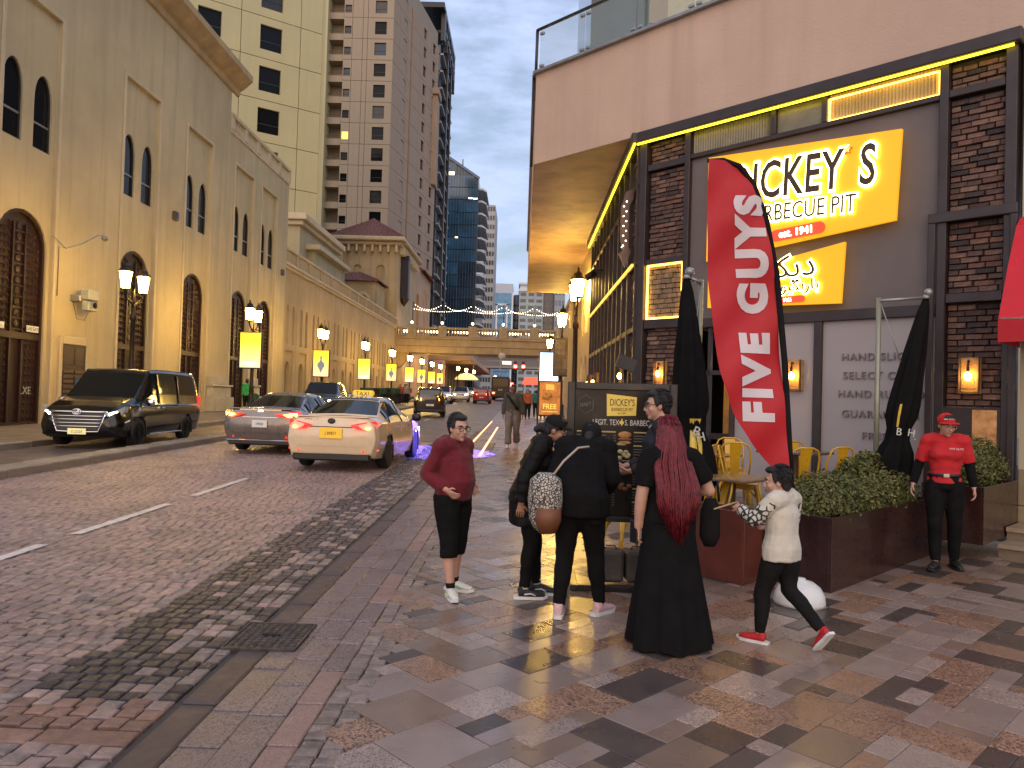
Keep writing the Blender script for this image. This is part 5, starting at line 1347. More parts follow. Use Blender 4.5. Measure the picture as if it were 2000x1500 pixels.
b.add(vs, [(5*i+j, 5*i+j+1, 5*i+6+j, 5*i+5+j) for i in range(4) for j in range(4)], 0, True); b.build('roof', M_navy, tx_)
text('roof_lettering', 'CT2118', M_white, tx_, (0, -.78, 1.42), 0, size=.20, xs=1.05, ext=.002).rotation_euler = (R(-62), 0, 0)
b = MB(); b.cbox(-.24, .24, -.16, .0, 1.455, 1.59, .04); ts = b.build('taxi_sign', mat('taxi_sign_yellow', (.75, .50, .04), .35, var=.05, emit=(1, .62, .05), es=.25), tx_)
text('lettering', 'TAXI', M_blackp, ts, (0, -.164, 1.475), 0, size=.125, xs=1.0, ext=.002, space=1.15)
plate(tx_, -2.418, .735, .44, .20, M_plate_y, 'J 89871', False, .085)
text('lettering', 'CT2118', M_blackp, tx_, (-.40, -2.372, .945), 0, size=.085, ext=.002)
b = MB(); b.lathe([(.055, 0), (.055, .01), (.035, .012)], 12, sx=1.35); b.v = [(x, -2.40-z, .97+y) for x, y, z in b.v]; b.build('badge', M_bk, tx_)
text('lettering', 'TAXI SERVICE', mat('orange_letter', (.75, .22, .06), .4), tx_, (.33, -2.372, .955), 0, size=.055, ext=.002)
# silver sedan
sv = sedan('silver_car', 'silver grey sedan with lit tail lights waiting left of the cream taxi', M_silver, (-6.02, 20.3, gz(20.3)), R(-2))
plate(sv, -2.418, .70, .36, .17, M_plate_w, '29828', False, .08)
b = MB(); b.lathe([(.07, 0), (.07, .01), (.05, .012)], 14, sx=1.35); b.v = [(x, -2.37-z, .985+y) for x, y, z in b.v]; b.build('badge', M_chrome, sv)
b = MB(); b.cbox(-.80, .80, -2.41, -2.38, .30, .33, .008); b.build('bumper_chrome', M_chrome, sv)
b = MB(); b.cbox(-.5, .5, -2.375, -2.36, 1.0, 1.045, .008); b.build('light_bar_trim', mat('gold_reflector', (.5, .42, .28), .2, .8), sv)

VAN = [(-2.62, .45, .95, .80, .86, .84, 1.60, .70), (-2.56, .32, 1.02, .90, .96, .95, 1.84, .78), (-2.40, .26, 1.03, .92, .98, .96, 1.93, .80), (-1.2, .25, 1.03, .92, .98, .965, 1.96, .81), (.2, .25, 1.03, .92, .98, .965, 1.96, .81), (.75, .25, 1.03, .92, .98, .96, 1.93, .80),
       (1.62, .25, 1.03, .92, .98, .96, 1.22, .84), (2.05, .26, 1.00, .92, .98, .94, 1.12, .82), (2.42, .27, .90, .90, .95, .90, .99, .76), (2.58, .31, .80, .84, .88, .83, .84, .68), (2.66, .40, .66, .72, .74, .70, .70, .56)]
M_bpaint = mat('black_paint_gloss', (.005, .0045, .0045), .14, var=0, coat=.35, spec=.4)
vn = thing('black_van', 'glossy black people carrier van with chrome grille and lit headlights in the service lane', 'van', (-10.52, 20.5, gz(20.5)), R(183.5))
car_body(VAN, M_bpaint, vn, (1, 2, 5, 6), (-1.52, 1.62), .36)
wheels_for(vn, (-1.52, 1.62), .965, .36); mirror_pair(vn, 1.28, 1.03, .96, M_chrome)
b = MB()
for s in (-1, 1):
    for y in (.40, -.95): b.bar((s*.955, y, 1.05), (s*.85, y, 1.82), .08, .03, up=(1, 0, 0))
b.build('pillar', M_bpaint, vn)
# front: grille, bars, lights
f = lambda u, v, d: (u, d-abs(u)**2*.10, v)
b = MB(); b.prism([(-.60, .80), (-.48, .42), (.48, .42), (.60, .80)], f, 2.55, 2.70); gr = b.build('grille', M_bk, vn, fix=True)
for z, w in ((.84, .66), (.76, .60), (.68, .57), (.60, .55), (.52, .52)):
    b = MB(); n = 8; b.tube([(-w+2*w*i/n, 2.70-.10*(-w+2*w*i/n)**2, z+(.02 if z > .8 else 0)) for i in range(n+1)], .026 if z > .8 else .014, 6); b.build('grille_bar', M_chrome, gr)
b = MB(); b.tube([(-.62, 2.65, .84), (-.55, 2.66, .60), (-.47, 2.67, .40), (0, 2.70, .385), (.47, 2.67, .40), (.55, 2.66, .60), (.62, 2.65, .84)], .018, 6); b.build('grille_surround', M_chrome, gr)
b = MB(); b.tube([(.10*math.cos(a), 2.73, .86+.065*math.sin(a)) for a in [2*math.pi*k/14 for k in range(15)]], .013, 5); b.tube([(.055*math.cos(a), 2.73, .87+.05*math.sin(a)) for a in [2*math.pi*k/10 for k in range(11)]], .010, 5); b.tube([(.035*math.cos(a), 2.73, .86+.06*math.sin(a)) for a in [2*math.pi*k/10 for k in range(11)]], .010, 5); b.build('badge', M_chrome, vn)
for s in (1, -1):
    g = lambda u, v, d: (u, d-max(0, abs(u)-.5)*.62, v)
    P = [(u*s, v) for u, v in [(.60, .82), (.80, .90), (.96, 1.0), (.95, .90), (.90, .78), (.66, .74)]][::s]
    b = MB(); b.prism(P, g, 2.50, 2.70); hl = b.build('headlight', M_headoff, vn, fix=True)
    P = [(u*s, v) for u, v in [(.68, .82), (.82, .875), (.86, .81), (.70, .77)]][::s]
    b = MB(); b.prism(P, g, 2.703, 2.72); b.build('lit_lamp', M_head, hl, fix=True)
    b = MB(); b.cbox(s*.80-.07, s*.80+.07, 2.30, 2.54, .40, .50, .02); b.build('fog_light', M_headoff, vn)
    b = MB(); b.bar((s*.62, 2.58, .345), (s*.88, 2.40, .36), .02, .05); b.build('bumper_chrome', M_chrome, vn)
    b = MB(); b.cbox(s*.965-.012, s*.965+.012, -1.1, 1.0, .27, .30, .004); b.build('sill_chrome', M_chrome, vn)
    for y in (.55, .22): b = MB(); b.cbox(s*.985-.015, s*.985+.015, y-.09, y+.09, .93, .96, .008); b.build('door_handle', M_chrome, vn)
    b = MB(); b.cbox(s*.90-.05, s*.90+.05, -2.62, -2.45, .75, 1.25, .02); b.build('tail_light', M_tail, vn)
P = [(-.66, .56), (-.74, .50), (-.86, .52), (-.88, .60)]
b = MB(); b.prism(P, lambda u, v, d: (u, d-max(0, abs(u)-.5)*.62, v), 2.70, 2.73); b.build('lime_patch', mat('lime_patch_mat', (.6, .75, .05), .4, var=.1, emit=(.75, 1, .1), es=.35), vn, fix=True)  # small lime patch on the bumper, slightly emissive
plate(vn, 2.69, .40, .42, .14, mat('plate_cream', (.75, .68, .32), .4, emit=(1, .85, .3), es=.25), 'D 10464', True, .08)
b = MB(); b.ball((.35, 1.05, 1.28), (.14, .1, .2), 10); b.build('headrest', M_bk, vn)

# ---- SUV seen from the front, hatchbacks and a bus farther away
SUV = [(-2.35, .50, .95, .78, .84, .82, 1.35, .62), (-2.28, .36, 1.02, .88, .94, .92, 1.62, .70), (-2.05, .30, 1.05, .90, .97, .94, 1.74, .72), (-.8, .28, 1.05, .90, .97, .945, 1.80, .73), (.35, .28, 1.04, .90, .97, .94, 1.77, .72), (1.15, .28, 1.04, .90, .97, .94, 1.20, .80),
       (1.5, .28, 1.02, .90, .97, .93, 1.12, .80), (2.1, .30, .98, .88, .95, .90, 1.05, .76), (2.36, .34, .86, .82, .88, .84, .92, .68), (2.44, .45, .75, .70, .74, .70, .78, .55)]
def suv(name, label, m, loc, rz, lights_front=True, brake=False, cat='car', scale=1., amber=False):
    t = thing(name, label, cat, loc, rz); t.scale = (scale,)*3
    car_body(SUV, m, t, (1, 2, 4, 5), (-1.42, 1.5), .37, nu=4, nv=2); wheels_for(t, (-1.42, 1.5), .955, .37); mirror_pair(t, 1.0, 1.05, .94, m)
    b = MB(); b.prism([(-.50, .88), (-.46, .55), (.46, .55), (.50, .88)], lambda u, v, d: (u, d-abs(u)**2*.1, v), 2.35, 2.46); b.build('grille', M_bk, t, fix=True)
    for s in (1, -1):
        b = MB(); b.prism([(u*s, v) for u, v in [(.54, .90), (.86, .95), (.84, .80), (.58, .76)]][::s], lambda u, v, d: (u, d-max(0, abs(u)-.5)*.5, v), 2.32, 2.45); b.build('headlight', M_head if lights_front else M_headoff, t, fix=True)
        b = MB(); b.prism([(u*s, v) for u, v in [(.50, 1.12), (.86, 1.16), (.88, 1.0), (.54, .98)]][::s], lambda u, v, d: (u, d+max(0, abs(u)-.5)*.3, v), -2.37, -2.25); b.build('tail_light', M_brake if brake else (M_tailhot if amber else M_tail), t, fix=True)
    plate(t, 2.47, .5, .42, .12, M_plate_w, '52310', True, .08); plate(t, -2.37, .72, .46, .12, M_plate_w, '70461', False, .08)
    b = MB(); b.cbox(-.75, .75, -2.38, -2.2, .32, .48, .03); b.build('bumper', M_bk, t)
    return t
def yy(y): return gz(y)
s1 = suv('black_suv', 'black four by four with glaring headlights coming up the service lane behind the sedan', M_bpaint, (-9.95, 38.6, gz(38.6)), R(186), True)
b = MB(); b.cbox(-.09, .09, 2.45, 2.48, .92, .98, .01); b.build('badge', M_chrome, s1)
suv('black_hatchback', 'black hatchback with amber rear lights driving away beyond the taxi', mat('dark_red_black', (.018, .007, .007), .15, var=0, coat=1), (-5.35, 44.5, gz(44.5)), R(8), False, False, scale=.92, amber=True)
suv('white_suv', 'white four by four with bright headlights beside the far island', mat('white_paint', (.62, .60, .56), .2, var=.03, coat=.8), (-8.0, 78, gz(78)), R(182), True)
suv('white_suv', 'pale car with headlights just behind the white four by four', mat('white_paint', (.62, .60, .56), .2), (-7.1, 90, gz(90)), R(182), True)
suv('red_car', 'red car with bright brake lights in the middle of the far street', mat('red_paint', (.35, .015, .012), .2, var=.03, coat=.8), (-4.3, 84, gz(84)), 0, False, True, scale=.95)
bus = thing('dark_bus', 'dark red-lit bus standing beyond the red car', 'bus', (-3.0, 112, gz(112)))
b = MB(); b.cbox(-1.25, 1.25, -5, 5, .35, 3.3, .18); b.build('body', mat('bus_dark', (.022, .007, .007), .4, var=.2), bus)
b = MB(); b.box(-1.05, 1.05, -5.03, -5.005, 1.9, 3.0); b.build('rear_window', M_cglass, bus)
for s in (-1, 1): b = MB(); b.box(s*.95-.15, s*.95+.15, -5.04, -5.005, .9, 1.1); b.build('tail_light', M_brake, bus)
text('plate_lettering', 'BUS', M_white, bus, (0, -5.03, 1.35), 0, size=.35, ext=.005)
wheels_for(bus, (-3, 3), 1.22, .5, .3)
for i, (x, y, k) in enumerate(((-6.4, 118, 1), (-5.0, 132, 1), (-6.8, 145, 0), (-3.4, 150, 1), (-1.9, 128, 1), (-8.6, 126, 0), (-8.4, 140, 0), (-5.6, 165, 1), (-7.6, 172, 0), (-3.6, 178, 1))):
    src = bpy.data.objects['red_car'] if k else bpy.data.objects['white_suv']
    dup(src, (x, y, gz(y)), label=('distant car with red rear lights, %s in the far queue' if k else 'distant oncoming car with white headlights, %s in the far queue') % order[i], group='cars queuing in the far street')
# ---- parked motorbikes on the left pavement
M_bkp = mat('bike_black', (.015, .015, .015), .3, var=.2); M_grn = mat('bike_box_green', (.012, .075, .035), .45, var=.2); M_redb = mat('bike_box_red', (.45, .03, .02), .45, var=.2)
mb = thing('motorbike', 'black delivery motorbike with green box, nearest of the parked row', 'motorbike', (-11.0, 50.5, gz(50.5)+.14), R(65), group='delivery motorbikes parked in a row')
wm = MB(); wm.lathe([(.22, -.05), (.29, -.05), (.31, 0), (.29, .05), (.22, .05)], 14); wm.v = [(z, x, y) for x, y, z in wm.v]; wme = wm.mesh('wheel', M_tyre)
for y in (-.62, .62): share(wme, 'wheel', mb, (0, y, .31))
b = MB(); b.tube([(0, .62, .31), (0, .42, .95)], .035, 6); b.tube([(0, -.62, .31), (0, -.1, .35), (0, .3, .75)], .04, 6); b.build('frame', M_metal_grey, mb)
b = MB(); b.tube([(0, .42, .78), (0, .15, .80), (0, -.25, .72), (0, -.75, .78)], [.08, .15, .12, .07], 8); b.cbox(-.12, .12, -.2, .25, .25, .6, .05); b.build('body', M_bkp, mb)
b = MB(); b.cbox(-.13, .13, -.62, -.02, .78, .88, .04); b.build('seat', M_bk, mb)
b = MB(); b.tube([(-.36, .3, 1.02), (-.1, .42, .98), (.1, .42, .98), (.36, .3, 1.02)], .018, 6); b.ball((0, .52, .88), (.09, .08, .09), 8); b.build('handlebar', M_bk, mb)
b = MB(); b.cbox(-.24, .24, -1.0, -.55, .9, 1.36, .03); bx_ = b.build('delivery_box', M_grn, mb)
for i in range(1, 15):
    y = 50.5+1.45*i; o = dup(mb, (-11.1+.1*math.sin(i*2.3), y, gz(y)+.14), R(62+9*math.sin(i*1.7)), label='black delivery motorbike with %s box, %s in the parked row behind the nearest' % ('a red' if i > 9 else 'a black' if i in (3, 6) else 'a green', ('first', 'second', 'third', 'fourth', 'fifth', 'sixth', 'seventh', 'eighth', 'ninth', 'tenth', 'eleventh', 'twelfth', 'thirteenth', 'fourteenth')[i-1]))
    if i > 9 or i in (3, 6):
        for c in o.children:
            if c.name.startswith('delivery_box'): c.data = c.data.copy(); c.data.materials[0] = M_redb if i > 9 else M_bkp
# ================================================================ PEOPLE
V = Vector
M_skinA = mat('skin_light', (.52, .29, .20), .5, var=.10, scale=12, bump=.05, bscale=200); M_skinB = mat('skin_tan', (.36, .185, .115), .5, var=.10, scale=12, bump=.05, bscale=200); M_skinC = mat('skin_dark', (.13, .065, .042), .5, var=.10, scale=12)
M_hairk = mat('hair_black', (.010, .007, .006), .42, var=.4, scale=40, bump=.6, bscale=120); M_eye = mat('eye_white', (.62, .58, .55), .2, var=0); M_iris = mat('iris_dark', (.02, .011, .008), .1, var=0); M_lip = mat('lips', (.36, .13, .11), .45, var=.1)
M_cblack = mat('cloth_black', (.0075, .0068, .0070), .85, var=.2, scale=6, bump=.25, bscale=220, spec=.12); M_cblack2 = mat('cloth_charcoal', (.013, .012, .012), .8, var=.2, scale=6, bump=.3, bscale=200, spec=.12)
M_puff = mat('coat_black', (.010, .0095, .010), .55, var=.2, scale=6, bump=.2, bscale=120, spec=.12); M_maroon = mat('hoodie_maroon', (.135, .004, .010), .85, var=.12, scale=5, bump=.3, bscale=260, sheen=.1); M_tred = mat('tshirt_red', (.50, .012, .016), .8, var=.1, scale=5, bump=.25, bscale=260)
M_cream_c = mat('sweater_cream', (.60, .55, .44), .85, var=.06, scale=5, bump=.3, bscale=240, sheen=.1); M_navyc = mat('shirt_navy', (.012, .010, .016), .7, var=.2, bump=.2, bscale=200); M_olive = mat('sweater_olive', (.060, .060, .036), .85, var=.15, bump=.3, bscale=160); M_khaki = mat('trousers_khaki', (.17, .145, .10), .85, var=.12, bump=.3, bscale=140)
M_shoew = mat('shoe_white', (.70, .68, .62), .5, var=.08, scale=20, bump=.1, bscale=120); M_shoek = mat('shoe_black', (.014, .013, .013), .5, var=.2, bump=.2, bscale=160); M_shoer = mat('shoe_red', (.50, .015, .02), .55, var=.15, bump=.2, bscale=200); M_shoep = mat('shoe_pink', (.66, .42, .42), .6, var=.1, bump=.1); M_sole = mat('sole_white', (.72, .71, .67), .5, var=.06); M_soleg = mat('sole_green', (.35, .60, .12), .5, var=.2)
M_greensh = mat('shirt_green', (.03, .28, .08), .8, var=.12, bump=.2, bscale=100); M_lens = mat('lens', (.85, .9, .9), .03, var=0, alpha=.12)

def remesh(b, voxel, smooth=4, fold=0., ff=9., anis=(1, 1, .45), seed=0.):
    """union of the primitives as one continuous skin, optionally with soft folds"""
    me = b.mesh('tmp', M_cblack); o = bpy.data.objects.new('tmp', me)
    r = o.modifiers.new('r', 'REMESH'); r.mode = 'VOXEL'; r.voxel_size = voxel; r.use_smooth_shade = True
    if smooth: s = o.modifiers.new('s', 'SMOOTH'); s.factor = .5; s.iterations = smooth
    nm = evaluate(o)
    bpy.data.objects.remove(o); bpy.data.meshes.remove(me)
    if fold:
        off = V((seed*3.1, seed*1.7, seed)); A = V(anis)
        nl = [v.normal.copy() for v in nm.vertices]; cl = [v.co.copy() for v in nm.vertices]; out = []
        for p, nrm in zip(cl, nl):
            q = V((p.x*A.x, p.y*A.y, p.z*A.z))*ff+off
            k = noise.noise(q)+.5*noise.noise(q*2.3)+.25*noise.noise(V((p.x, p.y, p.z*2.2))*ff*1.6+off)
            out += list(p+nrm*(k*fold))
        nm.vertices.foreach_set('co', out); nm.update()
    nm.polygons.foreach_set('use_smooth', [True]*len(nm.polygons)); return nm
BASE = dict(pel=(0, 0, .93), wai=(0, .0, 1.07), che=(0, .005, 1.27), nek=(0, -.012, 1.435), hed=(0, .022, 1.575),
            shR=(.175, -.01, 1.385), elR=(.215, -.03, 1.11), wrR=(.225, .03, .87), shL=(-.175, -.01, 1.385), elL=(-.215, -.03, 1.11), wrL=(-.225, .03, .87),
            hiR=(.088, 0, .90), knR=(.095, .015, .50), anR=(.10, -.02, .085), hiL=(-.088, 0, .90), knL=(-.095, .015, .50), anL=(-.10, -.02, .085))
def lean(J, ang, pivot_z=.95):
    """tilt everything above the hips forward by ang"""
    Mx = Matrix.Rotation(-ang, 3, 'X'); pv = V((0, 0, pivot_z)); out = dict(J)
    for k in ('wai', 'che', 'nek', 'hed', 'shR', 'shL', 'elR', 'elL', 'wrR', 'wrL'):
        p = V(out[k])-pv; out[k] = tuple(pv+Mx @ p)
    return out
def person(label, loc, rz, h, J=None, g=1.0, head=(0, 0, 0), skin=None, hair='short', hair_m=None, top=None, bottom=None, shoes=None, hands=True, vox=.0085, hs=1.0, face=True, footdir=(0, 0), footpitch=(0, 0), curl=(.5, .5), coat=None, fem=False, kid=False, socks=None, group=None):
    skin = skin or M_skinA; hair_m = hair_m or M_hairk
    P = {k: V(v) for k, v in {**BASE, **(J or {})}.items()}
    k = h/1.70
    root = None
    Q = Matrix.Rotation(head[0], 3, 'Z') @ Matrix.Rotation(head[1], 3, 'X') @ Matrix.Rotation(head[2], 3, 'Y')
    hd = lambda *p: P['hed']+Q @ (V(p)*hs)
    b = MB()
    fl = P['shR']-P['shL']
    def torso(bb, e=0., hem=None, hipw=1., belly=0., neck=True, chest=1.):
        hips = P['pel']+V((0, 0, -.06)) if hem is None else P['pel']+V((0, 0, hem))
        pts = [hips, P['pel'], P['wai']+V((0, belly*.5, 0)), P['che'], P['nek']+(P['che']-P['nek'])*.28]; hw_ = .150*g*hipw
        r = [(hw_+e, .115*g+e), (hw_+e, .120*g+e), ((.128 if fem else .142)*g+e, .100*g+e+belly), (.158*g**.6*chest+e, .112*g**.8+e), (.115+e*.6, .075+e*.6)]
        bb.tube(pts, r, 16, flat=fl)
        for s in 'RL':
            q = P['sh'+s]; bb.tube([P['che']+(P['nek']-P['che'])*.62, q+(P['nek']-q)*.30, q], [.075+e, .068*g**.4+e, .056*g**.5+e], 10)
            bb.ball(q, .058*g**.5+e, 10)
        if fem:
            bb.tube([P['che']+fl.normalized()*-.085+V((0, .062*g**.8, -.02)), P['che']+V((0, .070*g**.8, -.025)), P['che']+fl.normalized()*.085+V((0, .062*g**.8, -.02))], .060*g**.7+e, 10)
            for s in (-1, 1): bb.ball(P['che']+fl.normalized()*(.085*s)+V((0, .062*g**.8, -.02)), .060*g**.7+e, 10)
        if neck: bb.tube([P['nek']+V((0, 0, -.06)), P['nek']+V((0, 0, .02))], .066+e, 10)
    def arm(bb, s, e=0., upto=2., cuff=1.):
        a, c, d = P['sh'+s], P['el'+s], P['wr'+s]
        if upto <= 1: bb.tube([a, a+(c-a)*.5, a+(c-a)*upto], [.054*g**.5+e, .050*g**.5+e*1.1, .047*g**.5+e*1.3], 10)
        else:
            dd = c+(d-c)*(upto-1)
            bb.tube([a, a+(c-a)*.5, c+(a-c)*.08, c+(d-c)*.10, c+(d-c)*.4*(upto-1), dd], [.053*g**.5+e, .049*g**.5+e, .042*g**.5+e, .042*g**.5+e, .040*g**.4+e, (.029*cuff)+e], 10)
            bb.ball(c, .042*g**.5+e, 8)
    def leg(bb, s, e=0., upto=2., flare=0.):
        a, c, d = P['hi'+s], P['kn'+s], P['an'+s]
        if upto <= 1: bb.tube([a+V((0, 0, .04)), a+(c-a)*.4, a+(c-a)*upto], [.092*g+e, .086*g+e, .066*g**.8+e+flare], 12)
        else:
            dd = c+(d-c)*(upto-1)
            bb.tube([a+V((0, 0, .04)), a+(c-a)*.35, c+(a-c)*.12, c+(d-c)*.08, c+(d-c)*.33+V((0, -.012, 0)), dd], [.092*g+e, .086*g+e, .060*g**.8+e, .056*g**.8+e, .054*g**.8+e, .037+e+flare], 12)
            bb.ball(c, .058*g**.8+e, 10)
    # ---- body: one continuous surface
    torso(b); [arm(b, s) for s in 'RL']; [leg(b, s) for s in 'RL']
    b.tube([P['nek']+V((0, 0, -.05)), P['nek']+(hd(0, -.02, -.05)-P['nek'])*.6, hd(0, -.015, -.02)], [.060, .052*hs**.5, .050*hs], 10)
    b.ball(hd(0, -.012, .022), (.073*hs, .092*hs, .096*hs), 20, q=Q); b.ball(hd(0, .026, -.035), ((.059 if not kid else .064)*hs, .062*hs, .080*hs), 16, q=Q)
    b.ball(hd(0, .066, -.094), .024*hs, 10); b.ball(hd(0, .062, -.055), (.038*hs, .034*hs, .034*hs), 10, q=Q)
    for s in (-1, 1):
        b.ball(hd(s*.074, -.006, -.012), (.010*hs, .019*hs, .031*hs), 10, q=Q); b.ball(hd(s*.036, .062, -.030), (.026*hs, .024*hs, .026*hs), 10, q=Q)
    b.tube([hd(0, .082, .016), hd(0, .097, -.012), hd(0, .107, -.032), hd(0, .094, -.042)], [.009*hs, .011*hs, .015*hs, .011*hs], 8); b.tube([hd(-.045, .074, .026), hd(0, .084, .024), hd(.045, .074, .026)], [.010*hs, .012*hs, .010*hs], 6)
    for s in 'RL':
        w, e_ = P['wr'+s], P['el'+s]; d = (w-e_).normalized(); b.tube([w-d*.03, w+d*.03, w+d*.085], [(.027, .021), (.037*.95, .016), (.039*.95, .014)], 10, flat=V((0, 1, 0))-d*d.y)
    me = remesh(b, vox, 5)
    # fingers joined to the same mesh
    fb = MB()
    if hands:
        for s, cu in zip('RL', curl):
            w, e_ = P['wr'+s], P['el'+s]; d = (w-e_).normalized(); sd = (V((0, 1, 0))-d*d.y)
            if sd.length < .2: sd = V((1, 0, 0))-d*d.x
            sd.normalize(); n = d.cross(sd)*(1 if s == 'R' else -1)
            if n.x*(1 if s == 'R' else -1) > 0: n = -n       # palm faces the body
            for i, (off, ln) in enumerate(((.029, .066), (.010, .074), (-.010, .070), (-.028, .055))):
                p0 = w+d*.08+sd*off; a1 = cu*.7; a2 = cu*1.6; p1 = p0+(d*math.cos(a1)+n*math.sin(a1))*ln*.45; p2 = p1+(d*math.cos(a2)+n*math.sin(a2))*ln*.32; p3 = p2+(d*math.cos(a2*1.25)+n*math.sin(a2*1.25))*ln*.25
                fb.tube([p0-d*.02, p0, p1, p2, p3], [.0085, .0088, .0082, .0075, .0055], 6)
            t0 = w+d*.03+sd*.030; t1 = t0+(d*.6+sd*.7+n*.3).normalized()*.035; fb.tube([t0-sd*.015, t0, t1, t1+(d*.9+n*.4).normalized()*.028], [.012, .0115, .0095, .007], 6)
        fm = fb.mesh('fingers', skin); bm = bmesh.new(); bm.from_mesh(me); bm.from_mesh(fm); bm.to_mesh(me); bm.free(); bpy.data.meshes.remove(fm)
        me.polygons.foreach_set('use_smooth', [True]*len(me.polygons))
    me.materials.clear(); me.materials.append(skin); me.name = 'person'
    me.polygons.foreach_set('material_index', [0]*len(me.polygons))
    root = put('person', me, None, loc, rz, label, 'person', group); root.scale = (k, k, k)
    def cloth(name, bb, m, v=.011, sm=4, fold=.006, ff=9, anis=(1, 1, .45), parent=None):
        mm = remesh(bb, v, sm, fold, ff, anis, seed=len(label)); mm.materials.clear(); mm.materials.append(m); mm.polygons.foreach_set('material_index', [0]*len(mm.polygons)); mm.name = name
        return put(name, mm, parent or root)
    # ---- clothes
    if bottom:
        bb = MB(); e = bottom.get('e', .014); up = bottom.get('upto', 1.93); hp = P['pel']
        bb.tube([hp+V((0, 0, -.07)), hp, hp+V((0, 0, .09))], [(.148*g+e, .112*g+e), (.150*g+e, .118*g+e), (.140*g+e, .108*g+e)], 14, flat=fl)
        for s in 'RL': leg(bb, s, e, up, bottom.get('flare', 0))
        cloth(bottom.get('name', 'trousers'), bb, bottom['m'], .012, 4, bottom.get('fold', .006), 11, (1, 1, 1.1))
    if top:
        bb = MB(); e = top.get('e', .016); torso(bb, e, top.get('hem'), top.get('hipw', 1.0), top.get('belly', 0), top.get('neck', True), top.get('chest', 1))
        for s in 'RL': arm(bb, s, e*.9, top.get('sleeve', 1.93), top.get('cuff', 1.2))
        for p, r in top.get('extra', []): bb.ball(V(p), r, 10)
        tp_ = cloth(top.get('name', 'shirt'), bb, top['m'], .011, 4, top.get('fold', .008), 8)
    if coat: coat(P, root, cloth, torso, arm)
    # ---- shoes
    if shoes:
        for i, s in enumerate('RL'):
            a = P['an'+s]; yaw = footdir[i]; pt = footpitch[i]; Mz = Matrix.Rotation(yaw, 3, 'Z') @ Matrix.Rotation(pt, 3, 'X'); ft = lambda x, y, z: a+Mz @ V((x, y, z-.085+.0))
            L_ = shoes.get('L', 1.0)
            bb = MB(); bb.tube([ft(0, -.055, .055), ft(0, -.01, .065), ft(0, .06, .055), ft(0, .125*L_, .045), ft(0, .178*L_, .040)], [(.034, .036), (.039, .046), (.042, .036), (.044, .026), (.030, .018)], 12, flat=Mz @ V((1, 0, 0))); bb.tube([ft(0, -.01, .06), ft(0, -.018, .115)], [.042, .040], 10)
            mm = remesh(bb, .008, 3); mm.materials.clear(); mm.materials.append(shoes['m']); mm.polygons.foreach_set('material_index', [0]*len(mm.polygons)); mm.name = 'shoe'; so_ = put('shoe', mm, root)
            ol = [(-.030, -.092), (.030, -.092), (.041, -.05), (.040, .02), (.049, .10*L_), (.042, .16*L_), (.018, .20*L_), (-.018, .20*L_), (-.042, .16*L_), (-.049, .10*L_), (-.040, .02), (-.041, -.05)]
            bb = MB(); bb.prism(ol, lambda u, v, d: ft(u, v, d+(.012 if v > .17*L_ else 0)), 0.002, .028, smooth=False); put('sole', bb.mesh('sole', shoes.get('sole', M_sole)), so_)
            if shoes.get('accent'):
                bb = MB(); bb.tube([ft(-.046, .0, .05), ft(-.047, .06, .058), ft(-.046, .10, .04)], .007, 5); bb.tube([ft(.046, .0, .05), ft(.047, .06, .058), ft(.046, .10, .04)], .007, 5); put('shoe_stripe', bb.mesh('shoe_stripe', shoes['accent']), so_)
            if socks: bb = MB(); bb.tube([a+(P['kn'+s]-a)*.02, a+(P['kn'+s]-a)*.13], [.042, .046], 12); put('sock', bb.mesh('sock', socks), root)
    # ---- face
    if face:
        for s in (-1, 1):
            bb = MB(); bb.ball(hd(s*.032, .075, .004), (.0155*hs, .009*hs, .0085*hs), 10, q=Q); ey = put('eye', bb.mesh('eye', M_eye), root); bb = MB(); bb.ball(hd(s*.032, .0825, .003), (.0078*hs, .004*hs, .0078*hs), 8, q=Q); put('iris', bb.mesh('iris', M_iris), ey)
            bb = MB(); bb.tube([hd(s*.014, .091, .022), hd(s*.034, .088, .029), hd(s*.054, .072, .022)], [.0045*hs, .0055*hs, .003*hs], 5); put('eyebrow', bb.mesh('eyebrow', hair_m), root)
        bb = MB(); bb.tube([hd(-.024, .084, -.064), hd(0, .094, -.0615), hd(.024, .084, -.064)], [.003*hs, .0065*hs, .003*hs], 6); bb.tube([hd(-.020, .084, -.069), hd(0, .094, -.0715), hd(.020, .084, -.069)], [.003*hs, .007*hs, .003*hs], 6); put('mouth', bb.mesh('mouth', M_lip), root)
    # ---- hair
    bb = MB(); bt = MB(); H = lambda *p: hd(*p)
    if hair in ('short', 'shortback', 'bun', 'long', 'capbun', 'hood'):
        bb.ball(H(0, -.026, .034), (.081*hs, .094*hs, .098*hs), 18, q=Q); bb.ball(H(0, -.055, -.020), (.068*hs, .052*hs, .075*hs), 14, q=Q); bb.ball(H(0, .022, .094), (.064*hs, .066*hs, .032*hs), 12, q=Q)
        for s in (-1, 1): bb.ball(H(s*.066, -.004, .024), (.016*hs, .040*hs, .045*hs), 10, q=Q)
        if hair in ('bun', 'capbun'): bb.ball(H(0, -.125, -.025), .045*hs, 12); bb.ball(H(0, -.155, -.055), .034*hs, 10)
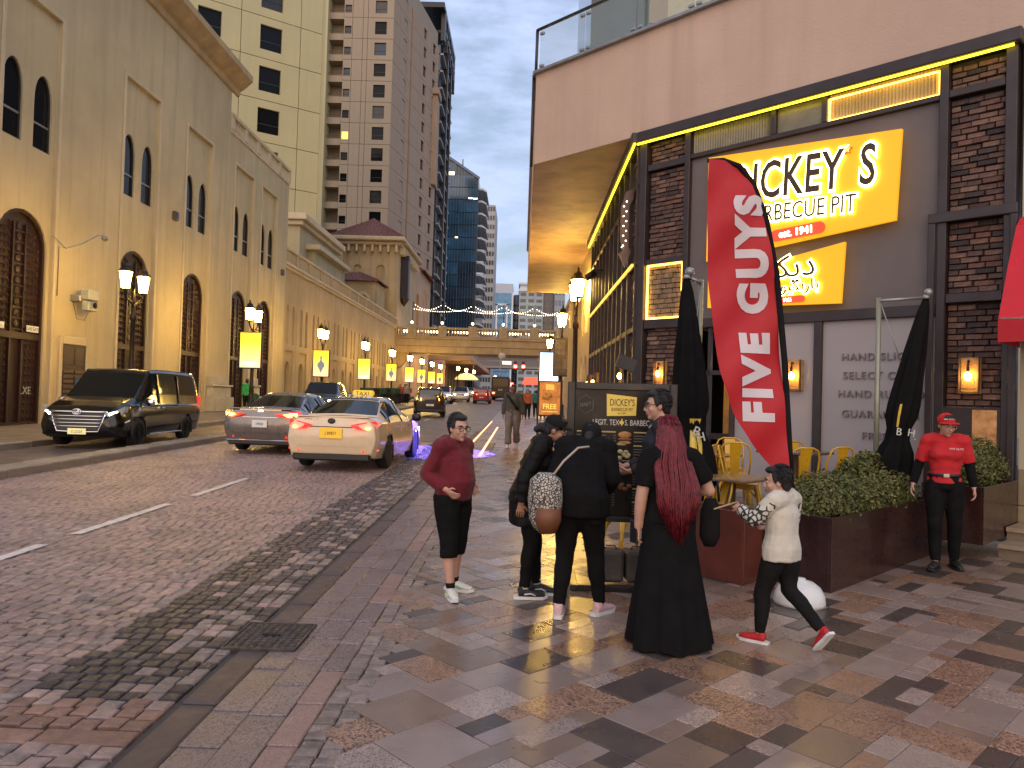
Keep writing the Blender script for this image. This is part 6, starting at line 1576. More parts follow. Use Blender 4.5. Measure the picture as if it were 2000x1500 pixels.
    if bb.v and vox < .01 and hair == 'short':
        rt_ = random.Random(len(label))
        for i in range(340):          # tufts that break up the outline
            a, e_ = rt_.uniform(0, 6.283), rt_.uniform(-.5, 1.45); d = V((math.cos(a)*math.cos(e_), math.sin(a)*math.cos(e_), math.sin(e_)))
            if d.y > .30 and d.z < .55: continue
            p0 = V((d.x*.079, -.026+d.y*.092, .034+d.z*.097)); fl_ = V((d.x*.3, -.2-.4*abs(d.y) if d.y < .5 else .8, -.9 if d.z < .75 else .15)); fl_ = fl_-d*fl_.dot(d)*.8; fl_.normalize(); l_ = rt_.uniform(.018, .036)
            bt.tube([hd(*(p0*hs*.985)) if False else hd(*p0), hd(*(p0+fl_*l_*.5+d*.006)), hd(*(p0+fl_*l_+d*.003))], [.0055*hs, .005*hs, .0012], 4)
    if bb.v:
        mm = remesh(bb, .008, 3, .003, 38, (1, 1, .5), 2.0)
        if bt.v:
            tm_ = bt.mesh('tufts', hair_m); bmh = bmesh.new(); bmh.from_mesh(mm); bmh.from_mesh(tm_); bmh.to_mesh(mm); bmh.free(); mm.polygons.foreach_set('use_smooth', [True]*len(mm.polygons))
        mm.materials.clear(); mm.materials.append(hair_m); mm.polygons.foreach_set('material_index', [0]*len(mm.polygons)); mm.name = 'hair'; put('hair', mm, root)
    root['_k'] = 1; del root['_k']
    return root, P, hd, Q
def glasses(root, hd, Q, hs=1.0, m=None, rnd_=True):
    b = MB()
    for s in (-1, 1):
        b.tube([hd(s*.034+.026*math.cos(a), .101, .001+.021*math.sin(a)) for a in [2*math.pi*i/14 for i in range(15)]], .0028, 5, caps=False)
        b.tube([hd(s*.060, .099, .008), hd(s*.080, .06, .008), hd(s*.080, -.01, .006)], .0028, 5)
    b.tube([hd(-.008, .104, .006), hd(.008, .104, .006)], .0028, 5); o = b.build('glasses', m or M_blackp, root)
    return o
def cap(root, hd, Q, m, name='cap', badge=None, hs=1.0, tilt=0):
    b = MB(); b.ball(hd(0, -.016, .052), (.087*hs, .103*hs, .082*hs), 18, q=Q); b.ball(hd(0, -.016, .134), .008, 6); c = b.build(name, m, root)
    b = MB(); vs = []
    for i in range(9):
        a = math.pi*(.14+.72*i/8); x, y = math.cos(a), math.sin(a)
        for r, z in ((.078, .056), (.112, .060), (.135, .052)): vs.append(hd(x*r*.92, -.010+y*r*(1.18 if r > .1 else 1.05), z-.018*x*x))
    fs = [(3*i+j, 3*i+j+1, 3*i+4+j, 3*i+3+j) for i in range(8) for j in range(2)]
    n = len(vs); vs2 = [v+Q @ V((0, 0, -.006)) for v in vs]
    b.add(vs+vs2, fs+[tuple(n+i for i in f[::-1]) for f in fs]+[(3*i+2, n+3*i+2, n+3*i+5, 3*i+5) for i in range(8)], 0, True); b.build('brim', m, c)
    return c

# 1 --- boy in the maroon hoodie
J = dict(hed=(0, .045, 1.565), elR=(.235, -.13, 1.13), wrR=(.185, .075, 1.00), elL=(-.225, -.08, 1.11), wrL=(-.16, .10, 1.0), anR=(.11, .10, .085), knR=(.105, .06, .50), anL=(-.12, -.06, .085), knL=(-.10, .0, .50), wai=(0, .03, 1.07))
boy, P, hd, Q = person('boy in maroon hoodie and black shorts with round glasses, hand in pocket', (-.55, 6.42, gz(6.42)), R(-126), 1.50, J, 1.18, (R(-16), R(-4), 0), M_skinA, 'short', hs=1.06, kid=True,
    top=dict(m=M_maroon, e=.022, hem=-.02, name='hoodie', belly=.04, fold=.017, hipw=1.04, extra=[((0, -.085, 1.43), .075), ((.06, -.07, 1.44), .05), ((-.06, -.07, 1.44), .05), ((0, -.12, 1.38), .05)]),
    bottom=dict(m=M_cblack, e=.022, upto=1.26, flare=.018, name='shorts'), shoes=dict(m=M_shoew, sole=M_sole, accent=M_soleg, L=1.12), socks=M_cblack2, footdir=(R(-35), R(12)))
glasses(boy, hd, Q, 1.06)
# 2 --- woman with black cap looking at the menu
J = lean(BASE, R(17)); J.update(hed=(0, .235, 1.50), nek=(0, .125, 1.40), elR=(.225, -.015, 1.10), wrR=(.215, -.04, .86), elL=(-.22, .12, 1.12), wrL=(-.20, .22, .93), knR=(.095, .05, .50), anR=(.10, .0, .085), anL=(-.10, .10, .085), knL=(-.095, .08, .5), pel=(0, -.01, .93))
def coat2(P, root, cloth, torso, arm):
    bb = MB(); torso(bb, .034, -.28, 1.1); [arm(bb, s, .026, 1.92, 1.3) for s in 'RL']; bb.tube([P['nek']+V((0, .0, -.04)), P['nek']+V((0, .03, .055))], [.085, .078], 12)
    cloth('coat', bb, M_puff, .011, 4, .013, 7, (.6, .6, 2.0))
w2, P, hd, Q = person('woman in black padded coat and black cap leaning towards the menu board', (.07, 6.42, gz(6.42)), R(-93), 1.575, J, 1.02, (0, R(-20), 0), M_skinB, 'capbun', bottom=dict(m=M_cblack, e=.010, upto=1.97, name='leggings'), shoes=dict(m=M_shoek, sole=M_sole, accent=M_white, L=1.05), coat=coat2, fem=True, footdir=(R(6), R(-10)), curl=(.45, .5), socks=M_white)
cap(w2, hd, Q, M_cblack2)
# 3 --- woman in black bending forward, seen from behind
J = lean(BASE, R(33)); J.update(hed=(.005, .49, 1.40), nek=(.0, .31, 1.33), elR=(.235, .16, 1.08), wrR=(.17, .32, .98), elL=(-.235, .14, 1.08), wrL=(-.16, .30, .98), anR=(.17, .07, .085), knR=(.125, .06, .49), anL=(-.13, -.10, .085), knL=(-.105, -.01, .49))
def coat3(P, root, cloth, torso, arm):
    bb = MB(); torso(bb, .042, -.13, 1.18); [arm(bb, s, .034, 1.9, 1.4) for s in 'RL']; bb.tube([P['wai']+V((.1, -.05, 0)), P['pel']+V((.14, -.06, -.20))], [.07, .055], 8)
    cloth('tunic', bb, M_cblack, .012, 4, .016, 6, (1, 1, .3))
w3, P, hd, Q = person('woman all in black bending forward to read the menu, seen from behind, pale pink shoes', (.47, 5.93, gz(5.93)), R(-14), 1.63, J, 1.16, (0, R(-18), 0), M_skinB, 'bun', bottom=dict(m=M_cblack, e=.012, upto=1.97, name='leggings'), shoes=dict(m=M_shoep, sole=M_sole), coat=coat3, fem=True, footdir=(R(-28), R(8)), socks=M_cblack2)
b = MB(); b.ball(hd(0, -.016, .03), (.090, .108, .105), 16, q=Q); b.build('head_scarf', M_cblack2, w3)
# her shoulder bag
bg_ = thing('shoulder_bag', 'black and cream patterned shoulder bag with brown leather base', 'bag', (.20, 5.80, .90), R(-20))
b = MB(); b.tube([(0, 0, -.16), (0, 0, -.08), (0, 0, .08), (0, 0, .22), (0, 0, .27)], [(.075, .07), (.12, .10), (.135, .12), (.12, .10), (.06, .05)], 18, flat=(1, 0, 0))
def pattern_mat(name, a, c, sc, thr=.5):
    m = mat(name, a, .7, var=0); t = m.node_tree; p = t.nodes['Principled BSDF']; tcn = t.nodes.new('ShaderNodeTexCoord'); v = t.nodes.new('ShaderNodeTexVoronoi'); v.feature = 'DISTANCE_TO_EDGE'; v.inputs['Scale'].default_value = sc
    r = t.nodes.new('ShaderNodeMapRange'); r.inputs['From Min'].default_value = thr; r.inputs['From Max'].default_value = thr+.06; mx_ = t.nodes.new('ShaderNodeMix'); mx_.data_type = 'RGBA'; mx_.inputs['A'].default_value = (*c, 1); mx_.inputs['B'].default_value = (*a, 1)
    t.links.new(tcn.outputs['Object'], v.inputs['Vector']); t.links.new(v.outputs['Distance'], r.inputs['Value']); t.links.new(r.outputs['Result'], mx_.inputs['Factor']); t.links.new(mx_.outputs['Result'], p.inputs['Base Color']); return m
b.build('bag_body', pattern_mat('bag_pattern', (.52, .46, .37), (.035, .030, .025), 46, .10), bg_)
b = MB(); b.tube([(.03, -.02, -.17), (.03, -.025, -.08), (.035, -.03, .02)], [(.07, .075), (.105, .10), (.10, .10)], 14, flat=(1, 0, 0)); b.build('leather_base', mat('brown_leather', (.16, .055, .018), .5, var=.2, bump=.2, bscale=60), bg_)
b = MB(); b.tube([(.06, .0, .26), (.12, .05, .36), (.20, .16, .46), (.27, .22, .47)], .009, 6); b.build('strap', mat('strap_pale', (.45, .36, .28), .5), bg_)
# 4 --- man with glasses and phone
J = dict(elR=(.225, .02, 1.10), wrR=(.13, .25, 1.06), elL=(-.225, .02, 1.10), wrL=(-.13, .24, 1.04))
mn, P, hd, Q = person('man with black glasses and navy shirt holding a phone beside the menu board', (1.17, 6.50, gz(6.50)), R(88), 1.745, J, 1.08, (R(4), R(-5), 0), M_skinA, 'short', top=dict(m=M_navyc, e=.018, hem=-.05), bottom=dict(m=M_cblack2), shoes=dict(m=M_shoek, sole=M_shoek), curl=(1.0, 1.0))
glasses(mn, hd, Q)
b = MB(); b.tube([P['nek']+V((-.05, .055, -.01)), P['nek']+V((0, .085, -.05)), P['nek']+V((.05, .055, -.01))], [.016, .022, .016], 6); b.build('collar', pattern_mat('collar_print', (.6, .55, .48), (.03, .03, .03), 60, .14), mn)
ph = thing('phone', 'dark phone held by the man with glasses', 'phone', (1.17-.27, 6.50, 1.22), R(80)); b = MB(); b.cbox(-.036, .036, -.075, .075, -.005, .005, .004); b.build('case', M_blackp, ph); b = MB(); b.box(-.032, .032, -.07, .07, .0052, .006); b.build('screen', M_cglass, ph)
# 5 --- woman with long dark red hair
J = dict(hed=(-.01, .045, 1.570), elR=(.30, -.05, 1.15), wrR=(.17, .16, 1.14), elL=(-.235, -.02, 1.10), wrL=(-.235, .03, .86), nek=(0, .0, 1.43))
M_redhair = mat('hair_dark_red', (.135, .007, .012), .36, var=.55, scale=30, bump=.4, bscale=90, rnd=0)
def coat5(P, root, cloth, torso, arm):
    bb = MB(); torso(bb, .014, -.02, 1.05); [arm(bb, s, .022, .74) for s in 'RL']; cloth('dress_top', bb, M_cblack, .011, 4, .012, 9)
    b = MB(); n = 64; rows = []
    for i in range(15):
        t = i/14; z = 1.10-1.085*t; r = .150+.165*t**.85; ry = .115+.150*t
        for j in range(n):
            a = 2*math.pi*j/n; f = 1+(.075*math.sin(a*7+2.0*math.sin(t*2))+.045*math.sin(a*15+1+t))*t**1.2; back = (.05*t**2 if math.sin(a) < 0 else 0)
            rows.append((math.cos(a)*r*f+.015*t, math.sin(a)*(ry*f)-back, z+(.012*math.sin(a*5) if i == 14 else 0)))
    b.add(rows, [(i*n+j, i*n+(j+1) % n, (i+1)*n+(j+1) % n, (i+1)*n+j) for i in range(14) for j in range(n)], 0, True); b.build('skirt', M_cblack, root)
w5, P, hd, Q = person('woman with very long dark red hair in a long black dress, seen from behind', (1.04, 5.33, gz(5.33)), R(14), 1.56, J, 1.24, (R(10), R(-8), 0), M_skinA, 'short', M_redhair, bottom=dict(m=M_cblack, e=.01, name='leggings'), coat=coat5, fem=True, shoes=dict(m=M_shoew), curl=(.9, .9))
b = MB(); rh = random.Random(8)
for i in range(560):
    a = R(180)+R(rh.uniform(-8, 188)) if i > 60 else R(180+rh.uniform(20, 160)); top = hd(.07*math.cos(a)*rh.uniform(.3, 1), -.02+.09*math.sin(a)*rh.uniform(.3, 1)+.02, .10+.03*rh.random())
    sx_ = math.cos(a); side = abs(sx_)
    p1 = hd(.092*sx_, -.025+.105*math.sin(a)*.9, .02+rh.uniform(-.02, .02)); spread = .155*sx_+rh.uniform(-.02, .02)
    yb = -.125-.03*rh.random()-.02*(1-side)
    p2 = V((spread*.85-.01, yb+.03+.05*side, 1.36)); p3 = V((spread*.95-.005, yb-.012, 1.20)); zl = 1.0-.10*(1-side**1.5)-rh.uniform(0, .16)+.10*side; p4 = V((spread*.92+rh.uniform(-.015, .015), yb-.02, (1.2+zl)/2)); p5 = V((spread*.70+rh.uniform(-.02, .02), yb-.02+rh.uniform(-.01, .01), zl))
    b.tube([top, p1, p2, p3, p4, p5], [.006, .0065, .0068, .0066, .005, .0012], 5)
b.build('long_hair', M_redhair, w5)
ph = thing('phone', 'black phone in the lowered left hand of the red haired woman', 'phone', (.80, 5.32, .83), R(30)); b = MB(); b.cbox(-.006, .006, -.04, .04, -.078, .078, .004); b.build('case', M_blackp, ph); b = MB(); b.box(-.0068, -.0062, -.035, .035, -.07, .07); b.build('screen', M_cglass, ph)
hb = thing('hand_bag', 'black soft handbag hanging at the right side of the red haired woman', 'bag', (1.37, 5.52, .88)); b = MB(); b.tube([(0, 0, -.17), (0, 0, -.1), (0, 0, .08), (0, 0, .17)], [(.04, .03), (.075, .05), (.07, .04), (.04, .02)], 12, flat=(1, 0, 0)); b.build('bag_body', M_cblack2, hb); b = MB(); b.tube([(-.06, 0, .15), (-.04, -.02, .30), (.04, -.02, .30), (.06, 0, .15)], .010, 6); b.build('strap', M_bk, hb)
# 6 --- small boy in cream sweater
J = dict(hed=(-.02, .05, 1.555), elL=(-.27, .14, 1.20), wrL=(-.20, .33, 1.27), elR=(.23, .03, 1.12), wrR=(.15, .22, 1.08), anL=(-.09, .16, .085), knL=(-.10, .14, .50), anR=(.12, -.36, .20), knR=(.10, -.02, .53), hiR=(.09, -.02, .90))
def coat6(P, root, cloth, torso, arm):
    bb = MB()
    for s in 'RL': arm(bb, s, .026, 1.93, 1.35)
    cloth('patterned_sleeve', bb, pattern_mat('sleeve_pattern', (.60, .57, .48), (.02, .02, .02), 17, .09), .011, 4, .006, 9)
kd, P, hd, Q = person('small boy in cream sweater with patterned sleeves striding left, red shoes', (1.83, 5.36, gz(5.36)), R(42), 1.235, J, 1.13, (R(30), R(-6), 0), M_skinA, 'short', top=dict(m=M_cream_c, e=.024, hem=-.11, hipw=1.22, name='sweater', sleeve=.12, fold=.012), bottom=dict(m=M_cblack2, e=.015, upto=1.95, fold=.006), shoes=dict(m=M_shoer, sole=M_sole, L=1.12), coat=coat6, hs=1.20, kid=True, footpitch=(R(-48), 0), footdir=(R(-20), R(10)), curl=(.9, 1.0))
ws = thing('wooden_stick', 'thin pale wooden stick held by the small boy', 'stick', (1.40, 5.50, 1.0), R(0)); b = MB(); b.tube([(-.03, -.08, -.012), (.16, .0, .035)], .006, 6); b.build('stick', mat('pale_wood', (.45, .32, .17), .6, var=.2), ws)
# 7 --- waitress in red
J = dict(hed=(.0, .06, 1.565), elR=(.25, -.04, 1.13), wrR=(.31, .0, .90), elL=(-.245, -.05, 1.13), wrL=(-.28, -.01, .89), anR=(.09, .14, .085), knR=(.10, .10, .50), anL=(-.11, -.06, .085), knL=(-.10, .01, .49))
def coat7(P, root, cloth, torso, arm):
    bb = MB(); [arm(bb, s, .010, 1.95, 1.1) for s in 'RL']; cloth('long_sleeves', bb, M_cblack, .010, 4, .004, 12)
wt, P, hd, Q = person('waitress in red T-shirt and red cap with black sleeves, looking down', (4.40, 8.02, gz(8.02)), R(158), 1.60, J, 1.04, (R(20), R(-13), 0), M_skinA, 'shortback', top=dict(m=M_tred, e=.019, hem=.05, sleeve=.86, name='tshirt', fold=.013), bottom=dict(m=M_cblack, e=.016, upto=1.97), shoes=dict(m=M_shoek, sole=M_shoek), coat=coat7, fem=True, footdir=(R(-22), R(14)), curl=(.6, .6))
cp_ = cap(wt, hd, Q, M_tred); glasses(wt, hd, Q, m=mat('thin_gold', (.5, .4, .25), .3, .8))
b = MB(); b.tube([P['pel']+V((0, 0, .075)), P['pel']+V((0, 0, .108))], [(.168, .134), (.168, .134)], 20, flat=(1, 0, 0)); bl2 = b.build('belt', M_bk, wt); b = MB(); b.cbox(-.03, .03, .132, .142, 1.0, 1.045, .004); b.build('buckle', M_chrome, bl2)
o = text('shirt_lettering', 'FIVE GUYS', M_white, wt, (-.085, .182, 1.305), R(180), size=.030, xs=1.0, ext=.0015); o.rotation_euler = (R(8), 0, R(188))
b = MB(); b.box(-.03, .03, .105, .107, .0, .01); 
o = text('cap_lettering', 'FIVE GUYS', M_white, wt, tuple(hd(.03, .098, .085)), R(180)+R(20), size=.022, ext=.001); o.rotation_euler = (R(-28), 0, R(196))
# 8 --- man in olive sweater walking towards the camera
J = dict(anR=(.10, .16, .085), knR=(.10, .12, .50), anL=(-.10, -.22, .13), knL=(-.10, .0, .49), elR=(.25, -.06, 1.12), wrR=(.26, .02, .88), elL=(-.25, .0, 1.12), wrL=(-.27, .08, .89))
mo, P, hd, Q = person('man in olive sweater and khaki trousers walking up the pavement with a cross-body bag', (-.24, 22.4, gz(22.4)), R(176), 1.86, J, 1.16, (0, R(-8), 0), M_skinC, 'short', top=dict(m=M_olive, e=.026, hem=-.02, fold=.010), bottom=dict(m=M_khaki, e=.026, flare=.03, fold=.010), shoes=dict(m=M_shoew, sole=M_sole), vox=.012, footpitch=(0, R(-25)))
b = MB(); b.tube([(.16, .06, 1.42), (.03, .165, 1.25), (-.14, .16, 1.02)], [(.035, .012)]*3, 8, flat=(1, 0, .6)); b.tube([(-.02, .165, 1.2), (-.12, .165, 1.04)], [(.05, .03), (.055, .035)], 8); b.build('crossbody_strap', M_cblack2, mo)
# 9 --- green shirt courier on the left pavement and distant passers-by
gs, P, hd, Q = person('courier in bright green shirt walking by the tall brown doors with a green bag', (-13.4, 37.3, gz(37.3)+.14), R(35), 1.68, dict(anR=(.1, .18, .085), anL=(-.1, -.15, .10), elR=(.25, -.06, 1.12), wrR=(.30, .06, .9)), 1.1, (R(-10), R(-10), 0), M_skinC, 'short', top=dict(m=M_greensh, e=.03, hem=-.05), bottom=dict(m=M_cblack2, e=.02), shoes=dict(m=M_shoek, sole=M_shoek), vox=.016, face=False, hands=False)
gbag = thing('green_bag', 'bright green delivery bag carried by the courier in green', 'bag', (-13.0, 37.1, gz(37)+.75)); b = MB(); b.cbox(-.22, .22, -.16, .16, -.1, .38, .04); b.build('bag_body', M_grn if 'M_grn' in globals() else M_greensh, gbag); b = MB(); b.tube([(-.12, 0, .38), (0, 0, .5), (.12, 0, .38)], .012, 5); b.build('handle', M_bk, gbag)
M_or = mat('shirt_rust', (.30, .07, .03), .8); M_tl = mat('shirt_teal', (.02, .12, .13), .8)
wk = dict(anR=(.1, .14, .085), anL=(-.1, -.14, .10), knR=(.1, .09, .5))
for lab, x, y, hh, m, rz in (('distant walker in a rust orange top behind the man in olive', .35, 44, 1.72, M_or, 180), ('distant walker in a teal top near the poster stand', .88, 47, 1.68, M_tl, 0), ('distant walker in dark clothes beside the walker in teal', 1.25, 45, 1.75, M_cblack2, 178)):
    person(lab, (x, y, gz(y)), R(rz), hh, wk, 1.1, (0, 0, 0), M_skinB, 'short', top=dict(m=m, e=.024, hem=-.04), bottom=dict(m=M_cblack2, e=.018), shoes=dict(m=M_shoek, sole=M_shoek), vox=.02, face=False, hands=False, group='distant passers-by')
for lab, x, y, m, rz in (('person in a grey top standing at the far end of the parked motorbikes', -9.9, 66, mat('shirt_grey', (.2, .19, .18), .8), 200), ('person in a red top standing among the parked motorbikes', -11.6, 73, mat('shirt_redd', (.4, .03, .02), .8), 160), ('person in black by the far motorbikes', -10.6, 69.5, M_cblack2, 250)):
    person(lab, (x, y, gz(y)+.14), R(rz), 1.72, None, 1.1, (0, 0, 0), M_skinB, 'short', top=dict(m=m, e=.024, hem=-.04), bottom=dict(m=M_cblack2, e=.018), shoes=dict(m=M_shoek, sole=M_shoek), vox=.025, face=False, hands=False, group='people by the motorbikes')
# ================================================================ TERRACE, SIGNS, FURNITURE
M_terr = [mat('terrace_slab', (.20, .155, .125), .32, var=.2, scale=3, rnd=.15, dirt=.3), mat('terrace_slab_dark', (.10, .075, .062), .32, var=.2, scale=3, rnd=.15)]
M_step = mat('step_stone', (.33, .25, .17), .55, var=.2, scale=3, bump=.2, bscale=40, dirt=.5)
TZ = .40
def AB(c, w): return ((c-w)/2, (c+w)/2)     # c = x+y, w = y-x  -> x, y
tp_ = MB()
terr = thing('terrace', 'raised paved terrace in front of the restaurant behind the planters', 'terrace')
def poly_block(b, pts, z0, z1, m=0): b.prism(pts, lambda u, v, d: (u, v, d), z0, z1, m)
poly_block(tp_, [AB(10.1, 4.5), AB(15.55, 4.5), AB(15.55, 8.6), AB(10.8, 8.6), AB(10.8, 6.2), AB(10.1, 6.2)][::-1], .0, TZ-.03); tp_.build('slab_base', M_step, terr)
ts_ = [MB().cbox(-.29, .29, -.29, .29, -.04, 0, .006).mesh('slab', m) for m in M_terr]
c = 10.53; rr_ = random.Random(2)
while c < 15.3:
    w = 4.95
    while w < 8.4:
        if not (c < 11.2 and w > 5.8):
            x, y = AB(c, w); o = share(ts_[rr_.random() < .3], 'slab', terr, (x, y, TZ+rr_.uniform(-.002, .002)), R(45))
        w += .84
    c += .84
# steps at the right
stp = thing('stone_steps', 'two broad stone steps rising to the shop door at the right edge', 'steps')
for k, (c0, z) in enumerate(((14.02, .27), (14.50, .42))):
    b = MB(); p = [AB(c0, 3.30), AB(c0, -4), AB(16.2, -4), AB(16.2, 3.30)]; poly_block(b, p[::-1] if False else p, 0, z-.05); b.build('riser', mat('riser_stone', (.20, .15, .10), .7, var=.25, scale=4, dirt=.5), stp)
    b = MB(); p = [AB(c0-.05, 3.30), AB(c0-.05, -4), AB(16.2, -4), AB(16.2, 3.30)]; poly_block(b, p, z-.05+.001, z); b.build('tread', M_step, stp)
# planters
M_cort = mat('planter_brown', (.034, .012, .009), .28, var=.3, scale=2.5, bump=.06, bscale=20, coat=.3)
M_soil = mat('soil', (.03, .022, .016), .95, var=.3, bump=.6, bscale=30)
def planter(label, c0, w0, L, Wd, z0, H, m=M_cort, cat='planter'):
    """box running along +45 deg from the corner (c0, w0) and widening to larger y-x"""
    x, y = AB(c0, w0); t = thing('planter', label, cat, (x, y, z0), R(45)); th = .02
    b = MB(); b.cbox(0, L, 0, th, 0, H, .004); b.cbox(0, L, Wd-th, Wd, 0, H, .004); b.cbox(0, th, th+.001, Wd-th-.001, 0, H, .004); b.cbox(L-th, L, th+.001, Wd-th-.001, 0, H, .004); b.build('box', m, t)
    b = MB(); b.box(th, L-th, th, Wd-th, 0, H-.07); b.build('soil', M_soil, t); return t
p1 = planter('long dark brown planter with a clipped green bush, corner nearest the white flag base', 9.60, 4.06, 2.62, .66, gz(6.9)-.0, .66)
p2 = planter('second dark brown planter farther back on the steps by the brick column', 13.25, 3.32, 1.40, .62, .30, .62)
p3 = planter('low red-brown boxy planter behind the small boy', 9.05, 4.95, .34, .60, gz(7.2), .66, mat('redwood_box', (.14, .035, .022), .4, var=.25, scale=(3), coat=.2))
# bushes: leaf clumps
M_leaf = [mat('leaf_a', (.110, .125, .026), .5, var=.3, scale=20), mat('leaf_b', (.070, .095, .022), .5, var=.3, scale=20), mat('leaf_c', (.17, .15, .035), .5, var=.3, scale=20), mat('leaf_d', (.13, .085, .030), .55, var=.3, scale=20)]
M_twig = mat('twig', (.06, .035, .02), .8)
def bush(label, parts, loc, rz, n, seed, leaf=.020, group=None):
    """parts: list of ellipsoids (cx,cy,cz, rx,ry,rz) filled with leaf-sized faces"""
    t = thing('shrub', label, 'shrub', loc, rz, group); rs_2 = random.Random(seed); b = MB(); tw = MB()
    tot = sum(p[3]*p[4]*p[5] for p in parts)
    for p in parts:
        k = int(n*p[3]*p[4]*p[5]/tot)
        for i in range(k):
            while True:
                d = V((rs_2.gauss(0, 1), rs_2.gauss(0, 1), rs_2.gauss(0, 1)))
                if d.length > .1: break
            d.normalize()
            lump = 1+.16*noise.noise(V((d.x*3+p[0]*2, d.y*3+seed, d.z*3+p[1])))+.10*noise.noise(V((d.x*8+p[0], d.y*8, d.z*8+seed)))
            r = (rs_2.random()**.30)*lump
            c = V((p[0]+d.x*p[3]*r, p[1]+d.y*p[4]*r, p[2]+d.z*p[5]*r))
            if c.z < -.02: continue
            nrm = (d+V((rs_2.gauss(0, .7), rs_2.gauss(0, .7), rs_2.gauss(.3, .6)))).normalized(); u = nrm.cross(V((rs_2.gauss(0, 1), rs_2.gauss(0, 1), rs_2.gauss(0, 1)))).normalized(); w = nrm.cross(u)
            s = leaf*rs_2.uniform(.6, 1.35)
            mi = rs_2.choices((0, 1, 2, 3), (40, 34, 20, 6))[0]
            b.add([c-u*s, c+w*s*.5+nrm*s*.15, c+u*s, c-w*s*.5+nrm*s*.15], [(0, 1, 2, 3)], mi)
        for i in range(26):
            a = rs_2.uniform(0, 6.28); r0 = rs_2.random()*.5; q = V((p[0]+math.cos(a)*p[3]*r0, p[1]+math.sin(a)*p[4]*r0, 0)); e_ = V((p[0]+math.cos(a)*p[3]*.95*rs_2.random(), p[1]+math.sin(a)*p[4]*.95, p[2]+p[5]*rs_2.uniform(.1, .95)))
            tw.tube([q, (q+e_)/2+V((0, 0, .04)), e_], [.006, .004, .002], 4)
    b.build('leaves', M_leaf, t, kind='stuff'); tw.build('twigs', M_twig, t, kind='stuff'); return t
x, y = AB(9.60, 4.06)
bush('rounded clipped green bush filling the near end of the long planter', [(.52, .32, .15, .54, .36, .27), (1.02, .33, .13, .5, .35, .24)], (x, y, gz(6.9)+.60), R(45), 10500, 1)
bush('lower browner shrub at the far end of the long planter', [(1.65, .33, .10, .5, .34, .22), (2.2, .34, .12, .45, .34, .24)], (x, y, gz(6.9)+.60), R(45), 6500, 2)
x, y = AB(13.25, 3.32)
bush('round bush in the second planter beside the brick column', [(.62, .32, .26, .50, .34, .34), (1.12, .32, .2, .3, .3, .25)], (x, y, .86), R(45), 6500, 3)
tb = thing('trough', 'shallow terracotta trough of leafy herbs behind the long planter', 'planter', (3.95, 9.05, TZ), R(45)); b = MB(); b.cbox(0, .95, 0, .30, .0, .46, .02); b.build('box', mat('terracotta', (.30, .15, .085), .7, var=.2), tb)
bush('leafy herb plants in the terracotta trough', [(.25, .15, .1, .26, .2, .2), (.68, .15, .12, .28, .2, .24)], (3.95, 9.05, TZ+.44), R(45), 2600, 4, .03)
# ---- chairs (pressed metal) and tables
M_yel = mat('chair_yellow', (.62, .34, .015), .32, .1, var=.12, scale=5, coat=.4, rnd=.06)
def rail_tube(b, pts, r=.011, n=6): b.tube(pts, r, n)
def make_chair(label, loc, rz):
    t = thing('metal_chair', label, 'chair', loc, rz, 'yellow metal chairs of the restaurant'); sh_ = .45
    b = MB(); b.cbox(-.18, .18, -.18, .18, sh_-.012, sh_, .01); b.cbox(-.18, .18, .172, .18, sh_-.06, sh_-.012, .003); b.cbox(-.18, .18, -.18, -.172, sh_-.06, sh_-.012, .003); b.cbox(-.18, -.172, -.17, .17, sh_-.06, sh_-.012, .003); b.cbox(.172, .18, -.17, .17, sh_-.06, sh_-.012, .003); b.build('seat', M_yel, t)
    for sx2 in (-1, 1):
        for sy in (-1, 1):
            b = MB(); p = V((sx2*.165, sy*.165, sh_-.02)); q = V((sx2*.215, sy*.225, .0)); b.tube([p, (p+q)/2+V((sx2*.008, sy*.008, 0)), q], [.030, .022, .015], 5); b.build('leg', M_yel, t)
    b = MB()
    for s in ((-1, -1, 1, -1), (-1, 1, 1, 1), (-1, -1, -1, 1), (1, -1, 1, 1)):
        p0, p1 = V((s[0]*.165, s[1]*.17, sh_-.05)), V((s[2]*.165, s[3]*.17, sh_-.05)); n = 8
        pts = [p0+(p1-p0)*(i/n)+V((0, 0, -.10*abs(2*i/n-1)**2.5)) for i in range(n+1)]; b.tube(pts, .010, 5)
    b.build('brace', M_yel, t)
    b = MB(); pts = [(-.175, -.165, sh_), (-.19, -.19, sh_+.14), (-.185, -.225, sh_+.28), (-.15, -.25, sh_+.37), (-.08, -.262, sh_+.40), (.08, -.262, sh_+.40), (.15, -.25, sh_+.37), (.185, -.225, sh_+.28), (.19, -.19, sh_+.14), (.175, -.165, sh_)]; b.tube(pts, .0125, 7); b.build('back_frame', M_yel, t)
    b = MB(); b.add([(-.05, -.175, sh_), (.05, -.175, sh_), (.075, -.262, sh_+.395), (-.075, -.262, sh_+.395)]+[(-.05, -.183, sh_), (.05, -.183, sh_), (.075, -.270, sh_+.395), (-.075, -.270, sh_+.395)], [(0, 1, 2, 3), (7, 6, 5, 4), (0, 3, 7, 4), (1, 5, 6, 2)]); b.build('back_splat', M_yel, t)
    return t
ch0 = None
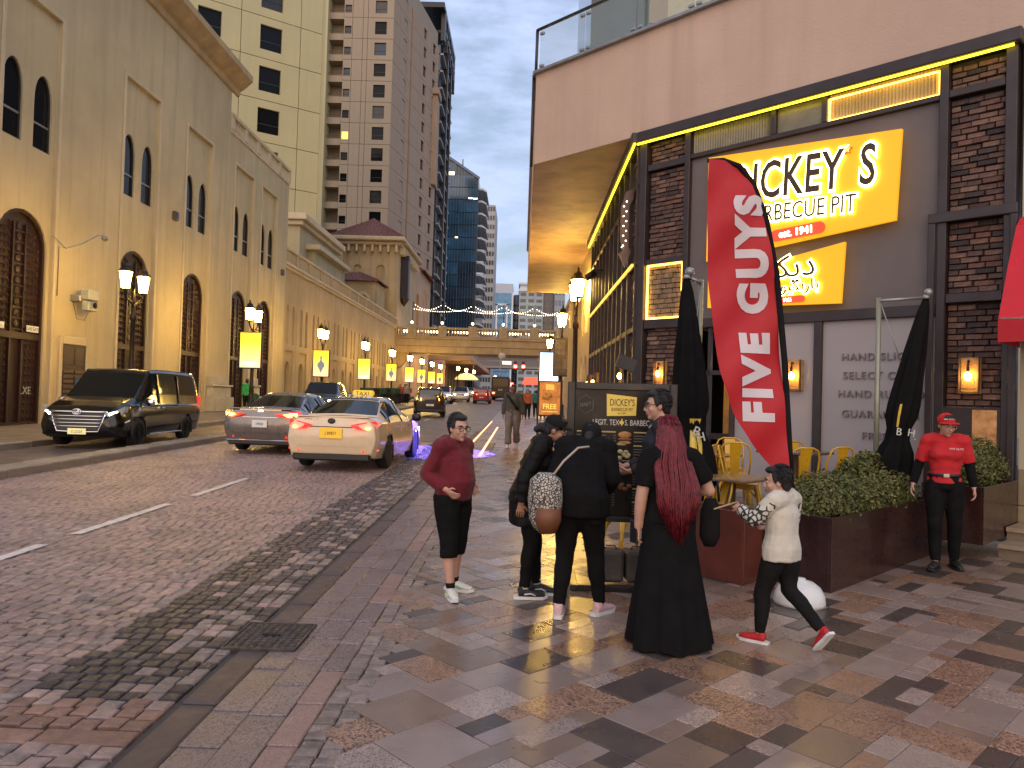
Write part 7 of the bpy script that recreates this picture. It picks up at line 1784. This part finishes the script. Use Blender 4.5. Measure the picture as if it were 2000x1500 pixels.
spots = [(1.18, 8.15, gz(8.2), 200, 'yellow metal chair behind the menu board'),
         (1.92, 8.05, gz(8.0), 100, 'yellow metal chair at the wooden table beside the red haired woman'),
         (2.52, 8.75, TZ, 250, 'yellow metal chair on the far side of the wooden table'),
         (3.25, 9.15, TZ, 10, 'yellow metal chair just behind the long planter bush'),
         (3.80, 10.25, TZ, 200, 'yellow metal chair at the grey table against the film panel'),
         (3.80, 9.55, TZ, 20, 'yellow metal chair in front of the grey table, its back to the street'),
         (4.35, 9.95, TZ, 80, 'rightmost yellow metal chair at the grey table by the raised lettering'),
         (2.95, 10.8, TZ, 170, 'yellow metal chair near the restaurant door, right of the parasol'),
         (2.35, 10.35, gz(10.4)+.2, 60, 'yellow metal chair left of the door side table'),
         (2.75, 9.95, TZ, 350, 'yellow metal chair on the near side of the door side table'),
         (.85, 26.4, gz(26.4), 80, 'far yellow chair below the poster stand, left'), (1.5, 26.1, gz(26.1), 280, 'far yellow chair below the poster stand, right'), (1.2, 25.3, gz(25.3), 10, 'far yellow chair below the poster stand, nearest'), (.9, 29.8, gz(29.8), 100, 'far yellow chair behind the poster stand')]
for x, y, z, rz, lab in spots:
    if ch0 is None: ch0 = make_chair(lab, (x, y, z), R(rz))
    else: dup(ch0, (x, y, z), R(rz), lab)
M_ttop = mat('table_top', (.25, .15, .07), .35, var=.3, scale=6, coat=.3); M_tleg = mat('table_leg', (.16, .10, .055), .4, .3, var=.2)
def table(label, loc, m, r=.36):
    t = thing('table', label, 'table', loc, R(45)); b = MB(); b.cbox(-r, r, -r, r, .72, .75, .008); b.build('top', m, t)
    b = MB(); b.cbox(-.035, .035, -.035, .035, .03, .72, .005); b.build('column', M_tleg, t); b = MB(); b.cbox(-.24, .24, -.035, .035, 0, .03, .006); b.cbox(-.035, .035, -.24, -.036, 0, .03, .006); b.cbox(-.035, .035, .036, .24, 0, .03, .006); b.build('foot', M_tleg, t); return t
table('wooden table between yellow chairs beside the red haired woman', (2.28, 8.30, gz(8.3)+.10), M_ttop)
table('grey topped table by the film panel with yellow chairs round it', (3.55, 9.98, TZ), mat('table_grey', (.10, .075, .055), .3, var=.2))
table('small table near the restaurant door', (2.62, 10.55, TZ-.1), M_ttop, .3)
table('far small table below the poster stand', (1.2, 26.2, gz(26.2)), M_yel, .3)
# ---- menu board
mbd = thing('menu_board', 'tall black framed menu board with yellow logo panel on a weighted base', 'menu board', (.905, 6.93, gz(6.93)), R(-2))
b = MB()
for x in (-.455, .455): b.cbox(x-.035, x+.035, -.04, .04, .05, 1.80, .008)
b.cbox(-.42, .42, -.035, .035, 1.735, 1.80, .006); b.cbox(-.42, .42, -.035, .035, .555, .60, .006); b.build('frame', M_blackp, mbd)
M_bd = mat('board_print', (.016, .013, .011), .30, var=.2, scale=4, spec=.25); b = MB(); b.box(-.42, .42, -.015, .015, .60, 1.735); bd = b.build('board', M_bd, mbd)
M_by = mat('board_yellow', (.78, .56, .08), .35, var=.04); M_bw = mat('board_white', (.62, .60, .54), .4, var=0); M_bg_ = mat('board_grey_line', (.16, .15, .13), .5, var=0); M_bgold = mat('board_gold_line', (.45, .36, .14), .5, var=0)
b = MB(); b.prism([(-.135, 1.50), (.125, 1.51), (.13, 1.675), (-.14, 1.70)], lambda u, v, d: (u, d, v), -.020, -.0155); lg = b.build('logo_panel', M_by, bd)
text('logo_lettering', "DICKEY'S", M_blackp, lg, (0, -.0215, 1.595), 0, size=.088, xs=.62, ext=.001); text('logo_lettering', 'BARBECUE PIT', M_blackp, lg, (0, -.0215, 1.548), 0, size=.042, xs=.72, ext=.001); text('logo_lettering', 'est. 1941', M_blackp, lg, (0, -.0215, 1.522), 0, size=.02, ext=.001)
text('heading', 'LEGIT. TEX', M_bw, bd, (-.022, -.0165, 1.42), 0, size=.072, xs=.68, ext=.001, align='RIGHT'); text('heading', 'S. BARBECUE.', M_bw, bd, (.026, -.0165, 1.42), 0, size=.072, xs=.68, ext=.001, align='LEFT')
b = MB(); b.prism([(.0, 1.44), (.01, 1.46), (.02, 1.46), (.022, 1.478), (.032, 1.478), (.032, 1.458), (.046, 1.452), (.044, 1.435), (.03, 1.425), (.026, 1.412), (.016, 1.43)], lambda u, v, d: (u-.025, d, v), -.018, -.0155); b.build('state_outline', M_by, bd)
b = MB(); b.tube([(-.325+.075*math.cos(R(60*k+30)), -.017, 1.60+.085*math.sin(R(60*k+30))) for k in range(7)], .0025, 4); b.build('stamp_outline', M_bg_, bd)
o = text('stamp_lettering', 'DAILY', M_bg_, bd, (-.325, -.0165, 1.585), 0, size=.045, xs=.8, ext=.001); o.rotation_euler = (0, R(-10), 0)
b = MB(); b2 = MB()
rm_ = random.Random(4)
for col, (x0, x1) in enumerate(((-.40, -.22), (-.20, -.05), (.11, .29), (.30, .40))):
    z = 1.365
    for blk in range(5):
        if col == 3 and blk > 1: break
        b.box(x0, x1, -.0165, -.0155, z-.012, z); z -= .034
        for i in range(rm_.randint(3, 6)):
            b2.box(x0, x0+(x1-x0)*rm_.uniform(.4, .75), -.0165, -.0155, z-.007, z); b2.box(x1-.02, x1, -.0165, -.0155, z-.007, z); z -= .024
        z -= .014
        if z < .68: break
b.build('menu_heading_lines', M_bgold, bd, kind='stuff'); b2.build('menu_lines', M_bg_, bd, kind='stuff')
M_food = [mat('food_bun', (.42, .19, .05), .5, var=.4, scale=30), mat('food_pale', (.48, .40, .20), .5, var=.4, scale=30), mat('food_dark', (.20, .08, .03), .5, var=.6, scale=40)]
for i, z in enumerate((1.30, 1.16, 1.03, .88)):
    b = MB(); rf_ = random.Random(i)
    if i == 0: b.ball((.03, -.018, z+.035), (.062, .006, .032), 12, 0); b.ball((.03, -.018, z-.035), (.060, .006, .016), 12, 0); b.ball((.03, -.019, z-.005), (.066, .006, .014), 12, 2); b.ball((.0, -.018, z-.05), (.05, .005, .012), 8, 1)
    else:
        for k in range(6): b.ball((.03+rf_.uniform(-.05, .05), -.018, z+rf_.uniform(-.035, .035)), (.026, .006, .020), 8, 1 if i < 3 else 2)
    b.build('food_print', M_food, bd)
for x in (-.40, .40): b = MB(); b.cbox(x-.03, x+.03, -.32, .32, .0, .05, .006); b.build('foot', M_blackp, mbd)
b = MB(); b.cbox(-.37, .37, -.31, -.25, .0, .05, .006); b.build('foot_bar', M_blackp, mbd)
M_wt = mat('concrete_weight', (.085, .07, .06), .75, var=.3, scale=6, bump=.4, bscale=40)
for i, x in enumerate((.83, 1.06)):
    t = thing('concrete_weight', ('left' if i == 0 else 'right')+' of the two dark concrete blocks weighing down the menu board', 'weight', (x, 6.86, gz(6.86)+.052), R(-4+9*i), 'blocks under the menu board'); b = MB(); b.cbox(-.11, .11, -.12, .12, 0, .27, .025); b.build('block', M_wt, t); b = MB(); b.tube([(-.05, 0, .27), (-.04, 0, .30), (.04, 0, .30), (.05, 0, .27)], .007, 5); b.build('lifting_loop', M_iron, t)
st_ = thing('stone_step', 'single grey stone step at the edge of the terrace beside the wooden table', 'step', (1.82, 7.95, gz(7.9)), R(45)); b = MB(); b.cbox(-.1, .75, -.30, .25, 0, .20, .015); b.build('block', M_step, st_)
# ---- feather flag
ff_ = thing('feather_flag', 'tall red feather flag with white lettering and black edge on a white base', 'flag', (2.36, 6.46, gz(6.46)), R(0))
def flag_xy(t):   # t 0 bottom .. 1 top: right edge (pole) and left edge, metres from base axis
    return t
pole = [(-.08, 0, .10), (-.085, 0, .95), (-.115, 0, 1.35), (-.165, 0, 2.0), (-.25, 0, 2.75), (-.35, 0, 3.22), (-.46, 0, 3.50), (-.58, 0, 3.65), (-.72, 0, 3.70), (-.85, 0, 3.69)]
b = MB(); b.tube(pole[:2], .020, 8); b.build('pole', M_white, ff_)
b = MB(); b.tube(pole[1:], [.026]*4+[.024]*3+[.02, .018], 7); b.build('black_sleeve', M_cblack2, ff_)
def edge(z):
    for a, c in zip(pole[:-1], pole[1:]):
        if a[2] <= z <= c[2]: return a[0]+(c[0]-a[0])*(z-a[2])/(c[2]-a[2])
    return pole[-1][0]
lft = [(.98, -.12), (1.10, -.23), (1.30, -.42), (1.55, -.58), (1.9, -.71), (2.3, -.78), (2.8, -.82), (3.2, -.84), (3.55, -.85), (3.69, -.852)]
def ledge(z):
    for a, c in zip(lft[:-1], lft[1:]):
        if a[0] <= z <= c[0]: return a[1]+(c[1]-a[1])*(z-a[0])/(c[0]-a[0])
    return lft[-1][1]
M_flag = mat('flag_red', (.44, .004, .010), .6, var=.05, scale=3, bump=.06, bscale=260)
def fy(x, z): return .035*math.sin(z*4.2+x*5)+.018*math.sin(z*9-x*11)-.05*max(0, (1.9-z))*abs(x)
b = MB(); nz_, nx_ = 40, 12; vs = []
for i in range(nz_+1):
    z = .985+(3.69-.985)*i/nz_; a, c = ledge(z), edge(z)-.022
    if c < a: c = a+.004
    for j in range(nx_+1): x = a+(c-a)*j/nx_; vs.append((x, fy(x, z), z))
b.add(vs, [(i*(nx_+1)+j, i*(nx_+1)+j+1, (i+1)*(nx_+1)+j+1, (i+1)*(nx_+1)+j) for i in range(nz_) for j in range(nx_)], 0, True); cl_ = b.build('flag_cloth', M_flag, ff_)
me = text_mesh('FIVE GUYS', .33, 1.0, .0, 'LEFT', .020, 4, 1.24); bm = bmesh.new(); bm.from_mesh(me); bmesh.ops.triangulate(bm, faces=bm.faces[:]); bmesh.ops.subdivide_edges(bm, edges=[e for e in bm.edges if e.calc_length() > .08], cuts=3); bm.to_mesh(me); bm.free()
xm = max(v.co.x for v in me.vertices)
for v in me.vertices:               # run upwards along the flag, top of the letters to the left
    u, w_ = v.co.x/xm, v.co.z; z = 1.50+u*1.90; mid = -.385-.080*u-.05*u*u; x = mid-(w_-.115)*.98; v.co = (x, fy(x, z)-.007, z)
me.materials.clear(); me.materials.append(mat('flag_white', (.62, .54, .54), .6, var=.03))
zs_ = sorted(v.co.z for v in me.vertices); gap = max(range(len(zs_)-1), key=lambda i: zs_[i+1]-zs_[i]); zg = (zs_[gap]+zs_[gap+1])/2
for side in (0, 1):                  # one object per word
    m2 = me.copy(); bm = bmesh.new(); bm.from_mesh(m2); bmesh.ops.delete(bm, geom=[v for v in bm.verts if (v.co.z > zg) == (side == 0)], context='VERTS'); bm.to_mesh(m2); bm.free(); put('flag_lettering', m2, cl_)
b = MB(); b.lathe([(.205, 0), (.208, .025), (.198, .085), (.165, .145), (.11, .185), (.05, .20), (.045, .215), (.0, .217)], 28); b.build('dome_base', mat('base_white', (.74, .73, .68), .35, var=.05, coat=.3), ff_)
# ---- closed parasols
def parasol(label, loc, rz, foot, top, pole_x, letters, panels_):
    t = thing('closed_parasol', label, 'parasol', loc, rz, 'closed black parasols')
    n = 30; vs = []; foot, top = V(foot), V(top); K = 16
    for i in range(K+1):
        s = i/K; c = top+(foot-top)*s; r = (.045+.20*s**.75)*(1-.40*math.exp(-((s-.72)/.07)**2)) if s > .02 else .035
        for j in range(n): a = 2*math.pi*j/n; f = 1+.20*math.sin(a*8+s*3)*min(1, s*3); vs.append(c+V((math.cos(a)*r*f, math.sin(a)*r*f*.8, (.05*math.sin(a*4) if i == K else 0))))
    b = MB(); b.add(vs, [(i*n+j, i*n+(j+1) % n, (i+1)*n+(j+1) % n, (i+1)*n+j) for i in range(K) for j in range(n)], 0, True); b.build('canopy', M_cblack, t)
    b = MB(); b.tube([top, top+V((0, 0, .05))], [.06, .03], 10); b.ball(top+V((.03, 0, .08)), .055, 10); b.tube([top+V((.02, 0, .02)), V((pole_x, 0, top.z-.04))], .022, 6); b.build('hub', M_metal_grey, t)
    b = MB(); b.tube([(pole_x, .03, 0), (pole_x-.0, .03, top.z)], .034, 8); b.build('pole', mat('pole_olive', (.27, .27, .20), .4, .4, var=.1), t)
    b = MB(); b.tube([(pole_x, 0, top.z-.05), foot+(top-foot)*.55], .008, 5); b.build('cable', M_metal_grey, t)
    c = foot+(top-foot)*.30
    for s0, s1, a0, a1 in panels_:          # printed yellow panels lying on the folded cloth
        b = MB(); nn, mm_ = 14, 10; pv = []
        for i in range(nn+1):
            s = s0+(s1-s0)*i/nn; cc = top+(foot-top)*s; r = (.045+.20*s**.75)*(1-.40*math.exp(-((s-.72)/.07)**2))
            for j in range(mm_+1): a = R(a0+(a1-a0)*(j/mm_)*(1-.25*i/nn)); f = 1+.20*math.sin(a*8+s*3); pv.append(cc+V((math.cos(a)*(r*f+.004), math.sin(a)*(r*f+.004)*.8, 0)))
        b.add(pv, [(i*(mm_+1)+j, i*(mm_+1)+j+1, (i+1)*(mm_+1)+j+1, (i+1)*(mm_+1)+j) for i in range(nn) for j in range(mm_)], 0, True); b.build('yellow_panel', M_by, t)
    for k, (s, dx, dz, rot, sz) in enumerate(letters):
        o = text('canopy_lettering', s, M_bw, t, tuple(c+V((dx*.75, -.150, dz))), 0, size=sz, ext=.004); o.rotation_euler = (0, R(rot), 0)
    b = MB(); b.cbox(pole_x-.28, pole_x+.28, -.25, .28, 0, .07, .015); b.build('base', M_blackp, t); return t
parasol('closed black parasol standing upright behind the menu board, left of the red flag', (1.80, 8.55, gz(8.5)+.0), 0, (.12, 0, .72), (.0, 0, 3.0), .16, [('B', .02, -.14, 20, .15), ('H', .12, -.2, -15, .14)], [(.68, .86, -105, -55)])
parasol('closed black parasol leaning by its slanting pole in front of the raised lettering', (4.62, 9.65, TZ), 0, (-.04, -.0, .35), (.40, 0, 2.72), -.17, [('B', -.10, -.05, 8, .13), ('H', .10, -.06, 10, .13), ('.', .17, -.1, 0, .13)], [(.56, .68, -126, -112)])
# ---- restaurant signs
M_sy = mat('sign_yellow', (.42, .19, .006), .45, var=.06, scale=2, emit=(1, .43, .006), es=.58)
M_halo = mat('sign_halo', (1, .85, .4), .4, var=0, emit=(1, .82, .34), es=6)
M_slet = mat('sign_letter', (.065, .030, .012), .4, var=.05)
M_sred = mat('sign_red', (.55, .05, .02), .4, var=.05, emit=(1, .08, .02), es=.5)
def sign(label, quad, d=-.16):
    t = thing('shop_sign', label, 'shop sign', (CX, CY_, 0), AF); b = MB(); b.prism(quad, lambda u, v, d_: (u, d_, v), d, d+.06); b.build('sign_box', M_sy, t); return t
s1_ = sign('large yellow illuminated slanted sign with tall dark letters and a red star', [(U(3.02), 4.02), (U(5.06), 4.27), (U(5.10), 5.49), (U(3.02), 5.70)])
def halo_text(t, s, u, z, size, xs, halo, align='CENTER', tilt=0., ext=.012, lm=M_slet, space=1.0, thick=0.):
    for m, off, y, nm in ((M_halo, halo, -.196, 'halo'), (lm, thick, -.214, 'lettering')):
        if m is M_halo and halo <= 0: continue
        o = text(nm, s, m, t, (u, y, z), 0, size=size, xs=xs, ext=ext if nm == 'lettering' else .004, off=off, align=align, space=space); o.rotation_euler = (0, tilt, 0)
halo_text(s1_, "DICKEY", U(3.93), 4.86, .79, .62, .050, tilt=R(2.2), space=1.06, thick=.010)
halo_text(s1_, "S", U(4.80), 4.815, .79, .62, .050, tilt=R(2.2), thick=.010)
halo_text(s1_, "BARBECUE PIT", U(4.10), 4.49, .36, .72, .028, tilt=R(2.0), space=1.02)
def star(r): return [(r*(1 if k % 2 == 0 else .45)*math.sin(math.pi*k/5), r*(1 if k % 2 == 0 else .45)*math.cos(math.pi*k/5)) for k in range(10)]
b = MB(); b.prism([(U(4.60)+x, 5.35+z) for x, z in star(.075)], lambda u, v, d: (u, d, v), -.20, -.165); b.build('star', M_sred, s1_)
b = MB(); b.prism([(U(4.60)+x, 5.35+z) for x, z in star(.05)], lambda u, v, d: (u, d, v), -.207, -.2005); b.build('star_core', mat('star_lit', (1, .6, .1), .4, var=0, emit=(1, .45, .05), es=2), s1_)
def capsule(u0, z0, u1, z1, r): 
    a = math.atan2(z1-z0, u1-u0); return [(u1+r*math.cos(a-math.pi/2+math.pi*k/8), z1+r*math.sin(a-math.pi/2+math.pi*k/8)) for k in range(9)]+[(u0+r*math.cos(a+math.pi/2+math.pi*k/8), z0+r*math.sin(a+math.pi/2+math.pi*k/8)) for k in range(9)]
b = MB(); b.prism(capsule(U(3.86), 4.275, U(4.33), 4.31, .085), lambda u, v, d: (u, d, v), -.19, -.162); b.build('pill', M_sred, s1_)
M_neon = mat('neon_white', (1, .9, .8), .4, var=0, emit=(1, .85, .65), es=5)
o = text('pill_lettering', 'est. 1941', M_neon, s1_, (U(4.09), -.197, 4.245), 0, size=.15, xs=.95, ext=.003, off=.003); o.rotation_euler = (0, R(-2), 0)
s2_ = sign('smaller yellow illuminated sign in Arabic lettering under the large sign', [(U(3.05), 3.27), (U(4.555), 3.20), (U(4.585), 4.06), (U(3.05), 3.72)])
halo_text(s2_, '\ufeb0\ufef4\ufedc\ufef3\u200c\ufea9', U(3.98), 3.63, .46, 1.0, .022)
halo_text(s2_, '\ufe96\ufef4\ufe91 \ufeee\ufef4\ufedc\ufe91\ufead\ufe8e\ufe91', U(3.98), 3.42, .23, 1.0, .012)
b = MB(); b.prism(capsule(U(3.86), 3.30, U(4.16), 3.30, .048), lambda u, v, d: (u, d, v), -.19, -.162); b.build('pill', M_sred, s2_)
o = text('pill_lettering', '\u0661\u0669\u0664\u0661', M_neon, s2_, (U(4.01), -.197, 3.268), 0, size=.085, xs=1.0, ext=.002)
b = MB(); b.prism([(U(3.62)+x, 3.80+z) for x, z in star(.05)], lambda u, v, d: (u, d, v), -.20, -.165); b.build('star', M_sred, s2_)
# arrow sign with bulbs on the street side
ar = thing('arrow_sign', 'dark projecting arrow sign studded with white bulbs on the street side', 'sign', (1.94, 14.05, -.12)); P = [(0, 5.75), (-.14, 5.68), (-.22, 5.4), (-.22, 4.85), (-.16, 4.62), (-.24, 4.55), (-.12, 4.30), (-.02, 4.6), (-.07, 4.66), (-.09, 5.4), (0, 5.55)]
b = MB(); b.prism(P, lambda u, v, d: (u, d, v), -.06, .06); b.build('plate', mat('arrow_plate', (.10, .06, .05), .4, .4), ar); b = MB()
for i in range(10): z = 5.6-.09*i; b.ball((-.125-.05*(i % 2), -.075, z-.1), .013, 6); b.ball((-.125-.05*(i % 2), .075, z-.1), .013, 6)
b.build('bulbs', M_bulb, ar, kind='stuff')
# ---- wall lamps with timber back board
M_bulbw = mat('filament_bulb', (1, .7, .3), .3, var=0, emit=(1, .55, .14), es=30)
M_timb = mat('lamp_timber', (.45, .24, .07), .5, var=.45, scale=8)
wl0 = thing('wall_lamp', 'bulb lamp on a small timber board on the plain film panel', 'wall lamp', (*fF(U(4.05), 0, -.005)[:2], 1.96), AF, 'timber board wall lamps')
b = MB(); b.cbox(-.115, .115, -.03, .03, 0, .46, .006); b.cbox(-.10, .10, -.045, -.031, .02, .44, .004); b.build('back_board', M_timb, wl0)
b = MB(); b.cbox(-.118, -.105, -.10, -.046, 0, .46, .003); b.cbox(.105, .118, -.10, -.046, 0, .46, .003); b.build('side_frame', mat('lamp_frame_rust', (.13, .07, .03), .6), wl0)
b = MB(); b.tube([(0, -.05, .40), (0, -.11, .42), (0, -.12, .34)], .012, 6); b.tube([(0, -.12, .34), (0, -.12, .28)], .020, 8); b.build('arm', M_blackp, wl0)
b = MB(); b.ball((0, -.12, .215), (.042, .042, .055), 12); b.build('bulb', M_bulbw, wl0)
b = MB(); b.tube([(.075*math.cos(a), -.12, .13+.10*math.sin(a)) for a in [math.pi*k/10 for k in range(11)]], .0035, 4); b.tube([(-.09, -.12, .06), (.09, -.12, .06)], .0035, 4); b.build('cage', M_blackp, wl0)
p = fF(U(5.69), 0, -.02); dup(wl0, (p[0], p[1], 1.95), label='bulb lamp on a timber board on the right brick column')
p = fF(U(2.38), 0, -.02); dup(wl0, (p[0], p[1], 2.02), label='bulb lamp on the left brick column, left of the black parasol', scale=.9)
for i, (y, lb) in enumerate(((14.1, 'nearest'), (19.4, 'middle'), (21.2, 'farthest'))):
    dup(wl0, (1.90, y, 1.98), R(-90), label='bulb lamp on the glazed street side of the restaurant, %s of three' % lb)
# notice board under the right lamp
nb = thing('menu_notice', 'dark panel with a warm printed square on the right brick column', 'notice', (*fF(U(5.70), 0, -.03)[:2], 1.28), AF); b = MB(); b.cbox(-.33, .33, -.02, .03, 0, .50, .006); b.build('panel', M_mul, nb); b = MB(); b.box(.02, .29, -.026, -.021, .03, .47); b.build('print', mat('warm_print', (.30, .16, .07), .4, var=.8, scale=9, emit=(1, .4, .1), es=.12), nb)
sh = thing('shop_parasol_lamp', 'black floodlight on a stalk above the menu board', 'lamp', (1.55, 11.6, gz(11.6))); b = MB(); b.tube([(0, 0, 0), (0, 0, 2.05)], .03, 6); b.build('stalk', M_blackp, sh); b = MB(); b.obox((0, -.05, 2.15), (.13, 0, -.05), (0, .08, 0), (.03, 0, .09)); b.build('head', M_blackp, sh)
bpy.data.scenes.remove(_SC2)
